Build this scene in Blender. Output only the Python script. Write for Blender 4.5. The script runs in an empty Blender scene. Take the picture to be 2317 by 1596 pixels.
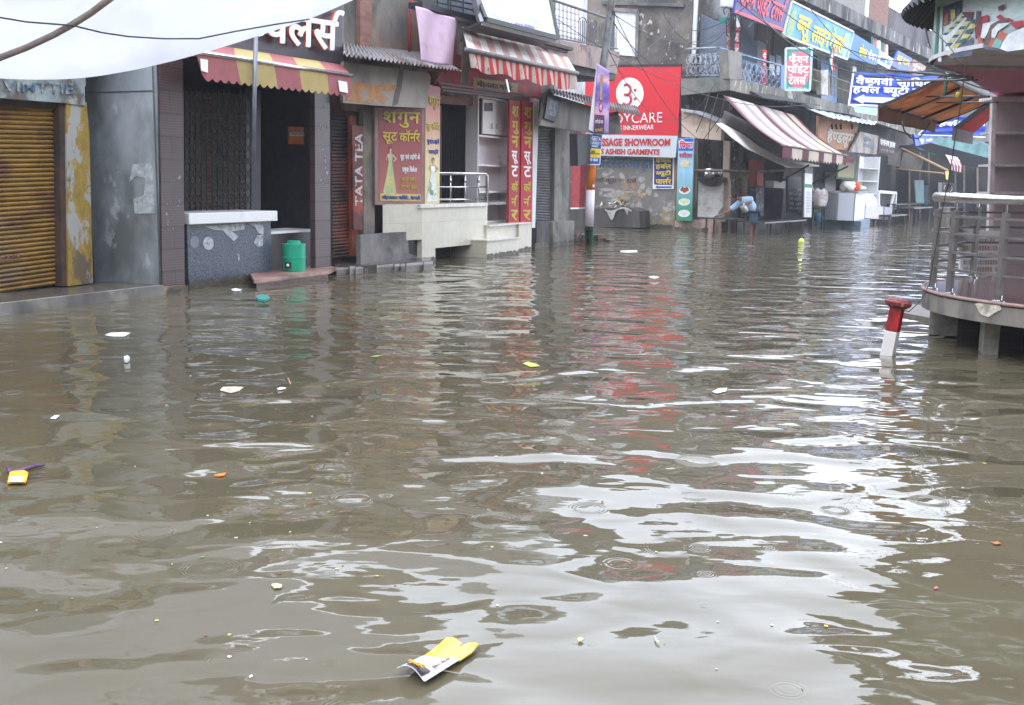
import bpy, bmesh, math, random
from mathutils import Vector, Matrix
random.seed(7)
R = math.radians
scn = bpy.context.scene
C = scn.collection

# ------------------------------------------------------------------ camera, sky, sun, exposure
W, H_, F, EYE = 2317., 1596., 2400., 1.6
PITCH, ROLL = math.atan(390 / F), 0.017
cd = bpy.data.cameras.new('camera'); cam = bpy.data.objects.new('camera', cd); C.objects.link(cam)
cd.sensor_width = 36; cd.lens = 36 * F / W; cd.clip_start = .05; cd.clip_end = 1500
cp, sp, cr, sr = math.cos(PITCH), math.sin(PITCH), math.cos(ROLL), math.sin(ROLL)
def _ray(x, y):
    u = (x - W / 2) / F; v = -(y - H_ / 2) / F
    u2 = u * cr - v * sr
    v2 = u * sr + v * cr
    return Vector((u2, cp + v2 * sp, -sp + v2 * cp))
fwd = _ray(W / 2, H_ / 2).normalized()
rgt = (_ray(W / 2 + 100, H_ / 2) - _ray(W / 2, H_ / 2)).normalized()
upv = (_ray(W / 2, H_ / 2 - 100) - _ray(W / 2, H_ / 2)).normalized()
m3 = Matrix((rgt, upv, -fwd)).transposed()
cam.matrix_world = Matrix.Translation((0, 0, EYE)) @ m3.to_4x4()
scn.camera = cam
SUN_EL, SUN_AZ = 62, 215
wd = bpy.data.worlds.new("World"); scn.world = wd; wd.use_nodes = True
nt = wd.node_tree; bg = nt.nodes['Background']
sky = nt.nodes.new('ShaderNodeTexSky'); sky.sky_type = 'NISHITA'; sky.sun_disc = False
sky.sun_elevation = R(SUN_EL); sky.sun_rotation = R(SUN_AZ); sky.air_density = 1.6; sky.dust_density = 6; sky.ozone_density = 1
hs = nt.nodes.new('ShaderNodeHueSaturation'); hs.inputs['Saturation'].default_value = .22
nt.links.new(sky.outputs[0], hs.inputs['Color'])
# rain-cloud deck: nearly even brightness over the whole dome
cl = nt.nodes.new('ShaderNodeTexNoise'); cl.inputs['Scale'].default_value = 2.2; cl.inputs['Detail'].default_value = 3
rp = nt.nodes.new('ShaderNodeValToRGB'); rp.color_ramp.elements[0].color = (25, 27.6, 33, 1); rp.color_ramp.elements[1].color = (30, 32.4, 37, 1)
rp.color_ramp.elements[0].position = .35; rp.color_ramp.elements[1].position = .65
nt.links.new(cl.outputs[0], rp.inputs[0])
mx = nt.nodes.new('ShaderNodeMix'); mx.data_type = 'RGBA'; mx.inputs[0].default_value = .8
nt.links.new(hs.outputs[0], mx.inputs[6]); nt.links.new(rp.outputs[0], mx.inputs[7])
nt.links.new(mx.outputs[2], bg.inputs[0]); bg.inputs[1].default_value = .15
sl = bpy.data.lights.new('sun', 'SUN'); sl.energy = .6; sl.angle = R(25); sl.color = (1, .97, .93)
so = bpy.data.objects.new('sun', sl); C.objects.link(so)
so.rotation_euler = (R(90 - SUN_EL), 0, R(180 - SUN_AZ))
scn.view_settings.view_transform = 'Standard'; scn.view_settings.look = 'None'
scn.view_settings.exposure = 0; scn.view_settings.gamma = 1
scn.cycles.max_bounces = 8; scn.cycles.sample_clamp_indirect = 6
scn.cycles.caustics_reflective = False; scn.cycles.caustics_refractive = False
try: scn.cycles.use_denoising = True
except Exception: pass

# ------------------------------------------------------------------ placing things (all in metres; photo measurements are turned into real points)
EY = Vector((0, 0, EYE))
def G(x, y, z=0.):
    d = _ray(x, y); return EY + d * ((z - EYE) / d.z)
def Q(x, y, depth):
    d = _ray(x, y); return EY + d * (depth / d.y)
class Plane:
    def __init__(s, a, d, side=1):
        s.a = Vector((a[0], a[1], 0)); s.d = Vector((d[0], d[1], 0)).normalized()
        s.n = Vector((s.d.y, -s.d.x, 0)) * side           # towards the street
    def V(s, x, y, off=0.):
        d = _ray(x, y); a = s.a + s.n * off - Vector((0, 0, 0))
        t = (a.dot(s.n)) / (Vector((d.x, d.y, 0)).dot(s.n)); return EY + d * t
    def T(s, x, off=0.): return (s.V(x, 420, off) - s.a).dot(s.d)
    def P(s, t, off, z): p = s.a + s.d * t + s.n * off; return Vector((p.x, p.y, z))
LF = Plane((-5.81, 11.92), (.463, 1))          # shops on the left
RB = Plane((2.5, 39.6), (.817, -.577))         # painted side wall facing us
RF = Plane((7.4, 36.1), (.65, 1))              # shops along the far street
RW = Plane((6.25, 15.5), (.65, 1), -1)         # right-hand row
UP = Vector((0, 0, 1))

# ------------------------------------------------------------------ materials
def S(r, g, b):
    f = lambda v: (v / 255) / 12.92 if v / 255 <= .04045 else ((v / 255 + .055) / 1.055) ** 2.4
    return (f(r), f(g), f(b))
MC = {}
def mat(name, col, rough=.75, stain=None, sc=3., lo=.45, hi=.62, streak=1., bump=.15, bsc=30., metal=0., trans=0., spec=.4, det=6, cols=None, mix=.25, stain2=None):
    """procedural paint / plaster / metal: base colour, mottling, an optional stain colour with its own shape, fine bump"""
    if name in MC: return MC[name]
    m = bpy.data.materials.new(name); MC[name] = m; m.use_nodes = True; t = m.node_tree; b = t.nodes['Principled BSDF']
    tc = t.nodes.new('ShaderNodeTexCoord'); mp = t.nodes.new('ShaderNodeMapping'); t.links.new(tc.outputs['Object'], mp.inputs[0])
    mp.inputs['Scale'].default_value = (1, 1, 1 / streak)
    n1 = t.nodes.new('ShaderNodeTexNoise'); n1.inputs['Scale'].default_value = sc * 2.3; n1.inputs['Detail'].default_value = det; n1.inputs['Roughness'].default_value = .65
    t.links.new(mp.outputs[0], n1.inputs[0])
    mr = t.nodes.new('ShaderNodeMapRange'); mr.inputs[1].default_value = .3; mr.inputs[2].default_value = .7
    mr.inputs[3].default_value = 1 - mix; mr.inputs[4].default_value = 1 + mix; t.links.new(n1.outputs[0], mr.inputs[0])
    mu = t.nodes.new('ShaderNodeVectorMath'); mu.operation = 'SCALE'; mu.inputs[0].default_value = col; t.links.new(mr.outputs[0], mu.inputs['Scale'])
    last = mu.outputs[0]
    for k, (st, l, h, s_) in enumerate(([(stain, lo, hi, sc)] if stain else []) + ([stain2] if stain2 else [])):
        n2 = t.nodes.new('ShaderNodeTexNoise'); n2.inputs['Scale'].default_value = s_; n2.inputs['Detail'].default_value = 8; n2.inputs['Roughness'].default_value = .6
        mo = t.nodes.new('ShaderNodeVectorMath'); mo.inputs[1].default_value = (k * 7.3 + 3.1, 5.7, k * 2.9); t.links.new(mp.outputs[0], mo.inputs[0]); t.links.new(mo.outputs[0], n2.inputs[0])
        r2 = t.nodes.new('ShaderNodeMapRange'); r2.inputs[1].default_value = l; r2.inputs[2].default_value = h; t.links.new(n2.outputs[0], r2.inputs[0])
        mxx = t.nodes.new('ShaderNodeMix'); mxx.data_type = 'RGBA'; t.links.new(r2.outputs[0], mxx.inputs[0]); t.links.new(last, mxx.inputs[6]); mxx.inputs[7].default_value = (*st, 1)
        last = mxx.outputs[2]
    t.links.new(last, b.inputs['Base Color'])
    b.inputs['Roughness'].default_value = rough; b.inputs['Metallic'].default_value = metal; b.inputs['Specular IOR Level'].default_value = spec
    if bump:
        n3 = t.nodes.new('ShaderNodeTexNoise'); n3.inputs['Scale'].default_value = bsc; n3.inputs['Detail'].default_value = 4; t.links.new(tc.outputs['Object'], n3.inputs[0])
        bp = t.nodes.new('ShaderNodeBump'); bp.inputs['Strength'].default_value = bump; bp.inputs['Distance'].default_value = .02
        t.links.new(n3.outputs[0], bp.inputs['Height']); t.links.new(bp.outputs[0], b.inputs['Normal'])
    if trans:
        tr = t.nodes.new('ShaderNodeBsdfTranslucent'); t.links.new(last, tr.inputs[0]); ms = t.nodes.new('ShaderNodeMixShader'); ms.inputs[0].default_value = trans
        t.links.new(b.outputs[0], ms.inputs[1]); t.links.new(tr.outputs[0], ms.inputs[2]); t.links.new(ms.outputs[0], t.nodes['Material Output'].inputs[0])
    return m
def brickmat(name, c1, c2, mortar, sc=1., bw=.45, bh=.12, mo=.02, rough=.5, bump=.3):
    if name in MC: return MC[name]
    m = mat(name, c1, rough, bump=0); t = m.node_tree; b = t.nodes['Principled BSDF']
    tc = t.nodes.new('ShaderNodeTexCoord'); sx = t.nodes.new('ShaderNodeSeparateXYZ'); t.links.new(tc.outputs['Object'], sx.inputs[0])
    ad = t.nodes.new('ShaderNodeMath'); ad.operation = 'ADD'; t.links.new(sx.outputs[0], ad.inputs[0]); t.links.new(sx.outputs[1], ad.inputs[1])
    cb = t.nodes.new('ShaderNodeCombineXYZ'); t.links.new(ad.outputs[0], cb.inputs[0]); t.links.new(sx.outputs[2], cb.inputs[1])
    br = t.nodes.new('ShaderNodeTexBrick'); t.links.new(cb.outputs[0], br.inputs['Vector'])
    br.inputs['Scale'].default_value = sc; br.inputs['Brick Width'].default_value = bw; br.inputs['Row Height'].default_value = bh; br.inputs['Mortar Size'].default_value = mo
    br.inputs['Color1'].default_value = (*c1, 1); br.inputs['Color2'].default_value = (*c2, 1); br.inputs['Mortar'].default_value = (*mortar, 1)
    src = [l.from_socket for l in t.links if l.to_socket == b.inputs['Base Color']][0]
    mm = t.nodes.new('ShaderNodeMix'); mm.data_type = 'RGBA'; mm.inputs[0].default_value = .7; t.links.new(src, mm.inputs[6]); t.links.new(br.outputs[0], mm.inputs[7])
    t.links.new(mm.outputs[2], b.inputs['Base Color'])
    return m
def gradmat(name, ctop, cbot, z0, z1, rough=.4):
    """a printed sheet whose ink runs from one colour to another"""
    m = bpy.data.materials.new(name); MC[name] = m; m.use_nodes = True; t = m.node_tree; b = t.nodes['Principled BSDF']
    g = t.nodes.new('ShaderNodeNewGeometry'); sx = t.nodes.new('ShaderNodeSeparateXYZ'); t.links.new(g.outputs['Position'], sx.inputs[0])
    r = t.nodes.new('ShaderNodeMapRange'); r.inputs[1].default_value = z0; r.inputs[2].default_value = z1; t.links.new(sx.outputs[2], r.inputs[0])
    x = t.nodes.new('ShaderNodeMix'); x.data_type = 'RGBA'; t.links.new(r.outputs[0], x.inputs[0]); x.inputs[6].default_value = (*cbot, 1); x.inputs[7].default_value = (*ctop, 1)
    n = t.nodes.new('ShaderNodeTexNoise'); n.inputs['Scale'].default_value = 5; mr = t.nodes.new('ShaderNodeMapRange'); mr.inputs[3].default_value = .75; mr.inputs[4].default_value = 1.2; t.links.new(n.outputs[0], mr.inputs[0])
    v = t.nodes.new('ShaderNodeVectorMath'); v.operation = 'SCALE'; t.links.new(x.outputs[2], v.inputs[0]); t.links.new(mr.outputs[0], v.inputs['Scale'])
    t.links.new(v.outputs[0], b.inputs['Base Color']); b.inputs['Roughness'].default_value = rough
    return m

# ------------------------------------------------------------------ object helpers
WL = {}
def tag(o, label=None, cat=None, group=None, kind=None):
    if label: o['label'] = label
    if cat: o['category'] = cat
    if group: o['group'] = group
    if kind: o['kind'] = kind
    return o
def thing(name, label, cat, loc, group=None):
    o = bpy.data.objects.new(name, None); C.objects.link(o); o.location = loc; o.empty_display_size = .2
    WL[o] = Vector(loc); return tag(o, label, cat, group)
class MB:
    def __init__(s): s.v = []; s.f = []; s.m = []
    def add(s, vs, fs, mi=0):
        b = len(s.v); s.v += [Vector(v) for v in vs]; s.f += [tuple(b + i for i in f) for f in fs]; s.m += [mi] * len(fs); return s
    def prism(s, pts, ext, mi=0):
        n = len(pts); pts = [Vector(p) for p in pts]; ext = Vector(ext)
        return s.add(pts + [p + ext for p in pts], [tuple(range(n))[::-1], tuple(range(n, 2 * n))] + [(i, (i + 1) % n, n + (i + 1) % n, n + i) for i in range(n)], mi)
    def quad(s, a, b, c, d, mi=0): return s.add([a, b, c, d], [(0, 1, 2, 3)], mi)
    def box(s, c, sx, sy, sz, ang=0, mi=0, base=True):
        c = Vector(c); ux = Vector((math.cos(ang), math.sin(ang), 0)) * sx / 2; uy = Vector((-math.sin(ang), math.cos(ang), 0)) * sy / 2
        z0 = Vector((0, 0, 0 if base else -sz / 2))
        return s.prism([c - ux - uy + z0, c + ux - uy + z0, c + ux + uy + z0, c - ux + uy + z0], (0, 0, sz), mi)
    def bar(s, a, b, w, h=None, mi=0):
        a, b = Vector(a), Vector(b); h = h or w; d = (b - a).normalized(); u = d.cross(UP)
        if u.length < .05: u = Vector((1, 0, 0))
        u.normalize(); v = u.cross(d)
        return s.prism([a - u * w / 2 - v * h / 2, a + u * w / 2 - v * h / 2, a + u * w / 2 + v * h / 2, a - u * w / 2 + v * h / 2], b - a, mi)
    def tube(s, pts, r, n=8, mi=0, cap=True):
        pts = [Vector(p) for p in pts]; rs = r if isinstance(r, (list, tuple)) else [r] * len(pts); b = len(s.v); u = None
        for i, p in enumerate(pts):
            d = (pts[min(i + 1, len(pts) - 1)] - pts[max(i - 1, 0)]).normalized()
            if u is None: u = d.cross(UP if abs(d.z) < .9 else Vector((1, 0, 0))).normalized()
            u = (u - d * u.dot(d)).normalized(); w = d.cross(u)
            for k in range(n):
                a = 2 * math.pi * k / n; s.v.append(p + (u * math.cos(a) + w * math.sin(a)) * rs[i])
        for i in range(len(pts) - 1):
            for k in range(n):
                s.f.append((b + i * n + k, b + i * n + (k + 1) % n, b + (i + 1) * n + (k + 1) % n, b + (i + 1) * n + k)); s.m.append(mi)
        if cap:
            s.f.append(tuple(b + k for k in range(n))[::-1]); s.m.append(mi); e = b + (len(pts) - 1) * n
            s.f.append(tuple(e + k for k in range(n))); s.m.append(mi)
        return s
    def lathe(s, c, prof, n=24, mi=0, sx=1, sy=1):
        c = Vector(c); b = len(s.v)
        for r, z in prof:
            for k in range(n):
                a = 2 * math.pi * k / n; s.v.append(c + Vector((r * sx * math.cos(a), r * sy * math.sin(a), z)))
        for i in range(len(prof) - 1):
            for k in range(n): s.f.append((b + i * n + k, b + i * n + (k + 1) % n, b + (i + 1) * n + (k + 1) % n, b + (i + 1) * n + k)); s.m.append(mi)
        s.f.append(tuple(b + k for k in range(n))[::-1]); s.m.append(mi); e = b + (len(prof) - 1) * n; s.f.append(tuple(e + k for k in range(n))); s.m.append(mi)
        return s
    def grid(s, fn, nu, nv, mi=None):
        b = len(s.v)
        for j in range(nv + 1):
            for i in range(nu + 1): s.v.append(Vector(fn(i / nu, j / nv)))
        for j in range(nv):
            for i in range(nu):
                s.f.append((b + j * (nu + 1) + i, b + j * (nu + 1) + i + 1, b + (j + 1) * (nu + 1) + i + 1, b + (j + 1) * (nu + 1) + i))
                s.m.append(mi(i, j) if callable(mi) else (mi or 0))
        return s
    def build(s, name, mats, parent=None, smooth=False, solid=0, bevel=0):
        mats = mats if isinstance(mats, (list, tuple)) else [mats]
        if parent is not None: o0 = WL[parent]
        else:
            xs = [v.x for v in s.v]; ys = [v.y for v in s.v]; o0 = Vector(((min(xs) + max(xs)) / 2, (min(ys) + max(ys)) / 2, min(v.z for v in s.v)))
        me = bpy.data.meshes.new(name); me.from_pydata([v - o0 for v in s.v], [], s.f)
        for mm in mats: me.materials.append(mm)
        me.polygons.foreach_set('material_index', s.m)
        if smooth: me.polygons.foreach_set('use_smooth', [True] * len(me.polygons))
        me.update(); bm = bmesh.new(); bm.from_mesh(me); bmesh.ops.recalc_face_normals(bm, faces=bm.faces); bm.to_mesh(me); bm.free()
        o = bpy.data.objects.new(name, me); C.objects.link(o)
        if parent is not None: o.parent = parent; WL[o] = o0
        else: o.location = o0; WL[o] = o0
        if solid: md = o.modifiers.new('solid', 'SOLIDIFY'); md.thickness = solid
        if bevel: md = o.modifiers.new('bevel', 'BEVEL'); md.width = bevel; md.segments = 2; md.limit_method = 'ANGLE'
        return o
def struct(name, mb, m, **k): return tag(mb.build(name, m, **k), kind='structure')
def Vs(pl, pts, off=0.): return [pl.V(x, y, off) for x, y in pts]
def panel(name, pl, pts, off, th, m, parent=None, bevel=0):
    return MB().prism(Vs(pl, pts, off), -pl.n * th).build(name, m, parent, bevel=bevel)
def bil(q, u, v):
    a, b, c, d = q; return (a * (1 - u) + b * u) * (1 - v) + (d * (1 - u) + c * u) * v
def slats(q, n, dep, nrm, mb=None, mi=0):
    mb = mb or MB(); pr = []
    for i in range(n):
        pr += [(i / n, 0), ((i + .18) / n, -1), ((i + .32) / n, .1), ((i + .6) / n, .55), ((i + .85) / n, .3)]
    pr.append((1, 0)); b = len(mb.v)
    for v, k in pr: mb.v += [bil(q, 0, v) + nrm * dep * k, bil(q, 1, v) + nrm * dep * k]
    for i in range(len(pr) - 1): mb.f.append((b + 2 * i, b + 2 * i + 1, b + 2 * i + 3, b + 2 * i + 2)); mb.m.append(mi)
    return mb
def corr(a, b, c, d, n, amp, nrm=UP, mb=None, mi=0, rows=2):
    """corrugated sheet a-b (wall side) to d-c (eave)"""
    mb = mb or MB(); q = (Vector(a), Vector(b), Vector(c), Vector(d))
    return mb.grid(lambda u, v: bil(q, u, v) + nrm * amp * math.sin(u * n * 2 * math.pi), n * 6, rows, mi)
# ------------------------------------------------------------------ lettering (Latin and Devanagari, shaped by hand: the font engine does no shaping)
_gc = {}
def glyph(txt, bold=0.):
    k = (txt, bold)
    if k in _gc: return _gc[k]
    c = bpy.data.curves.new('t', 'FONT'); c.body = txt; c.resolution_u = 3; c.offset = bold; c.fill_mode = 'FRONT'
    o = bpy.data.objects.new('t', c); C.objects.link(o); dg = bpy.context.evaluated_depsgraph_get()
    me = bpy.data.meshes.new_from_object(o.evaluated_get(dg))
    r = ([(v.co.x, v.co.y) for v in me.vertices], [tuple(p.vertices) for p in me.polygons])
    bpy.data.objects.remove(o); bpy.data.curves.remove(c); bpy.data.meshes.remove(me); _gc[k] = r; return r
def clipx(vs, fs, x):
    bm = bmesh.new(); vv = [bm.verts.new((a, b, 0)) for a, b in vs]
    for f in fs:
        try: bm.faces.new([vv[i] for i in f])
        except ValueError: pass
    bmesh.ops.bisect_plane(bm, geom=bm.verts[:] + bm.edges[:] + bm.faces[:], plane_co=(x, 0, 0), plane_no=(1, 0, 0), clear_outer=True)
    bm.verts.index_update(); r = ([(v.co.x, v.co.y) for v in bm.verts], [tuple(v.index for v in f.verts) for f in bm.faces]); bm.free(); return r
VIR, REPH = '\u094d', '\u0930\u094d'
def shape(txt, bold=0.):
    V, Fc = [], []; x = 0.
    def put(vs, fs, dx): b = len(V); V.extend((a + dx, c) for a, c in vs); Fc.extend(tuple(b + i for i in f) for f in fs)
    if all(ord(ch) < 0x900 for ch in txt): g = glyph(txt, bold); return g
    cl_, i = [], 0
    MAT = set('\u093e\u093f\u0940\u0941\u0942\u0943\u0947\u0948\u0949\u094b\u094c\u0902\u0901\u093c')
    while i < len(txt):
        ch = txt[i]; j = i + 1
        if '\u0915' <= ch <= '\u0939':
            while j < len(txt) and (txt[j] in MAT or txt[j] == VIR or (txt[j - 1] == VIR and '\u0915' <= txt[j] <= '\u0939')): j += 1
        elif ch != ' ':
            while j < len(txt) and txt[j] in MAT: j += 1
        cl_.append(txt[i:j]); i = j
    for k in cl_:
        if k == ' ': x += .28; continue
        reph = k.startswith(REPH) and len(k) > 2
        if reph: k = k[2:]
        im = '\u093f' in k; k = k.replace('\u093f', '')
        x0 = x
        if im: g = glyph('\u093f', bold); w = max(a for a, _ in g[0]) - min(a for a, _ in g[0]); put(*g, x - min(a for a, _ in g[0])); x += .26
        while VIR in k:
            p = k.index(VIR)
            if k[p:p + 2] == VIR + '\u0930':                      # rakar: a slanting foot stroke
                k = k[:p] + k[p + 2:]
                put([(.16, .02), (.34, .2), (.4, .15), (.22, -.04)], [(0, 1, 2, 3)], x); continue
            h = glyph(k[:p], bold); w = max(a for a, _ in h[0]); cx = w * (.66)
            put(*clipx(h[0], h[1], cx), x); x += cx - .01; k = k[p + 1:]
        if k:
            g = glyph(k, bold); w = max([a for a, _ in glyph(k[0], bold)[0]] + ([a for a, _ in g[0]] if any(c in k for c in '\u093e\u0940\u0949\u094b\u094c') else [0]))
            put(*g, x); xe = x + w
            if reph:
                g2 = glyph('\u0947', bold); mnx, mxx = min(a for a, _ in g2[0]), max(a for a, _ in g2[0])
                put([(mxx - a + mnx, c) for a, c in g2[0]], g2[1], xe - mnx - (mxx - mnx) * .35 - .05)
            x = xe - .005
    return V, Fc
def text(txt, quad, mat_, parent, name='lettering', bold=.012, ext=.01, nrm=None, band=None):
    """write txt so that its bounding box fills the four points TL TR BR BL; `band` fixes the (top,bottom) font heights instead"""
    deva = any(ord(ch) >= 0x900 for ch in txt); fat = max(0, bold - .012) if deva else 0
    V, Fc = shape(txt, min(bold, .012) if deva else bold)
    if not V: return None
    q = [Vector(p) for p in quad]; xs = [a for a, _ in V]; ys = [c for _, c in V]; x0, x1 = min(xs), max(xs); y0, y1 = (min(ys), max(ys)) if not band else (band[1], band[0])
    nn = nrm if nrm is not None else ((q[1] - q[0]).cross(q[3] - q[0])).normalized()
    if nn.dot(EY - q[0]) < 0: nn = -nn
    mb = MB(); pts = [bil(q, (a - x0) / (x1 - x0), 1 - (c - y0) / (y1 - y0)) + nn * ext for a, c in V]
    mb.add(pts, Fc)
    if fat:                                                            # thicker strokes: the same glyph laid again a hair to each side
        for k_, (fx, fy) in enumerate(((1, 0), (-1, 0), (.4, .7), (-.4, -.7))):
            mb.add([bil(q, (a + fx * fat - x0) / (x1 - x0), 1 - (c + fy * fat - y0) / (y1 - y0)) + nn * (ext - .0012 * (k_ + 1)) for a, c in V], Fc)
    b = len(mb.v); back = [p - nn * (ext * .9) for p in pts]
    cnt = {}
    for f in Fc:
        for i in range(len(f)): e = (f[i], f[(i + 1) % len(f)]); cnt[tuple(sorted(e))] = cnt.get(tuple(sorted(e)), 0) + 1
    mb.v += back
    for (i, j), c in cnt.items():
        if c == 1: mb.f.append((i, j, b + j, b + i)); mb.m.append(1 if isinstance(mat_, (list, tuple)) else 0)
    me = mb.build(name, mat_, parent); return me
# scribble: rows of small print too fine to read in the photo, kept as short strokes
def fineprint(quad, rows, mat_, parent, name='small_print', seed=1, ext=.006):
    rnd = random.Random(seed); q = [Vector(p) for p in quad]; nn = ((q[1] - q[0]).cross(q[3] - q[0])).normalized()
    if nn.dot(EY - q[0]) < 0: nn = -nn
    mb = MB()
    for r in range(rows):
        u = 0
        while u < .97:
            w = rnd.uniform(.04, .12); v0 = (r + .2) / rows; v1 = (r + .35) / rows
            mb.quad(*[bil(q, a, b) + nn * ext for a, b in ((u, v0), (min(1, u + w), v0), (min(1, u + w), v1), (u, v1))])
            k = u
            while k < min(1, u + w) - .012:
                hh = rnd.uniform(.3, .62) / rows
                mb.quad(*[bil(q, a, b) + nn * ext for a, b in ((k, v1), (k + .008, v1), (k + .008, v1 + hh), (k, v1 + hh))]); k += rnd.uniform(.015, .03)
            u += w + .03
    return mb.build(name, mat_, parent)

# ------------------------------------------------------------------ palette
white = mat('white_paint', (.72, .72, .72), .5, mix=.06, stain=(.5, .48, .45), sc=1.2, lo=.55, hi=.8)
conc = mat('grey_concrete', S(128, 124, 118), .85, stain=S(72, 70, 68), sc=1.1, lo=.48, hi=.7, streak=1.6, stain2=(S(150, 146, 138), .56, .7, 3.))
concd = mat('damp_dark_concrete', S(92, 90, 88), .7, stain=S(48, 48, 48), sc=1.3, lo=.45, hi=.7, streak=1.8)
steel = mat('stainless_steel', (.55, .55, .56), .22, metal=1, mix=.06, bump=.03)
wetsteel = mat('wet_railing_steel', (.17, .155, .145), .4, metal=.35, mix=.25, sc=4, stain=(.16, .14, .13), lo=.5, hi=.7)
gal = mat('galvanised_sheet', (.38, .40, .42), .45, metal=.3, stain=S(95, 80, 72), sc=1.5, lo=.5, hi=.72, streak=2)
rust = mat('rusty_sheet', S(96, 82, 78), .7, stain=S(70, 46, 36), sc=2, lo=.45, hi=.65, stain2=(S(150, 150, 152), .5, .64, 1.1))
blackm = mat('black_metal', (.02, .02, .022), .5)
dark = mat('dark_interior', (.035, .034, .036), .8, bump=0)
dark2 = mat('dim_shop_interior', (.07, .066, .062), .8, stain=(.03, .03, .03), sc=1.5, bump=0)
wood = mat('weathered_wood', S(120, 104, 90), .8, stain=S(70, 60, 52), sc=3, streak=6)
marble = mat('white_marble', (.74, .74, .73), .25, mix=.05, stain=(.55, .55, .55), sc=2, lo=.55, hi=.75, bump=0)
brick = brickmat('red_brick', S(140, 98, 84), S(112, 76, 66), S(110, 100, 94), bw=.24, bh=.09, mo=.012, rough=.85)
cable = mat('black_cable', (.03, .03, .033), .5, bump=0)
cableg = mat('grey_cable', (.13, .13, .14), .5, bump=0)
redp = mat('red_vinyl', S(206, 44, 52), .45, mix=.05, bump=0); redp2 = mat('brick_red_paint', S(158, 48, 48), .55, mix=.15)
navy = mat('navy_vinyl', S(36, 38, 110), .45, mix=.08, bump=0); blue = mat('blue_vinyl', S(44, 80, 190), .45, mix=.1, bump=0)
yel = mat('yellow_print', S(226, 200, 50), .5, mix=.06, bump=0); wht = mat('white_print', (.8, .8, .8), .5, mix=.04, bump=0)
blk = mat('black_print', (.03, .03, .035), .5, bump=0); redt = mat('red_print', S(200, 36, 44), .5, mix=.05, bump=0)
cyan = mat('cyan_vinyl', S(60, 150, 200), .45, mix=.12, bump=0, stain=S(24, 100, 176), sc=.6, lo=.42, hi=.66); blup = mat('blue_print', S(38, 66, 160), .5, bump=0)
gold = mat('gold_print', S(190, 172, 60), .5, mix=.1, bump=0); grn = mat('green_print', S(40, 130, 110), .5, mix=.1, bump=0)
orng = mat('orange_print', S(226, 120, 40), .5, bump=0); pinkp = mat('pink_print', S(226, 110, 124), .5, mix=.05, bump=0)

# ------------------------------------------------------------------ the flood water and the ground beneath it
mw = bpy.data.materials.new('flood_water'); mw.use_nodes = True; t = mw.node_tree; b = t.nodes['Principled BSDF']; L = t.links.new
N = lambda ty, **k: t.nodes.new('ShaderNode' + ty)
geo = N('NewGeometry')
def mapping(sx, sy, rot=0, src=None):
    m_ = N('Mapping'); m_.inputs['Scale'].default_value = (sx, sy, 1); m_.inputs['Rotation'].default_value = (0, 0, rot); L(src or geo.outputs['Position'], m_.inputs[0]); return m_.outputs[0]
def noise(vec, sc, det=2, rough=.5, dist=0):
    n = N('TexNoise'); n.inputs['Scale'].default_value = sc; n.inputs['Detail'].default_value = det; n.inputs['Roughness'].default_value = rough; n.inputs['Distortion'].default_value = dist; L(vec, n.inputs[0]); return n.outputs[0]
def ma(op, a, b_=None, c_=None):
    n = N('Math'); n.operation = op
    for i, v in enumerate((a, b_, c_)):
        if v is None: continue
        if isinstance(v, (int, float)): n.inputs[i].default_value = v
        else: L(v, n.inputs[i])
    return n.outputs[0]
WA = dict(big=.058, mid=.0135, small=.0012, tiny=.00012, ring=.0016)
h = ma('MULTIPLY', noise(mapping(.95, 1.3, .3), 1.15, 0, .4, .9), WA['big'])
h = ma('MULTIPLY_ADD', noise(mapping(.95, 1.35, -.35), 2.6, .5, .4, .9), WA['mid'], h)
h = ma('MULTIPLY_ADD', noise(mapping(.8, 1.8, .1), 8, 1, .5), WA['small'], h)
h = ma('MULTIPLY_ADD', noise(mapping(1, 1.5, .4), 30, 2, .5), WA['tiny'], h)
for sc_, kk, am in ((1.5, 330., 1.), (2.6, 420., .7), (.9, 260., .8)):          # rings where raindrops fall
    vo = N('TexVoronoi'); vo.inputs['Scale'].default_value = sc_; vo.voronoi_dimensions = '2D'; L(geo.outputs['Position'], vo.inputs['Vector'])
    sc3 = N('SeparateColor'); L(vo.outputs['Color'], sc3.inputs[0])
    dd = ma('DIVIDE', vo.outputs['Distance'], sc_)                               # metres from the drop
    rr = ma('MULTIPLY', sc3.outputs[0], .13)                                     # radius of this ring
    x_ = ma('SUBTRACT', dd, rr); env = ma('EXPONENT', ma('MULTIPLY', ma('MULTIPLY', x_, x_), -2600.))
    wv = ma('MULTIPLY', ma('SINE', ma('MULTIPLY', dd, kk)), env)
    gate = ma('GREATER_THAN', sc3.outputs[1], .6)
    h = ma('MULTIPLY_ADD', ma('MULTIPLY', ma('MULTIPLY', wv, ma('MULTIPLY', sc3.outputs[2], sc3.outputs[2])), gate), WA['ring'] * am, h)
bp = N('Bump'); bp.inputs['Strength'].default_value = 1; bp.inputs['Distance'].default_value = 1; L(h, bp.inputs['Height']); L(bp.outputs[0], b.inputs['Normal'])
mm = N('Mix'); mm.data_type = 'RGBA'; mm.inputs[6].default_value = (*S(94, 86, 66), 1); mm.inputs[7].default_value = (*S(82, 78, 64), 1)
L(noise(mapping(1, 1), .35, 3), mm.inputs[0]); L(mm.outputs[2], b.inputs['Base Color'])
b.inputs['Roughness'].default_value = .015; b.inputs['IOR'].default_value = 1.46; b.inputs['Specular IOR Level'].default_value = .5
struct('water', MB().quad((-60, -25, 0), (90, -25, 0), (90, 140, 0), (-60, 140, 0)), mw)
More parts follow.
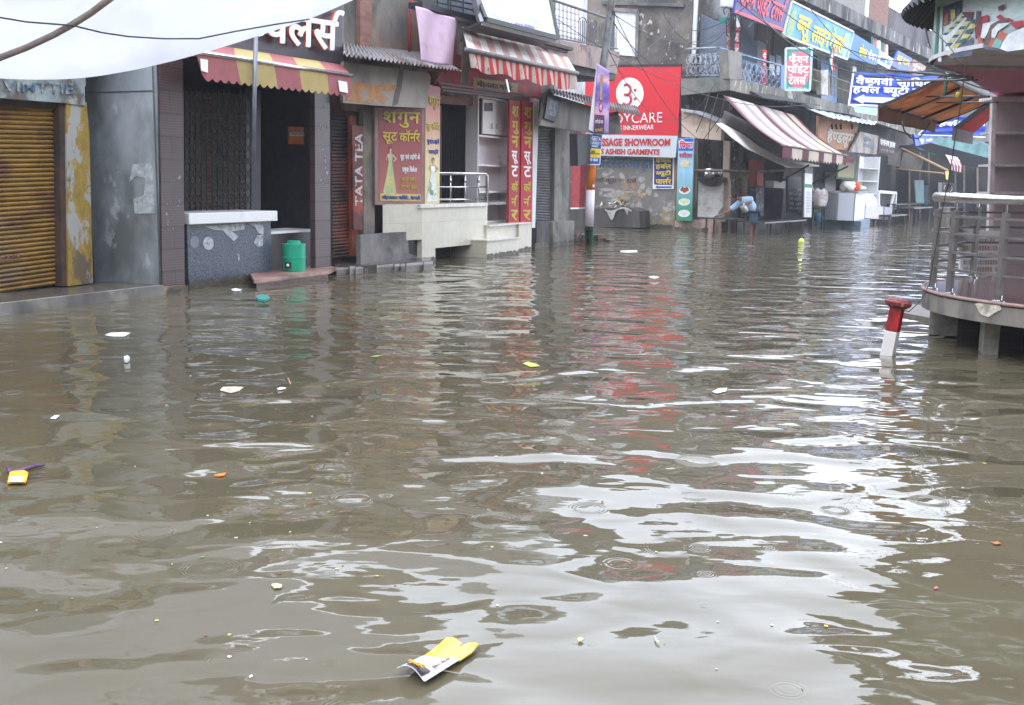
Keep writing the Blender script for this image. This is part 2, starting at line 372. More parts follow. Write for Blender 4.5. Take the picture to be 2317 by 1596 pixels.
struct('ground', MB().quad((-85, -38, -.35), (115, -38, -.35), (115, 155, -.35), (-85, 155, -.35)), concd)

# ================================================================== LEFT ROW
def plan(pl, xa, xb, o0, o1, z0, z1, mb=None, mi=0):
    """an upright block of the row between two photo columns"""
    ta, tb = pl.T(xa, max(o0, o1)), pl.T(xb, max(o0, o1)); mb = mb or MB()
    return mb.prism([pl.P(ta, o0, z0), pl.P(tb, o0, z0), pl.P(tb, o1, z0), pl.P(ta, o1, z0)], (0, 0, z1 - z0), mi)
def tblock(pl, ta, tb, o0, o1, z0, z1, mb=None, mi=0):
    mb = mb or MB(); return mb.prism([pl.P(ta, o0, z0), pl.P(tb, o0, z0), pl.P(tb, o1, z0), pl.P(ta, o1, z0)], (0, 0, z1 - z0), mi)
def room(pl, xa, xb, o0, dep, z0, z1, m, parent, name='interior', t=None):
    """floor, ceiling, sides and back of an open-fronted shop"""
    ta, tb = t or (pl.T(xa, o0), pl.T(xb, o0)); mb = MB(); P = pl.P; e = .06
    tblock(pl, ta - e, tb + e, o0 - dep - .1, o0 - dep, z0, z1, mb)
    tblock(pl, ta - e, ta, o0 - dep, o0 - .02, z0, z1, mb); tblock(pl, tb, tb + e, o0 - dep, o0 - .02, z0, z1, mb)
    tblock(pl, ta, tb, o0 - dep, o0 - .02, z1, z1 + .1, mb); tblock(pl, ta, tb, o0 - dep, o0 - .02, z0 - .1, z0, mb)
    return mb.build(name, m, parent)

lblue = mat('faded_blue_plaster', S(140, 152, 152), .85, stain=S(96, 92, 86), sc=2.2, lo=.5, hi=.62, stain2=(S(170, 160, 140), .58, .66, 5.))
yelp = mat('peeling_yellow_paint', S(150, 124, 58), .8, stain=S(160, 158, 152), sc=4.5, lo=.51, hi=.56, stain2=(S(104, 90, 70), .55, .62, 3.1), mix=.3, streak=1.8)
weath = mat('weathered_grey_orange_wall', S(118, 112, 104), .9, stain=S(160, 116, 88), sc=1.5, lo=.54, hi=.72, stain2=(S(58, 56, 54), .5, .7, .8), streak=1.6, mix=.25)
L0, L1 = LF.T(-700), LF.T(212, -.8)
# --- yellow-shutter shop
bA = thing('shop_building', 'shop with yellow roller shutter and peeling yellow pillar, at the left edge', 'building', LF.P(LF.T(60, -.87), -.87, 0))
tblock(LF, L0, LF.T(205, -.8), -9, -.8, 2.72, 3.7).build('upper_wall', lblue, bA)
tblock(LF, L0, LF.T(0, -.87) - .3, -9, -.8, -.2, 2.72).build('side_wall', lblue, bA)
panel('lintel', LF, [(-260, 95), (0, 105), (190, 120), (193, 240), (150, 234), (0, 222), (-260, 206)], -.78, .3, lblue, bA)
panel('pillar', LF, [(150, 228), (196, 232), (202, 300), (211, 640), (155, 648)], -.8, .35, yelp, bA)
panel('door_jamb', LF, [(134, 226), (151, 228), (156, 646), (140, 648)], -.83, .3, mat('brown_jamb', S(78, 58, 48), .8, stain=S(50, 44, 42)), bA)
q = Vs(LF, [(-330, 206), (136, 232), (146, 640), (-330, 712)], -.95)
slats(q, 40, .024, LF.n).build('roller_shutter', mat('yellow_shutter_paint', S(132, 100, 42), .6, stain=S(96, 62, 42), sc=1.3, lo=.5, hi=.66, streak=.6, stain2=(S(108, 98, 78), .5, .64, .7), mix=.35), bA, bevel=0)
panel('shutter_box', LF, [(-330, 200), (136, 226), (136, 247), (-330, 222)], -.9, .3, mat('shutter_box_rust', S(70, 56, 48), .8), bA)
maroon = mat('faded_maroon_paint', S(112, 52, 48), .7, mix=.3)
text('LODER', [LF.V(0, 578, -.925), LF.V(46, 573, -.925), LF.V(46, 584, -.925), LF.V(0, 590, -.925)], mat('chalky_letter', S(140, 104, 84), .7, stain=S(110, 64, 44), sc=20, lo=.5, hi=.55), bA, bold=.01)
text('A VIMTTIE', [LF.V(-40, 182, -.77), LF.V(165, 190, -.77), LF.V(165, 214, -.77), LF.V(-40, 204, -.77)], mat('faded_blue_letters', S(84, 104, 122), .8, mix=.4, stain=S(140, 150, 150), sc=7, lo=.47, hi=.56), bA, bold=.005)
# --- raised pavement ledge in front of it
struct('pavement', MB().prism([LF.P(-9, .02, .12), LF.P(LF.T(366, .02), .02, .12), LF.P(LF.T(366, .02), -.95, .12), LF.P(-9, -.95, .12)], (0, 0, -.4)), mat('wet_pavement', S(94, 88, 80), .25, stain=S(70, 68, 66), sc=1.4, lo=.45, hi=.6, spec=.6))
struct('kerb', MB().prism([LF.P(-9, .09, .135), LF.P(LF.T(362, .09), .09, .135), LF.P(LF.T(362, .09), .023, .135), LF.P(-9, .023, .135)], (0, 0, -.4)), conc)

# --- jeweller
tile = brickmat('brown_wall_tile', S(84, 66, 64), S(66, 48, 48), S(40, 32, 32), bw=4., bh=.3, mo=.012, rough=.3)
t_ = tile.node_tree; wvt = t_.nodes.new('ShaderNodeTexWave'); wvt.bands_direction = 'Z'; wvt.inputs['Scale'].default_value = 9; wvt.inputs['Distortion'].default_value = 1.5
tcw = t_.nodes.new('ShaderNodeTexCoord'); t_.links.new(tcw.outputs['Object'], wvt.inputs[0]); mrw = t_.nodes.new('ShaderNodeMapRange'); mrw.inputs[3].default_value = .72; mrw.inputs[4].default_value = 1.15; t_.links.new(wvt.outputs['Fac'], mrw.inputs[0])
bsd = t_.nodes['Principled BSDF']; srw = [l.from_socket for l in t_.links if l.to_socket == bsd.inputs['Base Color']][0]; vmw = t_.nodes.new('ShaderNodeVectorMath'); vmw.operation = 'SCALE'; t_.links.new(srw, vmw.inputs[0]); t_.links.new(mrw.outputs[0], vmw.inputs['Scale']); t_.links.new(vmw.outputs[0], bsd.inputs['Base Color'])
plank = brickmat('dark_plank_cladding', S(78, 68, 76), S(66, 58, 66), S(44, 40, 46), bw=6., bh=.14, mo=.004, rough=.4)
bB = thing('shop_building', 'jewellery shop with brown tiled pillars, folding grille and dark plank fascia', 'building', LF.P(LF.T(560), -.2, 0))
tJ0, tJ1 = LF.T(362, 0), LF.T(756, .1)
tblock(LF, LF.T(205, -.8) + .02, LF.T(783, -.3), -9, -.32, 3.25, 4.85).build('upper_wall', conc, bB)
a, b_ = G(214, 640, .08), G(365, 656, .06)
dd = (b_ - a); dd.z = 0; nn = dd.cross(UP).normalized()
pz = lambda p, z: Vector((p.x, p.y, z))
MB().prism([pz(a, .07), pz(b_, .07), pz(b_, 3.6), pz(a, 3.6)], -nn * .06).build('metal_side_panel', mat('grey_sheet_metal', S(146, 152, 156), .7, stain=S(98, 102, 100), sc=1.1, lo=.42, hi=.62, streak=1.5, stain2=(S(172, 176, 176), .62, .68, 2.6), mix=.16, bump=.05), bB)
tblock(LF, LF.T(214, -.78) - .3, tJ0 + .05, -8, -1.35, -.2, 3.25).build('side_wall', concd, bB)
panel('pillar', LF, [(360, 130), (414, 136), (418, 648), (368, 655)], .02, .06, tile, bB)
panel('pillar', LF, [(712, 190), (746, 195), (748, 606), (714, 611)], .1, .1, tile, bB)
MB().prism(Vs(LF, [(367, 650), (420, 645), (421, 668), (369, 674)], .06), -LF.n * .1).build('plinth', mat('bare_block', S(150, 132, 112), .9, stain=S(110, 92, 78)), bB)
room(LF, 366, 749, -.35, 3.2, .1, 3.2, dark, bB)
def scrape(pl, pts, off, m, parent, seed, k=16):
    rn = random.Random(seed); mb = MB(); (x0, y0), (x1, y1) = pts
    for _ in range(k):
        cx_, cy_ = rn.uniform(x0, x1), rn.uniform(y0, y1); w_, h_ = rn.uniform(.6, 3.2), rn.uniform(1, 6); n_ = 7
        mb.prism([pl.V(cx_ + w_ * math.cos(j * 6.283 / n_) * rn.uniform(.4, 1.2), cy_ + h_ * math.sin(j * 6.283 / n_) * rn.uniform(.4, 1.2), off) for j in range(n_)], -pl.n * .003)
    return mb.build('paint_scrape', m, parent)
scm = mat('chalky_scrape', S(150, 142, 146), .8, stain=S(100, 88, 88), sc=14, lo=.5, hi=.58)
scrape(LF, ((376, 400), (408, 520)), .024, scm, bB, 1, 22); scrape(LF, ((718, 240), (742, 430)), .104, scm, bB, 2, 20)
cA_ = lambda u, v: a * (1 - u) * 1 + b_ * u + UP * v
wpm = mat('whitewash_patch', S(170, 176, 178), .8, stain=S(140, 146, 150), sc=9)
MB().prism([cA_(u, v) + nn * .004 for u, v in ((.6, 1.42), (.66, 1.66), (.9, 1.68), (.95, 1.6), (.95, 1.02), (.66, 1.0), (.65, 1.2), (.8, 1.25), (.84, 1.48), (.7, 1.5))], nn * .003).build('whitewash_patch', wpm, bB)
MB().bar(a + UP * 2.6 + nn * .01, b_ + UP * 2.62 + nn * .01, .012, .008).bar(b_ + UP * .1 + nn * .01, b_ + UP * 3.3 + nn * .01, .02, .012).build('panel_seam', mat('panel_seam', S(70, 76, 80), .6), bB)
# folding collapsible grille: upright bars, diamonds between, tan shutter behind
gb, gs = MB(), MB()
for i in range(13):
    x = 418 + i * 12.5; gb.bar(LF.V(x, 200, -.75), LF.V(x, 560, -.75), .018)
for i in range(0, 12):
    if i in (3, 4): continue
    x0, x1 = 418 + i * 12.5, 418 + (i + 1) * 12.5
    for k in range(12):
        y0 = 205 + k * 29; gb.bar(LF.V(x0, y0, -.76), LF.V(x1, y0 + 29, -.76), .012); gb.bar(LF.V(x1, y0, -.76), LF.V(x0, y0 + 29, -.76), .012)
gb.build('folding_grille', blackm, bB)
slats(Vs(LF, [(414, 205), (556, 215), (556, 560), (414, 570)], -.95), 40, .012, LF.n).build('inner_shutter', mat('tan_shutter', S(86, 72, 58), .7, mix=.2), bB)
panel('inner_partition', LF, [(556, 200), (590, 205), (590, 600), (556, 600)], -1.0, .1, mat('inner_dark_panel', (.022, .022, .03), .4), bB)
sg = thing('shop_sign', 'dark plank fascia with large white Hindi letters edged in orange, above yellow awning', 'sign', LF.V(620, 140, .05))
panel('sign_board', LF, [(340, -130), (774, -50), (774, 152), (340, 82)], .05, .15, plank, sg)
text('\u091c\u094d\u0935\u0947\u0932\u0930\u094d\u0938', [LF.V(546, -10, .12), LF.V(771, 26, .12), LF.V(768, 119, .12), LF.V(546, 88, .12)], [wht, mat('orange_letter_side', S(190, 84, 50), .5)], sg, bold=.028, ext=.07)
# awning of yellow and red cloth
ar, ay = mat('faded_red_canvas', S(176, 108, 110), .8, trans=.25, mix=.1, bsc=60), mat('faded_yellow_canvas', S(196, 174, 116), .8, trans=.25, mix=.1, bsc=60)
def awning(name, label, top, rail, drop, mats, cuts, scal=0, amp=0., o_top=0., nscal=20, railm=steel, rr=.03, parent=None, pole=None, wob=.0, drop_n=None, zig=False):
    aw = thing(name, label, 'awning', (rail[0] + rail[1]) / 2)
    def mi(u):
        for k, c in enumerate(cuts):
            if u < c[0]: return c[1]
        return cuts[-1][1]
    nu = 120
    MB().grid(lambda u, v: bil((top[0], top[1], rail[1], rail[0]), u, v) + Vector((0, 0, -amp * math.sin(math.pi * v) - wob * .5 * (1 + math.sin(u * 37)) * v * (1 - v) * 4)), nu, 6, lambda i, j: mi((i + .5) / nu)).build('canopy', mats, aw, smooth=False, solid=.006)
    nrm = ((rail[1] - rail[0]).cross(UP)).normalized()
    if nrm.dot(EY - rail[0]) < 0: nrm = -nrm
    def fn(u, v):
        p = bil((rail[0], rail[1], drop[1], drop[0]), u, v)
        s_ = abs(math.sin(u * nscal * math.pi)) if not zig else abs((u * nscal * 2) % 2 - 1)
        if v > .99: p = p + Vector((0, 0, scal * (1 - s_)))
        return p + nrm * (wob * math.sin(u * 60 + 1) * v + .004)
    MB().grid(fn, nu, 4, lambda i, j: mi((i + .5) / nu)).build('valance', mats, aw, solid=.005)
    MB().tube([rail[0] - (rail[1] - rail[0]) * .01, rail[1] + (rail[1] - rail[0]) * .01], rr, 10).build('front_rail', railm, aw, smooth=True)
    return aw
aw = awning('awning', 'yellow and faded red striped awning with scalloped edge, over the jewellery shop', [LF.V(448, 97, .12), LF.V(772, 147, .12)], [LF.V(443, 118, .75), LF.V(794, 171, .75)], [LF.V(461, 184, .74), LF.V(796, 221, .74)],
            [ar, ay], [(.22, 0), (.45, 1), (.62, 0), (.82, 1), (1.1, 0)], scal=.05, nscal=21)
MB().prism(Vs(LF, [(453, 133), (470, 136), (470, 165), (455, 160)], .765), LF.n * .003).prism(Vs(LF, [(765, 182), (785, 186), (787, 211), (768, 207)], .765), LF.n * .003).build('white_patch', wht, aw)
MB().tube([LF.V(579, 80, .82), LF.V(576, 200, .8), LF.V(573, 372, .78)], .03, 10).build('crank_pole', mat('grey_blue_pole', S(120, 124, 134), .4, metal=.4), aw, smooth=True)
# counter
ct = thing('shop_counter', 'speckled granite counter with white marble top and torn stickers', 'counter', LF.V(515, 640, -.1))
gran = mat('speckled_granite', S(84, 90, 102), .35, mix=.9, sc=40, stain=S(46, 50, 58), lo=.45, hi=.6, det=3)
tA, tB = LF.T(420, -.1), LF.T(611, -.1)
tblock(LF, tA, tB, -.75, -.1, -.02, 1.02).build('body', gran, ct)
t2a, t2b = LF.T(426, -.02), LF.T(627, -.02)
tblock(LF, t2a, t2b, -.85, -.02, .915, 1.07).build('marble_top', marble, ct, bevel=.01)
mbx = MB()
for pts in ([(462, 513), (520, 508), (556, 505), (552, 520), (536, 522), (524, 524), (540, 536), (528, 546), (514, 534), (504, 522), (484, 520)], [(560, 505), (595, 503), (596, 530), (584, 528), (578, 516)], [(580, 534), (595, 530), (594, 556), (582, 560), (574, 550)], [(536, 575), (541, 575), (543, 590), (538, 591)]):
    mbx.prism(Vs(LF, pts, -.098), LF.n * .006)
cc = Vs(LF, [(471 + 12 * math.cos(a_), 551 + 15 * math.sin(a_)) for a_ in [k * math.pi / 8 for k in range(16)]], -.098); mbx.prism(cc, LF.n * .006)
mbx.build('torn_sticker', mat('dirty_white_sticker', S(176, 180, 184), .6, stain=S(120, 124, 130), sc=9), ct)
MB().prism(Vs(LF, [(462 - 22 + 10 * math.cos(k * math.pi / 8), 548 + 14 * math.sin(k * math.pi / 8)) for k in range(16)], -.098), LF.n * .004).build('round_scuff', mat('grey_scuff', S(120, 124, 132), .6), ct)
# step and bench shelf
st = tag(MB().prism([G(575, 634, .13), G(746, 613, .13), G(762, 605, .13), G(700, 590, .13), G(560, 610, .13)], (0, 0, -.05)).prism([G(580, 638, .085), G(742, 617, .085), G(742, 600, .085), G(580, 615, .085)], (0, 0, -.3)).build('door_step', mat('pinkish_step_stone', S(168, 132, 118), .3, stain=S(120, 88, 80), sc=2)), 'low pinkish stone step under the green water cooler', 'step')
sh = thing('shop_bench', 'white marble topped low bench behind the green water cooler', 'bench', LF.V(660, 600, -.3))
tblock(LF, LF.T(606, -.2), LF.T(712, -.2), -.75, -.25, .1, .7).build('base', mat('dark_brown_panel', (.03, .022, .02), .4), sh)
tblock(LF, LF.T(600, -.2), LF.T(712, -.2), -.8, -.2, .7, .74).build('marble_top', marble, sh)
# cooler
gc = mat('green_plastic', S(34, 160, 124), .35, mix=.04, bump=0)
p0 = G(666, 613, .13); p0.z = .13; s_ = p0.y / F
wc = thing('water_cooler', 'green plastic drum water cooler with tap, standing on the low step', 'cooler', p0)
r_ = 25.5 * s_; hh = 68 * s_
MB().lathe(p0, [(r_ * .93, 0), (r_ * .96, .01), (r_ * 1.0, hh * .42), (r_ * 1.04, hh * .43), (r_ * 1.04, hh * .47), (r_ * .99, hh * .48), (r_ * 1.0, hh * .82), (r_ * .97, hh * .86)], 48).build('body', gc, wc)
MB().lathe(p0 + Vector((0, 0, hh * .86)), [(r_ * 1.04, 0), (r_ * 1.02, hh * .04), (r_ * .6, hh * .05), (r_ * .58, hh * .12), (r_ * .5, hh * .14)], 32).build('lid', gc, wc)
tp = p0 + Vector((-.06, -r_ * .99, hh * .2))
MB().lathe(tp + Vector((0, -.005, -.035)), [(.05, 0), (.05, .09)], 16, sy=.35).build('tap_recess', blk, wc)
MB().lathe(tp + Vector((0, -.03, -.015)), [(.02, 0), (.022, .03), (.01, .045)], 12).build('tap', wht, wc, smooth=True)
nb = thing('notice_board', 'small orange and white notice inside the jewellery shop', 'notice', LF.V(680, 310, -.9))
panel('board', LF, [(655, 287), (705, 288), (703, 328), (655, 326)], -.9, .03, mat('orange_notice', S(196, 110, 60), .5), nb)
panel('white_band', LF, [(656, 300), (704, 301), (704, 309), (656, 308)], -.895, .004, wht, nb)
text('GOLD JEWELLERS', [LF.V(658, 301, -.89), LF.V(702, 302, -.89), LF.V(702, 308, -.89), LF.V(658, 307, -.89)], blk, nb, ext=.004)

# --- tea shop
bC = thing('shop_building', 'closed shop with dark red shutter under a stained grey and orange fascia board', 'building', LF.V(850, 580, -.3))
tC0, tC1 = LF.T(750, -.3), LF.T(990, -.3)
tblock(LF, LF.T(783, -.32), LF.T(945, -.32), -9, -.34, 2.75, 6.0).build('upper_wall', weath, bC)
tblock(LF, LF.T(812, -.3), LF.T(838, -.3), -.34, -.25, 3.2, 5.9).build('brick_pilaster', brick, bC)
panel('wall', LF, [(744, 200), (1000, 240), (1000, 580), (744, 600)], -.42, .3, mat('dim_red_brown_wall', S(96, 62, 56), .8, stain=S(48, 40, 40), sc=1.5), bC)
slats(Vs(LF, [(750, 262), (795, 266), (795, 580), (752, 586)], -.36), 42, .014, LF.n).build('roller_shutter', mat('rusty_red_shutter', S(112, 58, 46), .7, stain=S(44, 36, 36), sc=1.3, lo=.42, hi=.6), bC)
panel('door_post', LF, [(792, 262), (806, 264), (812, 578), (797, 580)], -.3, .15, mat('orange_red_post', S(170, 74, 44), .75, stain=S(92, 60, 50), sc=2), bC)
panel('pillar', LF, [(822, 246), (850, 250), (848, 545), (823, 548)], -.22, .1, mat('grey_tan_pillar', S(120, 112, 102), .85, stain=S(92, 86, 82), sc=2), bC)
tblock(LF, LF.T(815, .04), LF.T(950, .04), -.05, .04, -.1, .61).build('low_wall', mat('grey_cement', S(122, 118, 114), .8, stain=S(84, 80, 78), sc=1.4), bC)
panel('stain_patch', LF, [(924, 535), (940, 528), (946, 540), (946, 580), (926, 574)], .045, .01, mat('black_damp', (.02, .02, .02), .6), bC)
panel('fascia_stain', LF, [(786, 188), (812, 186), (838, 192), (900, 194), (912, 204), (860, 208), (880, 224), (868, 236), (820, 232), (782, 228)], .256, .004, mat('orange_fascia_stain', S(172, 124, 84), .85, stain=S(150, 140, 128), sc=3, lo=.55, hi=.6), bC)
panel('fascia_streak', LF, [(905, 150), (914, 152), (910, 190), (900, 236), (888, 240), (898, 190)], .256, .004, mat('dark_fascia_streak', S(100, 94, 88), .85), bC)
panel('fascia_board', LF, [(778, 140), (971, 166), (975, 176), (966, 245), (880, 241), (776, 233)], .25, .06, mat('stained_fascia', S(150, 144, 136), .85, stain=S(120, 114, 108), sc=1.2, lo=.5, hi=.7, mix=.12, streak=1.2), bC)
corr(LF.V(776, 100, -.3), LF.V(975, 122, -.3), LF.V(1044, 160, .7), LF.V(777, 124, .7), 30, .026).build('corrugated_roof', mat('grey_corrugated', S(138, 134, 136), .6, stain=S(92, 78, 74), sc=1.3, lo=.48, hi=.62), bC, solid=.004)
MB().bar(LF.V(776, 119, .48), LF.V(805, 140, .48), .05, .02).bar(LF.V(777, 121, .47), LF.V(1000, 163, .3), .04, .03).build('roof_batten', wood, bC)
ht = thing('vertical_sign', 'tall red strip sign with white tea lettering running upward', 'sign', LF.V(806, 500, -.25))
panel('sign_board', LF, [(797, 284), (823, 286), (820, 520), (800, 520)], -.2, .04, mat('dull_red_sign', S(84, 40, 38), .6, stain=S(150, 68, 46), sc=2), ht)
text('TATA TEA', [LF.V(803, 466, -.195), LF.V(802, 300, -.195), LF.V(820, 302, -.195), LF.V(819, 466, -.195)], mat('worn_white_letter', S(186, 180, 180), .7, stain=S(110, 60, 50), sc=6, lo=.52, hi=.6), ht, bold=.02, ext=.008)
struct('pavement', MB().prism([G(758, 606, .1), G(975, 590, .1), LF.P(LF.T(975, -.6), -.6, .1), LF.P(LF.T(758, -.6), -.6, .1)], (0, 0, -.3)), MC['wet_pavement'])
mbx = MB(); rnd = random.Random(3)
xa = 760
for i in range(40):
    if xa > 972: break
    xa += rnd.uniform(1, 3); xb = min(980, xa + rnd.uniform(10, 42)); ya = 606 - (xa - 760) * .066; yb = 606 - (xb - 760) * .066; k = rnd.uniform(-1.5, 1.5)
    zk = rnd.uniform(.06, .13); mbx.prism([G(xa, ya + k, zk), G(xb, yb + k * .3, zk - .01), G(xb, yb + 5 + k * .6, zk - .03), G(xa, ya + 6 + k, zk - .02)], (0, 0, -.25)); xa = xb
struct('kerb', mbx, conc)
# pink cloth
pc = MB().grid(lambda u, v: bil(Vs(LF, [(940, 14), (1034, 44), (1016, 152), (936, 138)], .35), u, v) + LF.n * (.04 * math.sin(u * 9 + v * 2) + .12 * v), 24, 24)
tag(pc.build('hanging_cloth', mat('pink_cloth', S(206, 178, 196), .85, mix=.08, trans=.2, stain=S(180, 130, 150), sc=2, lo=.6, hi=.75), None, smooth=True, solid=.008), 'pink plastic cloth hanging below the grille balcony', 'cloth')
tag(MB().tube(Vs(LF, [(930, 0), (927, 60), (926, 135)], -.2), .03, 8).build('drain_pipe', redp2, None, smooth=True), 'thin red drain pipe on the stained wall left of the pink cloth', 'pipe')

# --- suit shop
cream = brickmat('cream_wall_tile', S(196, 190, 172), S(188, 182, 164), S(150, 144, 130), bw=.9, bh=.7, mo=.004, rough=.3)
bD = thing('shop_building', 'red clothing shop on a cream tiled plinth with steps and steel railing', 'building', LF.V(1080, 570, 0))
tD0, tD1 = LF.T(960, 0), LF.T(1213, 0)
tblock(LF, LF.T(945, -.32) + .01, LF.T(1245, -.4), -9, -.36, 3.3, 7.4).build('upper_wall', conc, bD)
# tiled plinth: left return, front slab over a dark drain, little pier, steps
zP = 1.12
dn = lambda p, z: Vector((p.x, p.y, z))
A0 = LF.V(955, 468, .15); B0 = LF.V(1103, 464, .15); K0 = LF.V(866, 468, -.12)
mbx = MB()
mbx.prism([dn(A0, zP - .86), dn(B0, zP - .86), dn(B0, zP), dn(A0, zP)], -LF.n * .12)                       # front slab
A1, A2 = LF.V(985, 560, .15), LF.V(1088, 560, .15)
mbx.prism([dn(A0, -.3), dn(A1, -.3), dn(A1, zP - .863), dn(A0, zP - .863)], -LF.n * .5)
mbx.prism([dn(A2, -.3), dn(B0, -.3), dn(B0, zP - .863), dn(A2, zP - .863)], -LF.n * .5)
mbx.prism([dn(A0, .45), dn(K0, .45), dn(K0, zP), dn(A0, zP)], (-.01, .06, 0))                          # left return
mbx.build('tiled_plinth', cream, bD)
panel('marble_edge', LF, [(952, 464), (1104, 460), (1104, 466), (952, 471)], .19, .4, mat('cream_edge', S(206, 200, 190), .3), bD)
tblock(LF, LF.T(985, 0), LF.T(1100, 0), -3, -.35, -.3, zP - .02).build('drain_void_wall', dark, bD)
tblock(LF, LF.T(966, .0), LF.T(1210, 0), -3.3, .02, zP - .06, zP).build('shop_floor', mat('grey_floor', S(140, 134, 128), .5), bD)
mbx = MB()
for z0, z1, o in ((-.3, .34, .5), (.34, .62, .2)): tblock(LF, LF.T(1103, o), LF.T(1176, o), -.6, o, z0, z1, mbx)
tblock(LF, LF.T(1176, .25), LF.T(1205, .25), -.6, .25, -.3, .62, mbx)
mbx.build('steps', cream, bD)
mbx = MB(); tblock(LF, LF.T(1104, .52), LF.T(1176, .52), .1, .53, .34, .365, mbx); tblock(LF, LF.T(1104, .22), LF.T(1205, .27), -.5, .27, .62, .65, mbx); mbx.build('step_nosing', MC['cream_edge'], bD)
# door with dark interior
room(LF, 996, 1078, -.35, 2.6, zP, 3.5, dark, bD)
panel('door_frame', LF, [(1074, 222), (1082, 223), (1081, 463), (1074, 463)], -.3, .12, mat('brown_door_frame', S(120, 88, 74), .6), bD)
mbx = MB()
for i in range(12): mbx.bar(LF.V(998 + i * 6.3, 238, -.6), LF.V(998 + i * 6.3, 462, -.6), .02)
mbx.build('folding_grille', blackm, bD)
panel('transom', LF, [(996, 215), (1076, 222), (1076, 240), (996, 234)], -.33, .1, mat('brown_transom', S(120, 84, 66), .7), bD)
# red header
panel('header_board', LF, [(986, 118), (1062, 128), (1225, 160), (1225, 222), (1066, 208), (992, 196)], -.12, .2, mat('dull_red_header', S(170, 52, 58), .6, stain=S(120, 44, 48), sc=1.5), bD)
MB().bar(LF.V(996, 197, -.02), LF.V(1228, 227, -.02), .05, .04).bar(LF.V(992, 188, .1), LF.V(1232, 219, .1), .03, .03).bar(LF.V(1000, 204, .0), LF.V(1228, 231, .0), .04, .03).bar(LF.V(984, 190, .1), LF.V(1000, 164, .0), .025).bar(LF.V(1232, 219, .1), LF.V(1244, 190, 0), .025).build('header_rail', mat('brown_steel_rail', S(110, 96, 92), .5), bD)
panel('brass_plaque', LF, [(1073, 176), (1172, 189), (1171, 214), (1072, 202)], -.1, .02, mat('mustard_plaque', S(168, 144, 72), .5), bD)
text('\u092e\u094b\u0939\u0928\u0932\u093e\u0932 \u092e\u093e\u0930\u094d\u0915\u093f\u091f', [LF.V(1080, 181, -.095), LF.V(1160, 191, -.095), LF.V(1160, 208, -.095), LF.V(1080, 198, -.095)], blk, bD, ext=.01)
panel('orange_door', LF, [(1010, 86), (1034, 90), (1032, 140), (1010, 138)], -.3, .05, mat('orange_brown_door', S(150, 74, 48), .6), bD)
panel('white_jamb', LF, [(1004, 84), (1011, 86), (1010, 140), (1004, 136)], -.28, .05, white, bD)
panel('side_post', LF, [(1048, 95), (1062, 100), (1060, 195), (1044, 190)], -.1, .1, conc, bD)
# railing
rl = MB(); RO = .12
rl.tube([LF.V(993, 393, RO), LF.V(1097, 393, RO), LF.V(1102, 397, RO), LF.V(1102, 462, RO)], .032, 10)
for y in (424, 452): rl.tube([LF.V(990, y, RO), LF.V(1103, y - 1, RO)], .018, 8)
for x in (1019, 1052, 1083): rl.tube([LF.V(x, 395, RO), LF.V(x, 464, RO)], .018, 8)
for x in (1019, 1052, 1083): rl.tube([LF.V(x, 404, RO), LF.V(x, 414, RO)], .026, 8)
rl.build('steel_railing', steel, bD, smooth=True)
# posters
fr = mat('poster_frame', S(138, 110, 104), .5)
def quadof(pts): return [pts[0], pts[1], pts[2], pts[3]]
pq = [LF.V(848, 243, -.16), LF.V(962, 246, .13), LF.V(962, 466, .13), LF.V(845, 464, -.16)]
pq[3] = dn(pq[0], pq[3].z); pq[2] = dn(pq[1], pq[2].z)
po = thing('shop_poster', 'large red framed poster with yellow Hindi letters and a woman in a long skirt', 'poster', pq[3])
pn = ((pq[1] - pq[0]).cross(UP)).normalized(); pn = pn if pn.dot(EY - pq[0]) > 0 else -pn
MB().prism(pq, -pn * .06).build('frame', fr, po)
inn = lambda u0, v0, u1, v1, e=.006: [bil(pq, a_, b2) + pn * e for a_, b2 in ((u0, v0), (u1, v0), (u1, v1), (u0, v1))]
zt, zb = pq[0].z, pq[3].z
MB().prism(inn(.07, .02, .93, .965), -pn * .004).build('print', gradmat('red_poster_ink', S(128, 20, 40), S(160, 90, 74), zb, zt - .3), po)
MB().prism(inn(.09, .88, .91, .955, .012), -pn * .004).build('address_strip', mat('dull_yellow_strip', S(196, 178, 104), .5), po)
text('\u0936\u0917\u0941\u0928', inn(.14, .04, .88, .2, .01), gold, po, bold=.02)
text('\u0938\u0942\u091f', inn(.13, .25, .42, .37, .01), gold, po, bold=.02); text('\u0915\u0949\u0930\u094d\u0928\u0930', inn(.46, .22, .88, .345, .01), gold, po, bold=.02)
text('\u0938\u0942\u091f \u090f\u0935\u0902 \u0932\u0939\u0902\u0917\u094b\u0902 \u0915\u0947', inn(.48, .46, .88, .54, .01), wht, po, bold=.01)
text('\u092a\u094d\u0930\u092e\u0941\u0916 \u0935\u093f\u0915\u094d\u0930\u0947\u0924\u093e', inn(.52, .59, .82, .67, .01), wht, po, bold=.01)
text('\u090f\u0915 \u092c\u093e\u0930 \u0905\u0935\u0936\u094d\u092f', inn(.5, .71, .8, .76, .01), gold, po, bold=.005); text('\u0938\u0947\u0935\u093e \u0915\u093e \u092e\u094c\u0915\u093e', inn(.48, .78, .82, .83, .01), gold, po, bold=.005)
text('\u092e\u094b\u0939\u0928\u0932\u093e\u0932 \u092e\u093e\u0930\u094d\u0915\u093f\u091f, \u0936\u093e\u092e\u0932\u0940', inn(.12, .89, .89, .945, .018), blup, po, bold=.01)
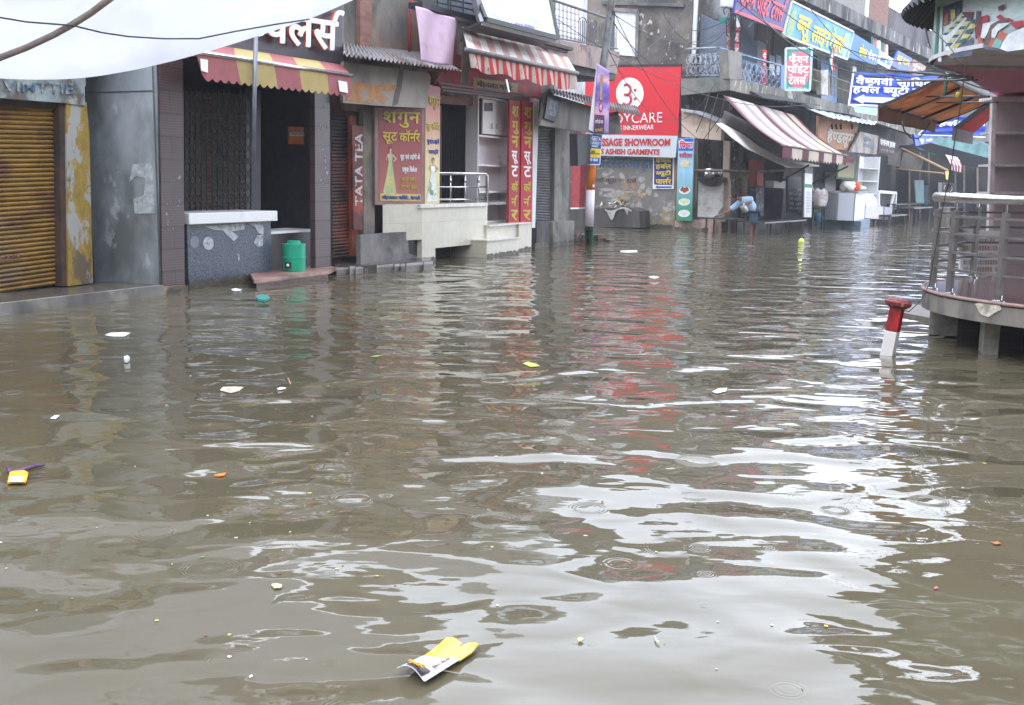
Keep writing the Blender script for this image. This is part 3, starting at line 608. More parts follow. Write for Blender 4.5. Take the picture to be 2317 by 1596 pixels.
def printfig(parent, f, skin_, top, skirt, seed=0):
    def bl(pts, m, nm, e): MB().prism([f(u, v, e) for u, v in pts], -pn * .003).build(nm, m, parent)
    bl([(.42, .3), (.58, .3), (.8, .98), (.72, 1.), (.2, 1.), (.12, .97), (.3, .62)], skirt, 'printed_skirt', .010)
    bl([(.36, .17), (.62, .17), (.6, .32), (.4, .32)], top, 'printed_blouse', .012)
    bl([(.46, .11), (.54, .11), (.55, .17), (.66, .18), (.84, .27), (.66, .34), (.64, .31), (.74, .27), (.6, .2), (.36, .2), (.3, .3), (.26, .29), (.33, .18), (.45, .17)], skin_, 'printed_arms', .013)
    bl([(.5 + .055 * math.cos(k * .785), .08 + .045 * math.sin(k * .785)) for k in range(8)], skin_, 'printed_face', .014)
    bl([(.43, .09), (.44, .03), (.5, .01), (.56, .03), (.57, .09), (.54, .05), (.47, .05)], blk, 'printed_hair', .016)
skn = mat('printed_skin', S(186, 160, 130), .5); skt = mat('printed_lime_skirt', S(186, 180, 110), .5, stain=S(150, 170, 130), sc=6)
printfig(po, lambda u, v, e: bil(pq, .1 + .38 * u, .39 + .49 * v) + pn * e, skn, mat('printed_pale_green', S(170, 176, 140), .5), skt)
# second narrow poster, faces the street
pq = [dn(LF.V(963, 190, .14), LF.V(963, 190, .14).z), LF.V(996, 198, .14), LF.V(996, 460, .14), LF.V(965, 463, .14)]; pq[3] = dn(pq[0], pq[3].z); pq[2] = dn(pq[1], pq[2].z); pn = LF.n
p2 = thing('shop_poster', 'narrow poster fading from red to pale yellow with a woman in white', 'poster', pq[3])
MB().prism(pq, -pn * .06).build('print', gradmat('red_to_cream_ink', S(176, 50, 60), S(214, 200, 140), pq[3].z + .6, pq[0].z - .15), p2)
text('\u0936\u0917\u0941\u0928', inn(.2, .09, .98, .2, .006), gold, p2, bold=.02); text('\u0938\u0942\u091f \u0915\u0949\u0930\u094d\u0928\u0930', inn(.06, .3, .94, .39, .006), gold, p2, bold=.02)
text('\u0938\u0941\u0928\u094d\u0926\u0930 \u0932\u0939\u0902\u0917\u0947', inn(.1, .44, .92, .5, .006), blup, p2); text('\u0938\u093e\u0921\u093c\u0940', inn(.2, .53, .88, .58, .006), blup, p2)
printfig(p2, lambda u, v, e: bil(pq, -.1 + 1.2 * u, .6 + .38 * v) + pn * (e), skn, wht, mat('printed_white_green', S(210, 214, 206), .5, stain=S(110, 140, 110), sc=4, lo=.55, hi=.6))
# white shelving unit with cupboard
cab = thing('wall_cabinet', 'tall white shelving unit with small cupboard doors beside the red shop boards', 'cabinet', LF.V(1116, 545, -.2))
wl = mat('white_laminate', S(218, 212, 212), .45, mix=.05, stain=S(160, 140, 132), sc=1.5, lo=.6, hi=.75)
zc0, zc1 = .66, LF.V(1116, 222, -.2).z; ta, tb = LF.T(1082, -.2), LF.T(1152, -.2)
mbx = MB(); tblock(LF, ta, tb, -.5, -.45, zc0, zc1, mbx); tblock(LF, ta - .04, ta, -.5, -.2, zc0, zc1, mbx); tblock(LF, tb, tb + .04, -.5, -.2, zc0, zc1, mbx); tblock(LF, ta, tb, -.45, -.2, zc1 - .04, zc1, mbx); tblock(LF, ta, tb, -.45, -.2, zc0, zc0 + .03, mbx)
mbx.build('carcass', wl, cab)
for y in (310, 375, 435): z = LF.V(1116, y, -.2).z; tblock(LF, ta, tb, -.45, -.21, z - .02, z + .02).build('shelf', wl, cab)
zz = LF.V(1116, 305, -.2).z
for k, (x0, x1) in enumerate(((1090, 1119), (1120, 1152))):
    dr = tblock(LF, LF.T(x0, -.2), LF.T(x1, -.2), -.22, -.19, zz, zc1 - .06).build('cupboard_door', wl, cab)
    xx = 1114 if k == 0 else 1125; MB().tube([LF.V(xx, 280, -.17), LF.V(xx - 1, 286, -.15), LF.V(xx, 292, -.17)], .012, 6).build('handle', steel, dr)
panel('vent_grille', LF, [(1096, 233), (1115, 233), (1115, 252), (1096, 252)], -.185, .01, blk, cab)
# two red vertical boards
for nm, x0, x1, lab, ct_ in (('a', 1154, 1177, 'narrow red vertical sign with yellow Hindi letters, left of the matching pair', 1.), ('b', 1181, 1207, 'wider red vertical sign with yellow and white Hindi letters, right of the pair', 1.)):
    sv = thing('vertical_sign', lab, 'sign', LF.V(x0 + 12, 512, .05), 'tall red signs beside the clothing shop steps')
    bq = [LF.V(x0, 226 + (x0 - 1154) * .1, .08), LF.V(x1, 229 + (x0 - 1154) * .1, .08), LF.V(x1 - 3, 514, .08), LF.V(x0 - 3, 513, .08)]
    MB().prism(bq, -LF.n * .06).build('board', redp2 if nm == 'a' else mat('red_board', S(176, 34, 50), .5, mix=.08), sv)
    for i, ch in enumerate(['\u0936', '\u0917\u0941', '\u0928', '\u0938\u0942', '\u091f', '\u0915\u0949', '\u0930\u094d\u0928', '\u0930']):
        v = .045 + i * .117; w_ = .62 if nm == 'b' else .6
        text(ch, [bil(bq, a_, b2) + LF.n * .004 for a_, b2 in ((.2, v), (.2 + w_, v), (.2 + w_, v + (.085 if i not in (1, 3) else .1)), (.2, v + (.085 if i not in (1, 3) else .1)))], wht if i in (3, 4) else gold, sv, name='letter', bold=.03, ext=.008)
panel('white_pilaster', LF, [(1208, 222), (1220, 226), (1211, 516), (1204, 516)], .1, .1, white, bD)
# red and white awning
aw1, aw2 = mat('white_canvas', S(240, 234, 230), .85, trans=.45, mix=.06), mat('striped_red_canvas', S(206, 60, 56), .8, trans=.25, mix=.15)
aw3 = mat('washed_out_pink_stripe', S(218, 182, 172), .85, trans=.45, mix=.06); aw4 = mat('dirty_white_canvas', S(196, 184, 174), .85, mix=.15, stain=S(130, 100, 80), sc=3, lo=.58, hi=.7, trans=.2)
cuts = [((k + 1) / 17, k % 2) for k in range(17)]
aw = awning('awning', 'white awning with thin faded stripes and a red and white valance, above the clothing shop', [LF.V(1045, 61, .0), LF.V(1277, 117, .0)], [LF.V(1058, 113, 1.1), LF.V(1305, 166, 1.1)], [LF.V(1067, 160, 1.08), LF.V(1306, 200, 1.08)], [aw1, aw3], cuts, scal=.0, railm=mat('grey_rail', S(110, 106, 104), .5), rr=.045)
for o in list(aw.children):
    if o.name.startswith('valance'):
        bpy.data.objects.remove(o)
rq = [LF.V(1061, 117, 1.08), LF.V(1304, 170, 1.08), LF.V(1306, 205, 1.06), LF.V(1066, 157, 1.06)]
MB().grid(lambda u, v: bil(rq, u, v) + LF.n * (.035 * math.sin(u * 46) * v) + UP * (.03 * math.sin(u * 27 + 1) * v - .02 * (u > .5) * v), 136, 5, lambda i, j: (0 if (i >= 126 or i < 6 or (i // 4) % 2 == 0) else 1)).build('valance', [aw4, aw2], aw, solid=.005)
# slanted hoarding above it
ho = thing('hoarding', 'leaning white advertising hoarding with pastel print in a black frame above the awning', 'billboard', LF.V(1180, 100, .7))
hq = [LF.V(1066, -40, .3), LF.V(1240, -20, .3), LF.V(1262, 88, 1.1), LF.V(1098, 46, 1.1)]
hn = ((hq[1] - hq[0]).cross(hq[3] - hq[0])).normalized(); hn = hn if hn.dot(EY - hq[0]) > 0 else -hn
MB().prism(hq, -hn * .12).build('panel', mat('pale_print', S(176, 182, 186), .5, mix=.05, stain=S(176, 196, 130), sc=1.2, lo=.55, hi=.66, stain2=(S(110, 156, 186), .6, .66, 2.2)), ho)
mbx = MB()
for i in range(4): mbx.bar(hq[i] + hn * .02, hq[(i + 1) % 4] + hn * .02, .06, .09)
mbx.prism([hq[3] + UP * .0, hq[2], hq[2] - UP * .12 - LF.n * .5, hq[3] - UP * .12 - LF.n * .5], (0, 0, -.02)).build('frame', blackm, ho)
text('Perfect', [bil(hq, u, v) + hn * .01 for u, v in ((.1, .8), (.3, .8), (.3, .9), (.1, .9))], mat('aqua_print', S(96, 170, 176), .5), ho, bold=.0)
text('www.lifeline', [bil(hq, u, v) + hn * .01 for u, v in ((.38, .86), (.66, .84), (.66, .92), (.38, .93))], mat('violet_print', S(120, 110, 170), .5), ho, bold=.0)
panel('bracket_box', LF, [(1072, -20), (1082, -18), (1100, 42), (1090, 50)], .85, .1, mat('grey_box', S(130, 130, 134), .6), ho)
MB().bar(LF.V(1026, 42, .35), LF.V(1290, 112, .35), .16, .07).bar(LF.V(1060, 60, .3), LF.V(1280, 118, .3), .1, .05).build('ledge_beam', mat('grimy_beam', S(84, 78, 78), .8), bD)
# grille balcony
gr = thing('window_grille', 'dark window grille with pale horizontal slats above the pink cloth', 'window', LF.V(1030, 30, .0))
panel('back', LF, [(985, -60), (1080, -40), (1078, 40), (985, 15)], -.25, .05, mat('pale_blue_shutter', S(120, 126, 140), .6), gr)
mbx = MB()
for i in range(7): mbx.bar(LF.V(985, -55 + i * 12, .1), LF.V(1078, -40 + i * 13, .1), .025)
for x in (990, 1014, 1020, 1048, 1072): mbx.bar(LF.V(x, -60, .12), LF.V(x, 30, .12), .03)
mbx.bar(LF.V(940, 12, .2), LF.V(1082, 50, .2), .3, .1).build('grille_frame', blackm, gr)
panel('hanging_panel', LF, [(940, -30), (986, -20), (984, 12), (940, 0)], .1, .06, dark2, gr)

# --- balcony building
bE = thing('balcony_building', 'old building with a stained concrete balcony slab behind the steel pole', 'building', LF.V(1310, 150, -.4))
tE0, tE1 = LF.T(1250, -1.5), LF.T(1400, -1.5)
tblock(LF, tE0 - 1.5, LF.T(1318, -1.6), -10, -1.6, 3.4, 9.6).build('upper_wall', mat('pale_upper_wall', S(190, 190, 190), .8, stain=S(120, 116, 112), sc=.7, lo=.52, hi=.7), bE)
sq = [LF.V(1236, 84, .3), LF.V(1402, 118, .3), LF.V(1396, 168, .3), LF.V(1290, 144, .3), LF.V(1240, 118, .3)]
MB().prism(sq, -LF.n * 2.2).build('balcony_slab', mat('pinkish_stained_slab', S(142, 128, 122), .85, stain=S(168, 140, 134), sc=1.4, lo=.5, hi=.6, stain2=(S(84, 78, 74), .55, .68, 1.7)), bE)
panel('beam', LF, [(1270, 140), (1395, 168), (1392, 184), (1300, 166)], .1, 1.5, concd, bE)
mbx = MB(); O = .28
mbx.tube([LF.V(1225, -8, O), LF.V(1388, 46, O)], .035, 8); mbx.tube([LF.V(1236, 82, O), LF.V(1398, 111, O)], .02, 6)
for k in range(9):
    x = 1238 + k * 9; mbx.tube([LF.V(x, -4 + (x - 1225) * .33, O), LF.V(x, 84 + (x - 1236) * .18, O)], .012, 5)
for k in range(4): mbx.tube([LF.V(1236, 14 + k * 16, O), LF.V(1308, 34 + k * 15, O)], .01, 5)
for c_ in (1318, 1341, 1365, 1386):
    yb = 84 + (c_ - 1236) * .18; yt = yb - 62 + (c_ - 1318) * .0
    for k in range(5):
        x = c_ - 8 + k * 4; mbx.tube([LF.V(x, yb, O), LF.V(x, yt + 8 + abs(k - 2) ** 2 * 2.2, O)], .014, 5)
    mbx.tube([LF.V(c_ - 9 * math.cos(a_), yt + 16 - 13 * math.sin(a_), O) for a_ in [k * math.pi / 8 for k in range(9)]], .016, 5)
mbx.build('balcony_railing', mat('grey_iron_railing', S(96, 96, 100), .6), bE)
panel('white_side', LF, [(1225, -30), (1320, -10), (1316, 90), (1236, 70)], -.9, .1, white, bE)

# --- small shutter shop
bF = thing('shop_building', 'small shop with grey roller shutter on a concrete plinth, left of the pole', 'building', LF.V(1240, 500, -.3))
slats(Vs(LF, [(1213, 290), (1256, 292), (1252, 500), (1210, 498)], -.35), 34, .015, LF.n).build('roller_shutter', mat('grey_roller', S(92, 92, 92), .55, stain=S(66, 64, 62), sc=1.6), bF)
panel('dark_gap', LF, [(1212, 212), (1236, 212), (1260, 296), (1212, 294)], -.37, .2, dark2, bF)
panel('pillar', LF, [(1256, 280), (1290, 286), (1286, 500), (1254, 500)], -.25, .1, conc, bF)
tblock(LF, LF.T(1212, .0), LF.T(1252, .0), -.9, .05, -.3, .62).build('plinth', concd, bF)
tblock(LF, LF.T(1252, .1), LF.T(1300, .1), -.9, .12, -.3, .6).build('block', conc, bF)
tblock(LF, LF.T(1213, -.5), LF.T(1290, -.5), -1.5, -.5, -.3, 3.3).build('wall', concd, bF)
panel('fascia_board', LF, [(1234, 212), (1262, 218), (1350, 245), (1342, 302), (1300, 296), (1222, 284)], .5, .06, mat('grey_fascia', S(124, 120, 114), .85, stain=S(84, 78, 72), sc=1.2, streak=3, lo=.5, hi=.68), bF)
corr(LF.V(1244, 200, -.4), LF.V(1352, 222, -.4), LF.V(1356, 244, .8), LF.V(1248, 210, .8), 16, .02).build('corrugated_roof', rust, bF, solid=.004)
pf = thing('picture_frame', 'black framed portrait print on the grey fascia left of the pole', 'picture', LF.V(1252, 272, .55))
panel('frame', LF, [(1240, 216), (1270, 226), (1258, 276), (1232, 268)], .56, .03, mat('black_frame', (.03, .03, .035), .3), pf)
panel('print', LF, [(1244, 224), (1266, 231), (1257, 264), (1238, 259)], .566, .004, mat('grey_portrait', S(104, 112, 120), .4, stain=S(50, 54, 60), sc=9), pf)
bd = thing('hanging_board', 'grey metal sheet hanging on struts in front of the red showroom sign', 'board', Q(1390, 300, 27.5))
MB().prism([Q(1352, 262, 27.2), Q(1398, 252, 27.2), Q(1406, 303, 27.2), Q(1350, 305, 27.2)], (0.02, .05, 0)).build('sheet', mat('dirty_sheet', S(112, 110, 104), .7, stain=S(80, 76, 70), sc=2), bd)
corr(Q(1375, 232, 28), Q(1440, 240, 28), Q(1454, 264, 27), Q(1376, 248, 27), 12, .02).build('corrugated_sheet', rust, bd, solid=.004)
MB().bar(Q(1400, 252, 27.1), Q(1425, 285, 27.1), .03).bar(Q(1425, 282, 27.1), Q(1430, 290, 27.1), .04).build('strut', wood, bd)
tag(panel('dark_shop_box', LF, [(1306, 303), (1340, 304), (1338, 372), (1308, 376)], 1.0, .2, mat('charcoal_box', (.03, .03, .032), .6)), 'black metal box fixed between shutter shop and pole', 'box')
rb_ = MB(); rnd = random.Random(5)
base = G(1330, 545, .02)
for k in range(26):
    a_, r2 = rnd.uniform(0, 6.3), rnd.uniform(0, .75) ** .7; c_ = base + Vector((math.cos(a_) * r2 * .9 - .1, math.sin(a_) * r2 * .5 + .5, -.05)); s2 = rnd.uniform(.12, .3)
    pts = [c_ + Vector((math.cos(q_ + a_) * s2 * rnd.uniform(.6, 1), math.sin(q_ + a_) * s2 * rnd.uniform(.6, 1), 0)) for q_ in (0, 1.2, 2.5, 3.8, 5)]
    rb_.prism(pts, (rnd.uniform(-.05, .05), rnd.uniform(-.05, .05), s2 * rnd.uniform(.4, 1.) * (1.3 - r2)))
tag(rb_.build('rubble_pile', mat('rubble', S(112, 100, 92), .9, stain=S(74, 64, 58), sc=5, lo=.45, hi=.6), None), 'heap of broken rubble at the foot of the pole', 'rubble', kind='stuff')

# ================================================================== PAINTED WALL BUILDING with the red showroom sign
bG = thing('corner_building', 'tall blackened building with white door above the red showroom sign', 'building', RB.V(1430, 500, 0))
sooty = mat('sooty_wall', S(112, 104, 96), .9, stain=S(62, 58, 56), sc=.45, lo=.46, hi=.6, streak=1.3, stain2=(S(176, 170, 162), .6, .66, 4.5), mix=.3)
tG0, tG1 = RB.T(1250, 0), RB.T(1549, 0)
tblock(RB, tG0 - 3, tG1, -10, 0, -.3, 11.2).build('side_wall', sooty, bG)
panel('white_door', RB, [(1392, 24), (1441, 28), (1438, 128), (1390, 124)], .04, .03, mat('white_door', S(206, 206, 212), .6), bG)
MB().bar(RB.V(1388, 22, .06), RB.V(1444, 26, .06), .12, .12).bar(RB.V(1442, 26, .06), RB.V(1440, 130, .06), .1, .1).build('door_surround', conc, bG)
panel('ledge_moulding', RB, [(1360, 2), (1546, 8), (1546, 16), (1360, 10)], .12, .14, concd, bG)
pw = mat('poster_scarred_wall', S(122, 118, 112), .85, stain=S(176, 144, 76), sc=.8, lo=.55, hi=.66, stain2=(S(170, 164, 156), .56, .62, 2.6), mix=.22)
panel('painted_wall', RB, [(1316, 340), (1532, 356), (1526, 522), (1290, 505)], .03, .03, pw, bG)
text('\u092b\u0930\u0938\u094d\u0924\u0905\u093e\u0921\u093c\u093e', [RB.V(1345, 357, .035), RB.V(1478, 362, .035), RB.V(1476, 388, .035), RB.V(1345, 386, .035)], mat('faded_blue_wall_letters', S(76, 104, 136), .85, mix=.5, sc=8), bG, bold=.03, ext=.01)
text('\u092f\u0939\u093e\u0901 \u0915\u0942\u0921\u093c\u093e \u0928\u093e \u0921\u093e\u0932\u0947\u0902', [RB.V(1345, 400, .035), RB.V(1440, 402, .035), RB.V(1440, 418, .035), RB.V(1345, 416, .035)], mat('faded_brown_wall_letters', S(80, 70, 66), .85, mix=.4), bG, bold=.0, ext=.01)
mbx = MB(); rnd = random.Random(11)
for x, y, w, h2 in ((1352, 425, 40, 9), (1360, 436, 50, 12), (1405, 432, 34, 5), (1428, 412, 12, 20), (1446, 414, 16, 18), (1462, 424, 14, 18), (1450, 436, 12, 8), (1478, 436, 12, 12), (1492, 420, 14, 10), (1410, 446, 18, 8), (1378, 398, 14, 6)):
    n_ = 7; pts = [(x + w / 2 + w / 2 * math.cos(k * 6.283 / n_) * rnd.uniform(.6, 1.2), y + h2 / 2 + h2 / 2 * math.sin(k * 6.283 / n_) * rnd.uniform(.6, 1.2)) for k in range(n_)]
    mbx.prism(Vs(RB, pts, .035), RB.n * .006, rnd.choice((0, 0, 1, 2)))
mbx.build('torn_poster', [mat('torn_paper', S(158, 152, 148), .8), mat('torn_red_paper', S(170, 112, 96), .8), mat('torn_yellow_paper', S(188, 158, 96), .8)], bG)
panel('low_ledge', RB, [(1286, 474), (1424, 470), (1446, 478), (1448, 516), (1286, 512)], .8, .8, mat('dark_ledge_wall', S(84, 80, 76), .85, stain=S(60, 56, 54), sc=1.5, streak=4), bG)
panel('red_column', RB, [(1294, 350), (1314, 352), (1310, 470), (1291, 470)], .5, .4, mat('red_column_paint', S(160, 62, 66), .7), bG)
panel('column_base', RB, [(1291, 470), (1311, 470), (1308, 486), (1290, 486)], .52, .42, wht, bG)
panel('bright_gap', RB, [(1268, 360), (1294, 362), (1290, 480), (1262, 478)], -.0, .02, mat('pale_courtyard', S(150, 150, 152), .8, stain=S(110, 104, 104), sc=1, lo=.45, hi=.6), bG)
rs = thing('showroom_sign', 'big red showroom sign with white circle emblem over a white lettered strip', 'sign', RB.V(1430, 355, .35))
panel('red_panel', RB, [(1322, 166), (1366, 164), (1366, 150), (1541, 149), (1534, 308), (1318, 303)], .35, .1, mat('flex_red', S(206, 40, 50), .4, mix=.04, bump=0), rs)
panel('white_panel', RB, [(1317, 304), (1533, 308), (1528, 357), (1308, 351)], .36, .1, mat('flex_white', S(196, 202, 206), .4, mix=.04, bump=0), rs)
MB().bar(RB.V(1362, 150, .32), RB.V(1542, 148, .32), .08, .08).bar(RB.V(1541, 149, .3), RB.V(1534, 308, .3), .05, .08).build('frame', blackm, rs)
MB().prism(Vs(RB, [(1425 + 31 * math.cos(k * math.pi / 20), 212 + 36 * math.sin(k * math.pi / 20)) for k in range(40)], .362), -RB.n * .01).build('emblem_disc', wht, rs)
eb = MB(); eo = .375
def arc(cx, cy, rx, ry, a0, a1, n=14): return [RB.V(cx + rx * math.cos(R(a0 + (a1 - a0) * k / n)), cy + ry * math.sin(R(a0 + (a1 - a0) * k / n)), eo) for k in range(n + 1)]
eb.tube(arc(1418, 203, 9, 12, -130, 85), .04, 6).tube(arc(1418, 225, 10, 12, -85, 140), .04, 6).tube([RB.V(1412, 214, eo), RB.V(1419, 214, eo)], .04, 6)
for y in (204, 224): eb.lathe(RB.V(1437, y, eo) - UP * .04, [(.02, 0), (.05, .03), (.05, .06), (.02, .09)], 10)
eb.build('emblem_figure', mat('emblem_red', S(200, 50, 56), .5), rs, smooth=True)
text('BODYCARE', [RB.V(1354, 259, .36), RB.V(1499, 254, .36), RB.V(1498, 277, .36), RB.V(1354, 281, .36)], wht, rs, bold=-.005)
text("MEN'S INNERWEAR", [RB.V(1376, 285, .36), RB.V(1480, 282, .36), RB.V(1479, 293, .36), RB.V(1376, 296, .36)], wht, rs, bold=.004)
rrd = mat('sign_letter_red', S(186, 38, 48), .5)
text('MESSAGE SHOWROOM', [RB.V(1342, 313, .37), RB.V(1517, 314, .37), RB.V(1516, 331, .37), RB.V(1342, 331, .37)], rrd, rs, bold=.035)
text('M/S ASHISH GARMENTS', [RB.V(1346, 336, .37), RB.V(1493, 338, .37), RB.V(1492, 351, .37), RB.V(1346, 349, .37)], rrd, rs, bold=.03)
hp = thing('wall_poster', 'blue beauty parlour poster with yellow Hindi words and white arrow, on painted wall', 'poster', RB.V(1500, 426, .1))
panel('border', RB, [(1478, 356), (1525, 358), (1524, 428), (1477, 428)], .08, .03, wht, hp)
panel('print', RB, [(1480, 357), (1522, 359), (1521, 419), (1480, 418)], .09, .012, navy, hp)
for i, (s2, y) in enumerate((('\u0938\u093e\u0927\u094d\u0935\u0940\u0915\u093e', 353), ('\u0939\u0930\u094d\u092c\u0932', 369), ('\u092c\u094d\u092f\u0942\u091f\u0940', 385), ('\u092a\u093e\u0930\u094d\u0932\u0930', 402))):
    text(s2, [RB.V(1484, y, .095), RB.V(1519, y, .095), RB.V(1519, y + 15, .095), RB.V(1484, y + 15, .095)], yel, hp, bold=.03)
MB().prism(Vs(RB, [(1482, 423), (1488, 420), (1488, 422), (1520, 422), (1520, 425), (1488, 425), (1488, 427)], .095), -RB.n * .004).build('arrow', blup, hp)
# rubbish on the ledge
rnd = random.Random(4); mbx = MB(); ctr = RB.V(1395, 468, .5)
for k in range(60):
    c_ = ctr + Vector((rnd.gauss(0, .2), rnd.gauss(0, .12), abs(rnd.gauss(0, .12)) + .02)); pts = [c_ + Vector((rnd.uniform(-.13, .13), rnd.uniform(-.1, .1), rnd.uniform(-.1, .1))) for _ in range(3)]
    mbx.add(pts + [c_], [(0, 1, 2), (0, 1, 3), (1, 2, 3)], rnd.choice((0, 0, 1, 2)))
tag(mbx.build('rubbish_heap', [mat('rubbish_white', S(200, 196, 186), .8), mat('rubbish_brown', S(96, 80, 66), .8), mat('rubbish_dark', (.03, .03, .03), .8)], None, smooth=False), 'heap of dirty plastic rubbish on the ledge below the painted wall', 'rubbish')
ck = MB().grid(lambda u, v: RB.V(1369 + 60 * u, 473 + 4 * math.sin(u * 7) + v * (4 + 18 * max(0, math.sin(u * 9.5 - .8)) * (u < .85)), .83) + RB.n * .02 * math.sin(u * 20), 30, 8)
tag(ck.build('white_rag', mat('white_rag', S(176, 172, 166), .8), None, smooth=True, solid=.01), 'torn white rag draped over the ledge edge below the rubbish', 'rag')

# ------------------------------------------------------------------ pole
pd = G(1332, 560, 0).y
pl_ = thing('utility_pole', 'leaning steel utility pole painted orange, white and green at the bottom', 'pole', G(1332, 560, 0))
ax = lambda y: Q(1332 + (560 - y) * (1387 - 1332) / 560 if y < 300 else 1332 + (560 - y) * .034, y, pd)
b0, b1, b2_, b3 = G(1332, 565, -.3), Q(1333, 513, pd), Q(1336, 430, pd), Q(1339, 372, pd)
MB().tube([b0, b1], .108, 20).build('green_band', mat('pole_green', S(24, 92, 66), .5, mix=.2, stain=S(40, 70, 60), sc=6), pl_, smooth=True)
MB().tube([b1, b2_], .107, 20).build('white_band', mat('pole_white', S(206, 200, 206), .5, mix=.05, stain=S(120, 110, 110), sc=7, lo=.64, hi=.7), pl_, smooth=True)
MB().tube([b2_, b3, Q(1341, 330, pd)], .106, 20).build('orange_band', mat('pole_orange', S(214, 118, 30), .5, mix=.1), pl_, smooth=True)
MB().tube([Q(1341, 330, pd), Q(1354, 225, pd), Q(1372, 100, pd), Q(1390, -40, pd), Q(1402, -140, pd)], [.1, .1, .09, .085, .08], 16).build('upper_shaft', mat('galvanised_pole', S(118, 122, 120), .5, metal=.4, stain=S(84, 80, 76), sc=3), pl_, smooth=True)
MB().prism([Q(1341, 418, pd - .11), Q(1345, 418, pd - .1), Q(1345, 424, pd - .1), Q(1341, 424, pd - .11)], (0, -.006, 0)).build('white_sticker', wht, pl_)
pb = thing('pole_banner', 'tall purple printed banner and white backing tied to the steel pole', 'banner', Q(1355, 300, pd - .2))
MB().prism([Q(1351, 142, pd - .2), Q(1340, 225, pd - .2), Q(1332, 293, pd - .2), Q(1337, 296, pd - .2), Q(1345, 300, pd - .2), Q(1352, 230, pd - .2), Q(1359, 160, pd - .2)], (0, .03, 0)).build('white_backing', wht, pb)
bq = [Q(1353, 143, pd - .26), Q(1379, 162, pd - .3), Q(1377, 304, pd - .3), Q(1338, 296, pd - .26)]
bq = [Q(1351, 143, pd - .26), Q(1379, 161, pd - .3), Q(1377, 302, pd - .3), Q(1342, 304, pd - .26)]
MB().grid(lambda u, v: bil(bq, u, v) + Vector((0, .02 * math.sin(v * 14), 0)), 6, 24).build('print', mat('purple_festival_print', S(176, 150, 200), .5, stain=S(110, 90, 180), sc=1.6, lo=.45, hi=.62, stain2=(S(226, 170, 150), .55, .68, 2.4), bump=0), pb, smooth=True, solid=.008)
def bb(u0, v0, u1, v1, e=.03): return [bil(bq, a_, b2) - Vector((0, e, 0)) for a_, b2 in ((u0, v0), (u1, v0), (u1, v1), (u0, v1))]
MB().prism(bb(.3, .12, .5, .3, .03), (0, .004, 0)).prism(bb(.33, .3, .48, .5, .03), (0, .004, 0)).build('gold_figure', mat('dull_gold_print', S(176, 140, 96), .5), pb)
MB().prism([bil(bq, .42 + .14 * math.cos(k * .524), .6 + .085 * math.sin(k * .524)) - Vector((0, .032, 0)) for k in range(12)], (0, .004, 0)).build('magenta_oval', mat('magenta_print', S(180, 40, 104), .5), pb)
text('\u0936\u094d\u0930\u0940', bb(.34, .55, .5, .65, .036), wht, pb)
MB().prism(bb(.04, .72, .7, .995, .03), (0, .004, 0)).build('dark_strip', mat('dark_plum_print', S(84, 50, 84), .5), pb)
text('\u0938\u092d\u0940 \u0915\u094b \u0928\u092e\u0928', bb(.1, .78, .62, .85, .036), wht, pb); text('\u0936\u093e\u092e\u0932\u0940', bb(.12, .91, .6, .97, .036), gold, pb)
pe = thing('pole_sign', 'small blue and yellow university course sign tied around the pole', 'sign', Q(1343, 374, pd - .18))
sq = [Q(1326, 300, pd - .18), Q(1363, 305, pd - .18), Q(1358, 374, pd - .18), Q(1322, 374, pd - .18)]
def ss(u0, v0, u1, v1, e=.008): return [bil(sq, a_, b2) - Vector((0, e, 0)) for a_, b2 in ((u0, v0), (u1, v0), (u1, v1), (u0, v1))]
MB().prism(sq, (0, .01, 0)).build('board', wht, pe)
MB().prism(ss(.05, .03, .97, .47), (0, .004, 0)).prism(ss(.05, .76, .95, .96), (0, .004, 0)).build('blue_field', mat('sign_blue', S(40, 90, 170), .5), pe)
MB().prism(ss(.05, .47, .96, .76), (0, .004, 0)).build('yellow_field', yel, pe)
MB().prism([bil(sq, u, v) - Vector((0, .014, 0)) for u, v in ((.1, .1), (.34, .12), (.34, .34), (.22, .42), (.1, .34))], (0, .004, 0)).build('shield', mat('shield_print', S(170, 186, 206), .5), pe)
text('GEETA', ss(.38, .08, .92, .22, .014), wht, pe, bold=.03); text('UNIVERSITY', ss(.4, .25, .93, .34, .014), wht, pe, bold=.02); text('PANIPAT', ss(.4, .36, .8, .43, .014), wht, pe, bold=.02)
text('B.Com.', ss(.1, .48, .66, .65, .014), blk, pe, bold=.02); text('92787 48888', ss(.18, .79, .82, .88, .014), wht, pe, bold=.02); text('(Hons.)', ss(.7, .6, .9, .65, .014), blk, pe)

# ================================================================== SWEET SHOP CORNER and the long market row
bH = thing('corner_building', 'sweet shop corner building with grey shutters above a stained concrete balcony', 'building', RF.P(0, 0, 0))
mossy = mat('mossy_concrete', S(120, 116, 108), .9, stain=S(66, 64, 60), sc=.9, lo=.48, hi=.64, streak=2.2, stain2=(S(176, 172, 164), .56, .64, 3.2), mix=.3)
c0 = RF.P(-.2, 0, 0)
ub = 1.6                                                           # upper wall stands back behind the balcony
tblock(RF, 1.62, 5.2, -9, -ub, 5.36, 8.19).build('upper_wall', mat('pale_grey_wall', S(170, 168, 168), .8, stain=S(120, 116, 112), sc=.6, lo=.5, hi=.7), bH)
panel('white_side_wall', RB, [(1549, -60), (1580, -60), (1572, 120), (1546, 180)], -.1, .1, white, bH)
front = [RB.V(1541, 178, .35), RB.V(1627, 176, .35), RB.V(1627, 210, .35), RB.V(1541, 216, .35)]
zs0, zs1 = 4.75, 5.25
pA, pB = RB.V(1543, 200, .35), RF.P(.15, .25, 0)
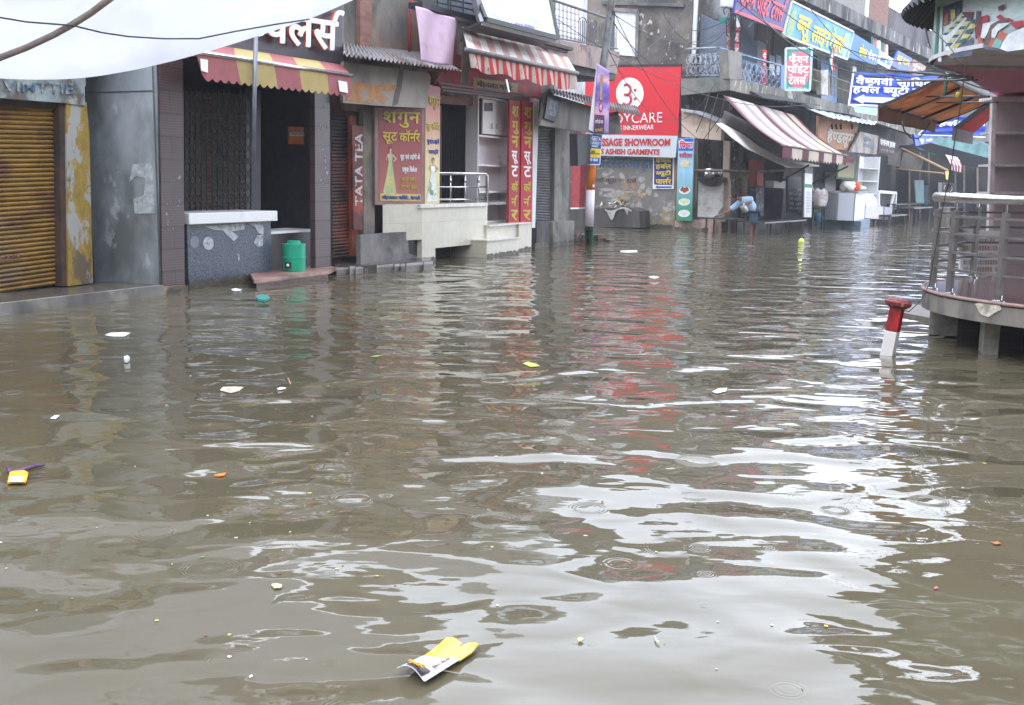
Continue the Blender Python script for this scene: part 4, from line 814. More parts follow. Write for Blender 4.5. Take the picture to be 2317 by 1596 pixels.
MB().prism([dn(pA, zs0), dn(pB, zs0), RF.P(22, .25, zs0), RF.P(22, -2, zs0), dn(pA, zs0) + Vector((1.2, 2, 0))], (0, 0, .1)).build('balcony_floor', concd, bH)
MB().prism(Vs(RB, [(1541, 178), (1651, 176), (1651, 204), (1541, 216)], .38), -RB.n * .12).build('balcony_parapet', mat('grey_parapet', S(122, 118, 112), .85, stain=S(88, 100, 90), sc=1.4, lo=.52, hi=.66), bH)
MB().prism(Vs(RF, [(1652, 177), (1778, 203), (1795, 208), (1795, 238), (1652, 204)], .3), -RF.n * .13).build('balcony_parapet', mossy, bH)
pc0 = RB.V(1655, 180, .3)
MB().prism(Vs(RF, [(1648, 113), (1679, 119), (1677, 183), (1650, 178)], .31), -RF.n * .3).build('corner_post', conc, bH)
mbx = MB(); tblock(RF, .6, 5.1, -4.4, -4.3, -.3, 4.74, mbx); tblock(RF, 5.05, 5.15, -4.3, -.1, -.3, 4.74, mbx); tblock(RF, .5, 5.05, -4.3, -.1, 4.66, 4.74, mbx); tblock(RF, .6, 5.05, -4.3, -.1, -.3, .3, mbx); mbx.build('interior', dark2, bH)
def rail_pattern(pl, xa, xb, yt, yb, off, m, parent, seed=1):
    mb = MB(); n = max(3, int(abs(xb - xa) / 11)); r = .02
    f = lambda u, v: pl.V(xa + (xb - xa) * u, yt(u) * (1 - v) + yb(u) * v, off)
    mb.tube([f(0, 0), f(1, 0)], .035, 8)
    mb.tube([f(0, .98), f(1, .98)], .02, 6); mb.tube([f(0, .22), f(1, .22)], .014, 5)
    for i in range(n):
        cx = (i + .5) / n; w = .36 / n
        for cy in (.42, .78):
            mb.tube([f(cx + w * math.cos(k * math.pi / 5), cy + .15 * math.sin(k * math.pi / 5)) for k in range(11)], .018, 5)
        mb.tube([f(cx + .5 / n, .22), f(cx + .5 / n, .98)], .018, 5)
    return mb.build('balcony_railing', m, parent, smooth=True)
ironw = mat('peeling_white_iron', S(150, 156, 164), .7, stain=S(96, 92, 92), sc=6, lo=.5, hi=.6); ironb = mat('pale_blue_iron', S(120, 140, 166), .7, stain=S(80, 80, 84), sc=6, lo=.52, hi=.62)
rail_pattern(RB, 1552, 1630, lambda u: 111 - 3 * u, lambda u: 172, .33, ironw, bH)
rail_pattern(RB, 1631, 1648, lambda u: 110 + 4 * u, lambda u: 172, .33, ironb, bH)
rail_pattern(RF, 1678, 1778, lambda u: 124 + 28 * u, lambda u: 180 + 30 * u, .2, ironb, bH)
panel('blue_rail_end', RF, [(1768, 150), (1779, 152), (1778, 210), (1767, 208)], .22, .05, mat('sky_blue_paint', S(112, 140, 180), .7), bH)
sh1 = mat('blue_grey_shutter', S(140, 150, 166), .6, mix=.12)
slats([RB.V(1567, 22, -.7), RB.V(1644, 58, -.7), RB.V(1644, 180, -.7), RB.V(1562, 180, -.7)], 44, .03, RB.n).build('roller_shutter', sh1, bH)
slats(Vs(RF, [(1675, 60), (1714, 96), (1712, 156), (1675, 150)], -ub + .14), 34, .03, RF.n).build('roller_shutter', sh1, bH)
panel('shutter_jamb', RF, [(1714, 90), (1733, 100), (1731, 170), (1712, 160)], -ub + .1, .1, mat('pale_jamb', S(150, 150, 152), .7), bH)
panel('lintel', RB, [(1560, -30), (1660, 0), (1668, 50), (1645, 46), (1620, 44), (1567, 22)], -1.1, .2, mat('pale_lintel', S(156, 156, 162), .7, stain=S(100, 96, 92), sc=2), bH)
wdw = tblock(RF, RF.T(1736, -1.5), RF.T(1776, -1.5), -1.6, -1.55, 5.6, 7.6).build('window', mat('brown_window_frame', S(70, 58, 54), .6), bH)
for x0, x1 in ((1741, 1753), (1757, 1768)):
    panel('pane', RF, [(x0, 124), (x1, 128), (x1, 172), (x0, 168)], -1.53, .02, mat('pale_window_glass', S(170, 178, 190), .15, mix=.1), wdw)
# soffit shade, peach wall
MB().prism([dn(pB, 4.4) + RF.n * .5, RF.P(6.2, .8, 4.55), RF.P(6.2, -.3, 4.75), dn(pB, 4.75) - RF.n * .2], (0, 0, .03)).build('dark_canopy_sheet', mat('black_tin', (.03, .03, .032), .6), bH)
peach = mat('peach_plaster', S(196, 174, 158), .8, mix=.06, stain=S(150, 130, 116), sc=1.2, lo=.58, hi=.75)
panel('peach_wall', RB, [(1542, 252), (1580, 257), (1633, 277), (1631, 318), (1542, 310)], .3, .25, peach, bH)
panel('tin_edge', RB, [(1541, 246), (1580, 251), (1656, 283), (1650, 287), (1578, 258), (1541, 252)], .5, .5, gal, bH)
panel('peach_plinth', RB, [(1527, 500), (1608, 496), (1608, 524), (1527, 522)], .35, 1.2, mat('peach_plinth', S(168, 144, 130), .85, stain=S(110, 92, 82), sc=2, streak=3), bH)
panel('dark_edge_post', RB, [(1534, 300), (1544, 300), (1538, 500), (1528, 500)], .2, .2, wood, bH)
panel('pillar', RB, [(1637, 318), (1651, 320), (1648, 484), (1634, 482)], .1, .1, mat('tan_pillar', S(150, 132, 118), .8), bH)
MB().tube([RB.V(1573, 386, .3), RB.V(1650, 387, .3), RF.V(1720, 389, .3), RF.V(1795, 384, .3)], .045, 8).build('cross_pole', wood, bH, smooth=True)
panel('brown_post', RB, [(1571, 312), (1580, 312), (1576, 496), (1566, 496)], .25, .1, wood, bH)
ps = thing('vertical_sign', 'tall printed sweet shop sign with dishes of food on blue and green', 'sign', RB.V(1550, 500, .45))
pq = [RB.V(1535, 313, .45), RB.V(1570, 313, .45), RB.V(1565, 500, .45), RB.V(1530, 500, .45)]; pn = RB.n
MB().prism(pq, -pn * .08).build('board', gradmat('blue_to_green_print', S(150, 196, 220), S(40, 140, 100), pq[3].z + .3, pq[3].z + 1.7), ps)
MB().prism(inn(.03, .005, .97, .15, .006), -pn * .004).build('blue_header', mat('header_blue', S(34, 90, 190), .5), ps)
text('\u092a\u094d\u0930\u093f\u092f\u093e', inn(.07, .022, .95, .123, .008), wht, ps, bold=.09, ext=.003); text('\u092a\u094d\u0930\u093f\u092f\u093e', inn(.1, .03, .93, .115, .016), mat('header_red', S(206, 50, 74), .5), ps, bold=.03); text('\u0938\u094d\u0935\u0940\u091f\u094d\u0938', inn(.1, .165, .93, .235, .012), redt, ps, bold=.03)
dish = [wht, mat('cream_sweet', S(206, 190, 160), .5), mat('red_sweet', S(150, 60, 50), .5), mat('pale_green_sweet', S(206, 214, 170), .5), mat('white_sweet', S(220, 216, 206), .5)]
for k, (v, r1) in enumerate(((.31, 1), (.63, 2), (.77, 3), (.91, 4))):
    MB().prism([bil(pq, .5 + .38 * math.cos(a_), v + .045 * math.sin(a_)) + pn * .01 for a_ in [q_ * math.pi / 9 for q_ in range(18)]], -pn * .004).build('printed_plate', wht if k else dish[1], ps)
    MB().prism([bil(pq, .5 + (.28 if k else .3) * math.cos(a_), v - .01 + .032 * math.sin(a_ * 1) * (1 + .3 * math.sin(5 * a_))) + pn * .014 for a_ in [q_ * math.pi / 9 for q_ in range(18)]], -pn * .004).build('printed_food', dish[r1], ps)
# striped awning and grey cloth
mw1 = mat('cream_canvas', S(206, 190, 168), .85, trans=.25, mix=.08, stain=S(186, 176, 180), sc=1.2, lo=.48, hi=.6); mw2 = mat('maroon_canvas', S(104, 60, 70), .85, trans=.2, mix=.15); mw3 = mat('washed_lilac_stripe', S(160, 146, 152), .85, trans=.25, mix=.1)
pts = [RF.V(1636, 216, .5), RF.V(1800, 262, .5)], [RF.V(1771, 330, 2.6), RF.V(1916, 352, 2.6)], [RF.V(1769, 361, 2.58), RF.V(1914, 376, 2.58)]
cu = []; 
for k, (w_, m_) in enumerate(((.05, 1), (.04, 2), (.1, 0), (.07, 2), (.12, 0), (.06, 1), (.05, 2), (.1, 0), (.08, 2), (.12, 0), (.06, 1), (.1, 0), (.09, 1))): cu.append(((cu[-1][0] if cu else 0) + w_, m_))
aw = awning('awning', 'big cream and maroon striped awning sloping out over the sweet shop corner', *pts, [mw1, mw2, mw3], cu, scal=.07, nscal=24, amp=.12, railm=wood, rr=.035, wob=.05, zig=True)
for o in list(aw.children):
    if o.name.startswith('valance'): bpy.data.objects.remove(o)
rq = [pts[1][0], pts[1][1], pts[2][1], pts[2][0]]
MB().grid(lambda u, v: bil(rq, u, v) + RF.n * .01 + UP * ((abs((u * 44) % 2 - 1)) * .09 * (v > .99)), 180, 5, lambda i, j: (1 if (i + .5) / 180 < .13 or .27 < (i + .5) / 180 < .375 or .52 < (i + .5) / 180 < .605 or .74 < (i + .5) / 180 < .815 or (i + .5) / 180 > .93 else 0)).build('valance', [mw1, mw2], aw, solid=.006)
MB().tube([RF.V(1830, 374, 2.3), RF.V(1735, 430, .3)], .03, 6).tube([RF.V(1918, 377, 2.3), RF.V(1830, 420, .3)], .03, 6).build('prop_pole', blackm, aw, smooth=True)
tz = lambda X, Y: ((2350 + X / 3.19) / 1.548, (400 + Y / 3.19) / 1.548)
lo_ = [tz(*p) for p in ((500, 108), (680, 270), (850, 392), (1100, 512), (1300, 602), (1480, 600), (1650, 588))]
hi_ = [tz(*p) for p in ((560, 100), (780, 215), (980, 360), (1200, 480), (1400, 520), (1540, 545), (1660, 575))]
def pol(l, u): k = min(int(u * (len(l) - 1)), len(l) - 2); f = u * (len(l) - 1) - k; return (l[k][0] * (1 - f) + l[k + 1][0] * f, l[k][1] * (1 - f) + l[k + 1][1] * f)
tag(MB().grid(lambda u, v: RF.V(*[a_ * (1 - v) + b2 * v for a_, b2 in zip(pol(lo_, u), pol(hi_, u))], 1.6 - .9 * v), 30, 4).build('cloth_awning', mat('grey_white_tarp', S(206, 200, 194), .8, stain=S(140, 136, 132), sc=1.4, lo=.54, hi=.72, trans=.25), None, smooth=True, solid=.01), 'sagging grey cloth awning under the striped one at the sweet shop', 'awning')
sx = MB().grid(lambda u, v: RF.V(*[a_ * (1 - v) + b2 * v for a_, b2 in zip(pol(hi_, u), pol([(1640, 250), (1700, 280), (1740, 300), (1765, 325), (1775, 345), (1800, 360), (1850, 372)], u))], .7 - .5 * v), 20, 4)
tag(sx.build('dark_cloth', mat('dark_brown_cloth', S(86, 80, 78), .9, trans=.05), None, smooth=True, solid=.01), 'dark cloth lining hanging behind the sagging grey awning', 'cloth')

# stove counter with pots
kc = thing('stove_counter', 'white steel cooking counter with a big karahi pan at the sweet shop', 'counter', RB.V(1605, 492, .2))
panel('body', RB, [(1581, 404), (1634, 406), (1633, 468), (1618, 492), (1578, 491)], .25, .7, mat('white_enamel', S(186, 184, 180), .5, stain=S(130, 120, 110), sc=2, lo=.55, hi=.7), kc)
kp = RB.V(1610, 404, .4); MB().lathe(kp + UP * -.28, [(.02, 0), (.24, .04), (.4, .16), (.48, .3), (.5, .3), (.5, .32)], 24).build('karahi', mat('sooty_pan', S(96, 88, 80), .4, metal=.5, stain=(.03, .03, .03), sc=5), kc, smooth=True)
MB().lathe(RB.V(1606, 400, .1), [(.2, 0), (.22, .02), (.22, .26), (.2, .27)], 20).build('steel_pot', steel, kc, smooth=True)
MB().lathe(RB.V(1620, 400, .0), [(.14, 0), (.24, .2), (.1, .26)], 16).build('steel_bowl', steel, kc, smooth=True)
# benches
def bench(lab, pl, x0, x1, y, off, z, dep, legs, m):
    t0, t1 = pl.T(x0, off), pl.T(x1, off); bn = thing('bench', lab, 'bench', pl.P((t0 + t1) / 2, off, 0), 'low wet plank benches by the sweet shop')
    tblock(pl, t0, t1, off - dep, off, z - .05, z).build('plank_top', m, bn)
    for f_ in legs:
        tt = t0 + (t1 - t0) * f_
        for o2 in (off - .05, off - dep + .05): MB().bar(pl.P(tt, o2, -.3), pl.P(tt, o2, z - .05), .06).build('leg', m, bn)
    return bn
wetw = mat('wet_dark_plank', S(70, 64, 60), .35, stain=S(44, 42, 42), sc=2)
bench('low plank bench the bending man is reaching onto', RB, 1598, 1690, 494, 1.3, RB.V(1640, 494, 1.3).z, .7, (.03, .6, .97), wetw)
bench('low plank bench right of the bending man, under the striped awning', RF, 1735, 1830, 499, 1.6, RF.V(1780, 500, 1.6).z, .6, (.1, .5, .95), wetw)
# inner clutter of the sweet shop and neighbour
cl1 = tag(panel('red_column', RF, [(1713, 362), (1728, 364), (1727, 422), (1713, 420)], .1, .3, mat('orange_red_column', S(150, 66, 50), .7), None), 'orange-red painted column inside the sweet shop', 'column')
tag(panel('bill_column', RF, [(1710, 421), (1729, 423), (1728, 490), (1710, 488)], .12, .3, mat('bill_pasted_dark', S(70, 68, 74), .8, stain=S(130, 126, 124), sc=7, lo=.56, hi=.62), None), 'dark bill-pasted column base below the orange-red column', 'column')
spk = thing('hanging_box', 'grey box hanging on two cords under the sagging awning', 'box', RF.V(1764, 426, .9))
panel('body', RF, [(1751, 409), (1778, 411), (1776, 427), (1751, 425)], .95, .3, mat('grey_metal_box', S(124, 122, 114), .6), spk)
MB().tube([RF.V(1771, 409, .9), RF.V(1775, 384, .9)], .012, 5).build('cord', wood, spk)
bs_ = thing('notice_board', 'black board with white Hindi lines beside the sweet shop', 'sign', RF.V(1800, 482, .3))
pq = Vs(RF, [(1782, 398), (1814, 402), (1816, 484), (1782, 482)], .35); pn = RF.n
MB().prism(pq, -pn * .06).build('board', mat('black_board', (.035, .035, .04), .5), bs_)
for k, s2 in enumerate(('\u092f\u0939\u093e\u0901 \u092a\u0930 \u0936\u0941\u0926\u094d\u0927', '\u092e\u093f\u0920\u093e\u0908', '\u0926\u0947\u0936\u0940', '\u0918\u0940 \u0915\u0940', '\u092e\u093f\u0932\u0924\u0940 \u0939\u0948')):
    text(s2, inn(.1, .3 + k * .13, .9, .39 + k * .13, .008), mat('dull_white_print', S(150, 150, 150), .6), bs_, bold=.01)
pq = Vs(RF, [(1821, 392), (1838, 394), (1836, 492), (1820, 492)], .9)
wpn = thing('vertical_sign', 'tall narrow white panel with green band left of the white sack', 'sign', dn(pq[3], 0)); MB().prism(pq, -pn * .06).build('board', white, wpn)
MB().prism(inn(.03, .24, .97, .32, .006), -pn * .004).build('green_band', grn, wpn)
fineprint(inn(.2, .4, .8, .9, .008), 8, mat('grey_print', S(130, 140, 150), .6), wpn)
# sack on stool
pst = RF.V(1849, 500, 1.0); sc_s = pst.y / F
sk = MB(); zt = 28 * sc_s; rnd = random.Random(2)
sk.grid(lambda u, v: dn(pst, 0) + Vector((math.cos(u * 6.283) * (.22 + .06 * math.sin(v * 3.1)) * (1.3 if v < .98 else .9) * (1 + .05 * math.sin(u * 19)), math.sin(u * 6.283) * (.22 + .05 * math.sin(v * 3.1)) * (1 + .04 * math.sin(u * 25)), RF.V(1849, 468 - 40 * v, 1.0).z + .04 * math.sin(u * 31) * (v > .9))), 28, 8)
tag(sk.build('white_sack', mat('woven_sack', S(196, 190, 192), .8, stain=S(150, 136, 132), sc=1.4, lo=.48, hi=.56), None, smooth=True, solid=.01), 'full white sack standing on a black stool beneath the striped awning', 'sack')
sto = thing('stool', 'black stool carrying the full white sack', 'stool', dn(pst, .1)); zz = RF.V(1849, 469, 1.0).z
MB().box(dn(pst, zz - .06), .55, .4, .05).build('seat', blackm, sto)
for dx in (-.24, .24):
    for dy in (-.16, .16): MB().bar(dn(pst, -.05) + Vector((dx, dy, 0)), dn(pst, zz - .06) + Vector((dx * .85, dy * .85, 0)), .05).build('leg', blackm, sto)
tag(MB().lathe(dn(pst, .25) + Vector((0, -.05, 0)), [(.1, 0), (.12, .02), (.13, .3), (.1, .34)], 14).build('blue_bucket', mat('blue_green_bucket', S(40, 90, 110), .5), None, smooth=True), 'small blue bucket under the black stool', 'bucket')
ch = thing('plastic_chair', 'black chair with a dull red bag right of the white sack', 'chair', RF.V(1880, 498, .6)); cpz = RF.V(1880, 498, .6)
MB().box(dn(cpz, .5), .5, .5, .05).build('seat', blackm, ch)
MB().box(dn(cpz, .55) + RF.d * .1 - RF.n * .25, .5, .05, .6, math.atan2(RF.d.y, RF.d.x)).build('backrest', blackm, ch)
for dx in (-.2, .2):
    for dy in (-.2, .2): MB().bar(dn(cpz, -.1) + Vector((dx, dy, 0)), dn(cpz, .5) + Vector((dx * .9, dy * .9, 0)), .04).build('leg', blackm, ch)
tag(MB().lathe(RF.V(1868, 480, .8), [(.1, 0), (.13, .1), (.1, .28), (.03, .34)], 10).build('red_bag', mat('dull_red_bag', S(140, 40, 44), .7), None, smooth=True), 'dull red bag hanging by the black chair', 'bag')

# ------------------------------------------------------------------ people
skinm = mat('brown_skin', S(128, 84, 62), .6, mix=.08, bump=0)
def skinned(name, pts, edges, rad, m, parent, sub=2, root=0):
    o0 = WL[parent]; me = bpy.data.meshes.new(name); me.from_pydata([Vector(p) - o0 for p in pts], edges, []); me.materials.append(m)
    o = bpy.data.objects.new(name, me); C.objects.link(o); o.parent = parent; WL[o] = o0
    s = o.modifiers.new('skin', 'SKIN'); sv = me.skin_vertices[0].data
    for i, r_ in enumerate(rad): sv[i].radius = (r_, r_) if not isinstance(r_, tuple) else r_; sv[i].use_root = (i == root)
    s.use_smooth_shade = True; s.branch_smoothing = .6
    ss_ = o.modifiers.new('sub', 'SUBSURF'); ss_.levels = sub; ss_.render_levels = sub
    return o
mp0 = Vector((7.70, 34.6, 0))
sc_ = mp0.y / F
def MP(x, y, dy=0.): return Q(x, y, mp0.y + dy)
pm = thing('person', 'man in light blue shirt and dark shorts bending over a bench with a steel can', 'person', mp0)
hip, chest, neck, head = MP(1705, 474), MP(1688, 456), MP(1673, 450), MP(1660, 447)
shR, shL = MP(1690, 450, -.2), MP(1676, 457, .2)
elR, haR = MP(1700, 459, -.32), MP(1681, 464, -.36)
elL, haL = MP(1650, 478, .1), MP(1620, 491, .05)
knR, anR = MP(1701, 505, -.12), MP(1699, 534, -.1)
knL, anL = MP(1708, 504, .16), MP(1707, 534, .2)
fgL = [MP(1614, 492.5, .05 + d) for d in (-.05, -.02, .01, .04)]
P_ = [hip, chest, neck, MP(1666, 448), shR, elR, haR, shL, elL, haL, MP(1704, 482, -.1), knR, anR, MP(1707, 482, .13), knL, anL] + fgL + [MP(1617, 489, .0)]
E_ = [(0, 1), (1, 2), (2, 3), (1, 4), (4, 5), (5, 6), (1, 7), (7, 8), (8, 9), (0, 10), (10, 11), (11, 12), (0, 13), (13, 14), (14, 15), (9, 16), (9, 17), (9, 18), (9, 19), (9, 20)]
skinned('body', P_, E_, [.13, .14, .065, .06, .06, .042, .035, .06, .042, .032, .085, .062, .045, .085, .062, .045, .01, .01, .01, .01, .012], skinm, pm)
hd = MB(); hc = MP(1659, 447); 
hd.lathe(hc - UP * .12, [(.03, 0), (.055, .015), (.075, .06), (.09, .12), (.088, .18), (.06, .225), (.02, .24)], 16, sx=1.05, sy=.85)
hd.add([hc + Vector(v) for v in ((-.09, -.02, .02), (-.09, .02, .02), (-.125, 0, -.02), (-.09, 0, -.035))], [(0, 1, 2), (0, 2, 3), (1, 3, 2)])
hd.build('head', skinm, pm, smooth=True)
hr = MB().lathe(hc + Vector((.015, 0, -.02)), [(.095, 0), (.102, .06), (.095, .11), (.06, .145), (.01, .155)], 16, sx=1.0, sy=.9); hr.build('hair', mat('black_hair', (.012, .011, .01), .7), pm, smooth=True)
shirt = mat('light_blue_shirt', S(168, 196, 226), .8, mix=.06, bump=.3)
skinned('shirt', [MP(1708, 477), MP(1696, 462), MP(1686, 454), MP(1677, 451), shR, MP(1698, 453, -.28), elR + Vector((0, 0, .02)), shL, MP(1664, 467, .15), MP(1653, 475, .1)], [(0, 1), (1, 2), (2, 3), (2, 4), (4, 5), (5, 6), (2, 7), (7, 8), (8, 9)], [(.21, .18), .225, .215, .12, .13, .115, .09, .13, .105, .09], shirt, pm)
skinned('shorts', [MP(1706, 474), MP(1705, 484, -.1), MP(1702, 507, -.12), MP(1708, 484, .14), MP(1708, 505, .16)], [(0, 1), (1, 2), (0, 3), (3, 4)], [(.22, .2), .16, .12, .16, .12], mat('dark_blue_shorts', S(58, 76, 98), .85, mix=.1), pm)
cn = thing('steel_can', 'steel milk can held by the bending man', 'can', MP(1683, 480, -.4)); ca, cb = MP(1679, 464, -.42), MP(1688, 480, -.42); ca2 = (cb - ca).normalized()
MB().tube([ca - ca2 * 0, ca + ca2 * .03, ca + ca2 * .05, cb], [.085, .085, .1, .1], 20).build('body', mat('dull_steel', (.35, .35, .35), .4, metal=.7), cn, smooth=True)
MB().tube([ca - ca2 * .02, ca + ca2 * .0], [.095, .095], 20).build('rim', steel, cn)
# man in the dim shop
m2 = RF.V(1681, 450, -.8); m2.z = .3
pn2 = thing('person', 'man in tan shirt standing back in the dark sweet shop', 'person', m2); q2 = lambda x, y, o=0: Vector((m2.x + (x - 1681) * m2.y / F, m2.y + o, RF.V(1681, y, -.8).z))
skinned('body', [q2(1681, 440), q2(1681, 405), q2(1681, 388), q2(1681, 380), q2(1670, 392), q2(1666, 412, -.05), q2(1667, 430, -.1), q2(1692, 392), q2(1697, 412, -.05), q2(1696, 430, -.1), q2(1676, 448), q2(1676, 480), q2(1676, 510), q2(1687, 448), q2(1687, 480), q2(1687, 510)],
        [(0, 1), (1, 2), (2, 3), (1, 4), (4, 5), (5, 6), (1, 7), (7, 8), (8, 9), (0, 10), (10, 11), (11, 12), (0, 13), (13, 14), (14, 15)], [.14, .15, .06, .055, .06, .045, .035, .06, .045, .035, .09, .065, .05, .09, .065, .05], skinm, pn2)
MB().lathe(q2(1681, 381), [(.03, 0), (.07, .04), (.088, .11), (.085, .17), (.05, .22), (.01, .23)], 16, sy=1.1).build('head', skinm, pn2, smooth=True)
MB().lathe(q2(1681, 373.5), [(.09, 0), (.1, .05), (.085, .1), (.04, .125), (.01, .13)], 14, sy=1.1).build('hair', MC['black_hair'], pn2, smooth=True)
skinned('shirt', [q2(1681, 438), q2(1681, 415), q2(1681, 398), q2(1671, 393), q2(1667, 408, -.03), q2(1691, 393), q2(1696, 408, -.03)], [(0, 1), (1, 2), (2, 3), (3, 4), (2, 5), (5, 6)], [(.2, .14), .18, .17, .09, .08, .09, .08], mat('tan_shirt', S(132, 118, 92), .85), pn2)
skinned('trousers', [q2(1681, 440), q2(1676, 452), q2(1676, 505), q2(1687, 452), q2(1687, 505)], [(0, 1), (1, 2), (0, 3), (3, 4)], [.16, .11, .075, .11, .075], mat('black_trousers', (.03, .03, .035), .85), pn2)

# ------------------------------------------------------------------ tailors' signs on the upper storey
bI = thing('market_building', 'long two storey market row with stained parapet and painted tailor signs', 'building', RF.P(14, 0, 0))
tI0, tI1 = 5.2, 34.
tblock(RF, tI0 + .01, tI1, -9, -ub - .3, 5.0, 8.19).build('upper_wall', mat('greenish_grey_wall', S(140, 150, 152), .8, stain=S(96, 96, 94), sc=.5, lo=.45, hi=.65), bI)
tblock(RF, tI0, tI1, -9, -.6, -.3, 4.9).build('ground_floor_wall', mat('dim_brown_wall', S(84, 78, 74), .8, stain=S(52, 50, 50), sc=.8, lo=.42, hi=.6), bI)
MB().prism(Vs(RF, [(1796, 208), (1916, 238), (2090, 288), (2090, 314), (1928, 260), (1811, 241), (1796, 238)], .28), -RF.n * .3).build('balcony_parapet', mossy, bI)
for (xa, ya), (xb, yb) in (((1790, 24), (2150, 152)),):
    pass
A_, B_ = RF.V(1824, 0, .0), RF.V(2104, 139, .0)
zt0 = A_.z; 
MB().prism([RF.P(1.7, .36, 8.2), RF.P(tI1, .36, 8.2), RF.P(tI1, .36, 8.72), RF.P(1.7, .36, 8.72)], -RF.n * 2.7).build('roof_parapet', mat('streaked_parapet', S(112, 110, 108), .9, stain=S(60, 60, 60), sc=1.2, lo=.46, hi=.6, streak=3, stain2=(S(176, 174, 170), .58, .66, 2.2)), bI)
# setback storeys above
bJ = thing('upper_block', 'red brick and grey plaster rooms set back on the market roof', 'building', RF.P(20, -3, 9.3))
tblock(RF, 6, RF.T(1930, -.5), -8, -.5, 8.73, 10.6).build('plaster_room', mat('grey_plaster', S(134, 130, 126), .85), bJ)
tblock(RF, RF.T(1936, -.5), RF.T(1983, -.5), -8, -.5, 8.73, 11).build('brick_room', brick, bJ)
tblock(RF, RF.T(1930, -.5), RF.T(1936, -.5), -.8, -.45, 8.73, 11.1).build('white_trim', wht, bJ)
bK = thing('end_block', 'dark stained building closing the far end of the street', 'building', RF.P(34, 0, 0))
tblock(RF, RF.T(1984, -.9), 60, -8, -.9, 8.73, 10.4).build('dark_wall', mat('black_streaked_plaster', S(96, 92, 94), .9, stain=S(50, 48, 50), sc=.5, lo=.42, hi=.62, stain2=(S(160, 156, 156), .62, .7, 1.6)), bK)
tblock(RF, tI1 + .02, 60, -8, -.3, -.3, 8.72).build('lower_wall', concd, bK)
cx0 = RF.P(34, 5, 0)
def sign(lab, pts, off, cols, txts, name='shop_sign', cat='sign', th=.08, pl=RF, frame=None):
    q = Vs(pl, pts, off); sg_ = thing(name, lab, cat, (q[0] + q[2]) / 2)
    MB().prism(q, -pl.n * th).build('board', cols, sg_)
    for tx, (u0, v0, u1, v1), mt, bo in txts:
        text(tx, [bil(q, a_, b2) + pl.n * .004 for a_, b2 in ((u0, v0), (u1, v0), (u1, v1), (u0, v1))], mt, sg_, bold=bo, ext=.02)
    if frame:
        mb_ = MB()
        for i in range(4): mb_.bar(q[i] + pl.n * .0, q[(i + 1) % 4] + pl.n * .0, .07, .07)
        mb_.build('frame', frame, sg_)
    return sg_, q
red3 = mat('sign_brick_red', S(196, 60, 76), .5, bump=0)
sgn, q = sign('dark blue sign with tall red Hindi letters and red border, top of the market row', [(1672, -52), (1790, -2), (1771, 72), (1662, 30)], .3, navy, [('\u092b\u0948\u0936\u0928 \u092a\u0949\u0907\u0902\u091f \u091f\u0947\u0932\u0930\u094d\u0938', (.06, .06, .94, .84), red3, .03)])
MB().prism([bil(q, u, v) + RF.n * .012 for u, v in ((0, .9), (1, .9), (1, .99), (0, .99))], -RF.n * .01).build('red_border', red3, sgn)
sgn, q = sign('bright blue sign with yellow Hindi letters and figures, longest on the market row', [(1791, 3), (1931, 73), (1916, 135), (1770, 80)], .3, cyan, [('\u092c\u094d\u0932\u0942', (.14, .26, .34, .98), yel, .035), ('\u0932\u093e\u0908\u0928', (.37, .2, .64, .94), yel, .035), ('\u091f\u0947\u0932\u0930\u094d\u0938', (.66, .16, .9, .9), yel, .035)], frame=mat('cream_sign_edge', S(206, 196, 170), .6))
for u_ in (.07, .93):
    MB().prism([bil(q, u_ + a_, b2) + RF.n * .012 for a_, b2 in ((-.02, .14), (.02, .14), (.045, .5), (.03, .95), (-.03, .95), (-.045, .5))], -RF.n * .01).build('printed_figure', mat('sage_print_figure', S(130, 150, 100), .5, mix=.25) if u_ < .5 else mat('pale_blue_figure', S(150, 190, 206), .5, mix=.25), sgn)
sign('small blue sign with yellow and white Hindi letters, right of the longest sign', [(1933, 76), (1990, 112), (1983, 148), (1918, 130)], .3, mat('deep_blue_print', S(48, 106, 176), .5, mix=.15), [('\u0917\u094b\u092f\u0932', (.3, .25, .56, .8), yel, .03), ('\u092b\u0948\u0936\u0928', (.62, .28, .94, .8), wht, .02)])
sign('small white sign with pale blue Hindi letters on the market row', [(1994, 116), (2022, 134), (2013, 157), (1985, 143)], .3, white, [('\u0932\u0915\u0940 \u091f\u0947\u0932\u0930', (.1, .25, .9, .75), cyan, .03)])
sign('square blue sign with yellow Hindi letters on the far market row', [(2032, 114), (2065, 133), (2053, 166), (2016, 149)], .3, blue, [('\u092c\u094d\u0932\u0942 \u0938\u094d\u091f\u093e\u0930', (.1, .25, .9, .75), yel, .035)])
sign('brown sign with pale Hindi letters, last on the market row', [(2067, 134), (2096, 151), (2087, 176), (2054, 164)], .3, mat('brown_print', S(140, 100, 86), .5, mix=.15), [('\u092e\u094b\u0921\u0930\u094d\u0928', (.1, .2, .9, .5), wht, .01), ('\u091f\u0947\u0932\u0930', (.2, .55, .8, .85), wht, .01)])
tag(MB().grid(lambda u, v: RF.V(1971 + 40 * u, 82 + 22 * u + 26 * v, .1) + RF.n * .05 * math.sin(u * 30), 24, 3, lambda i, j: (i // 4) % 3).build('cloth_bunting', [grn, mat('pale_rose_cloth', S(190, 130, 130), .8), wht], None, solid=.01), 'green, rose and white cloth hung above the small signs', 'cloth')
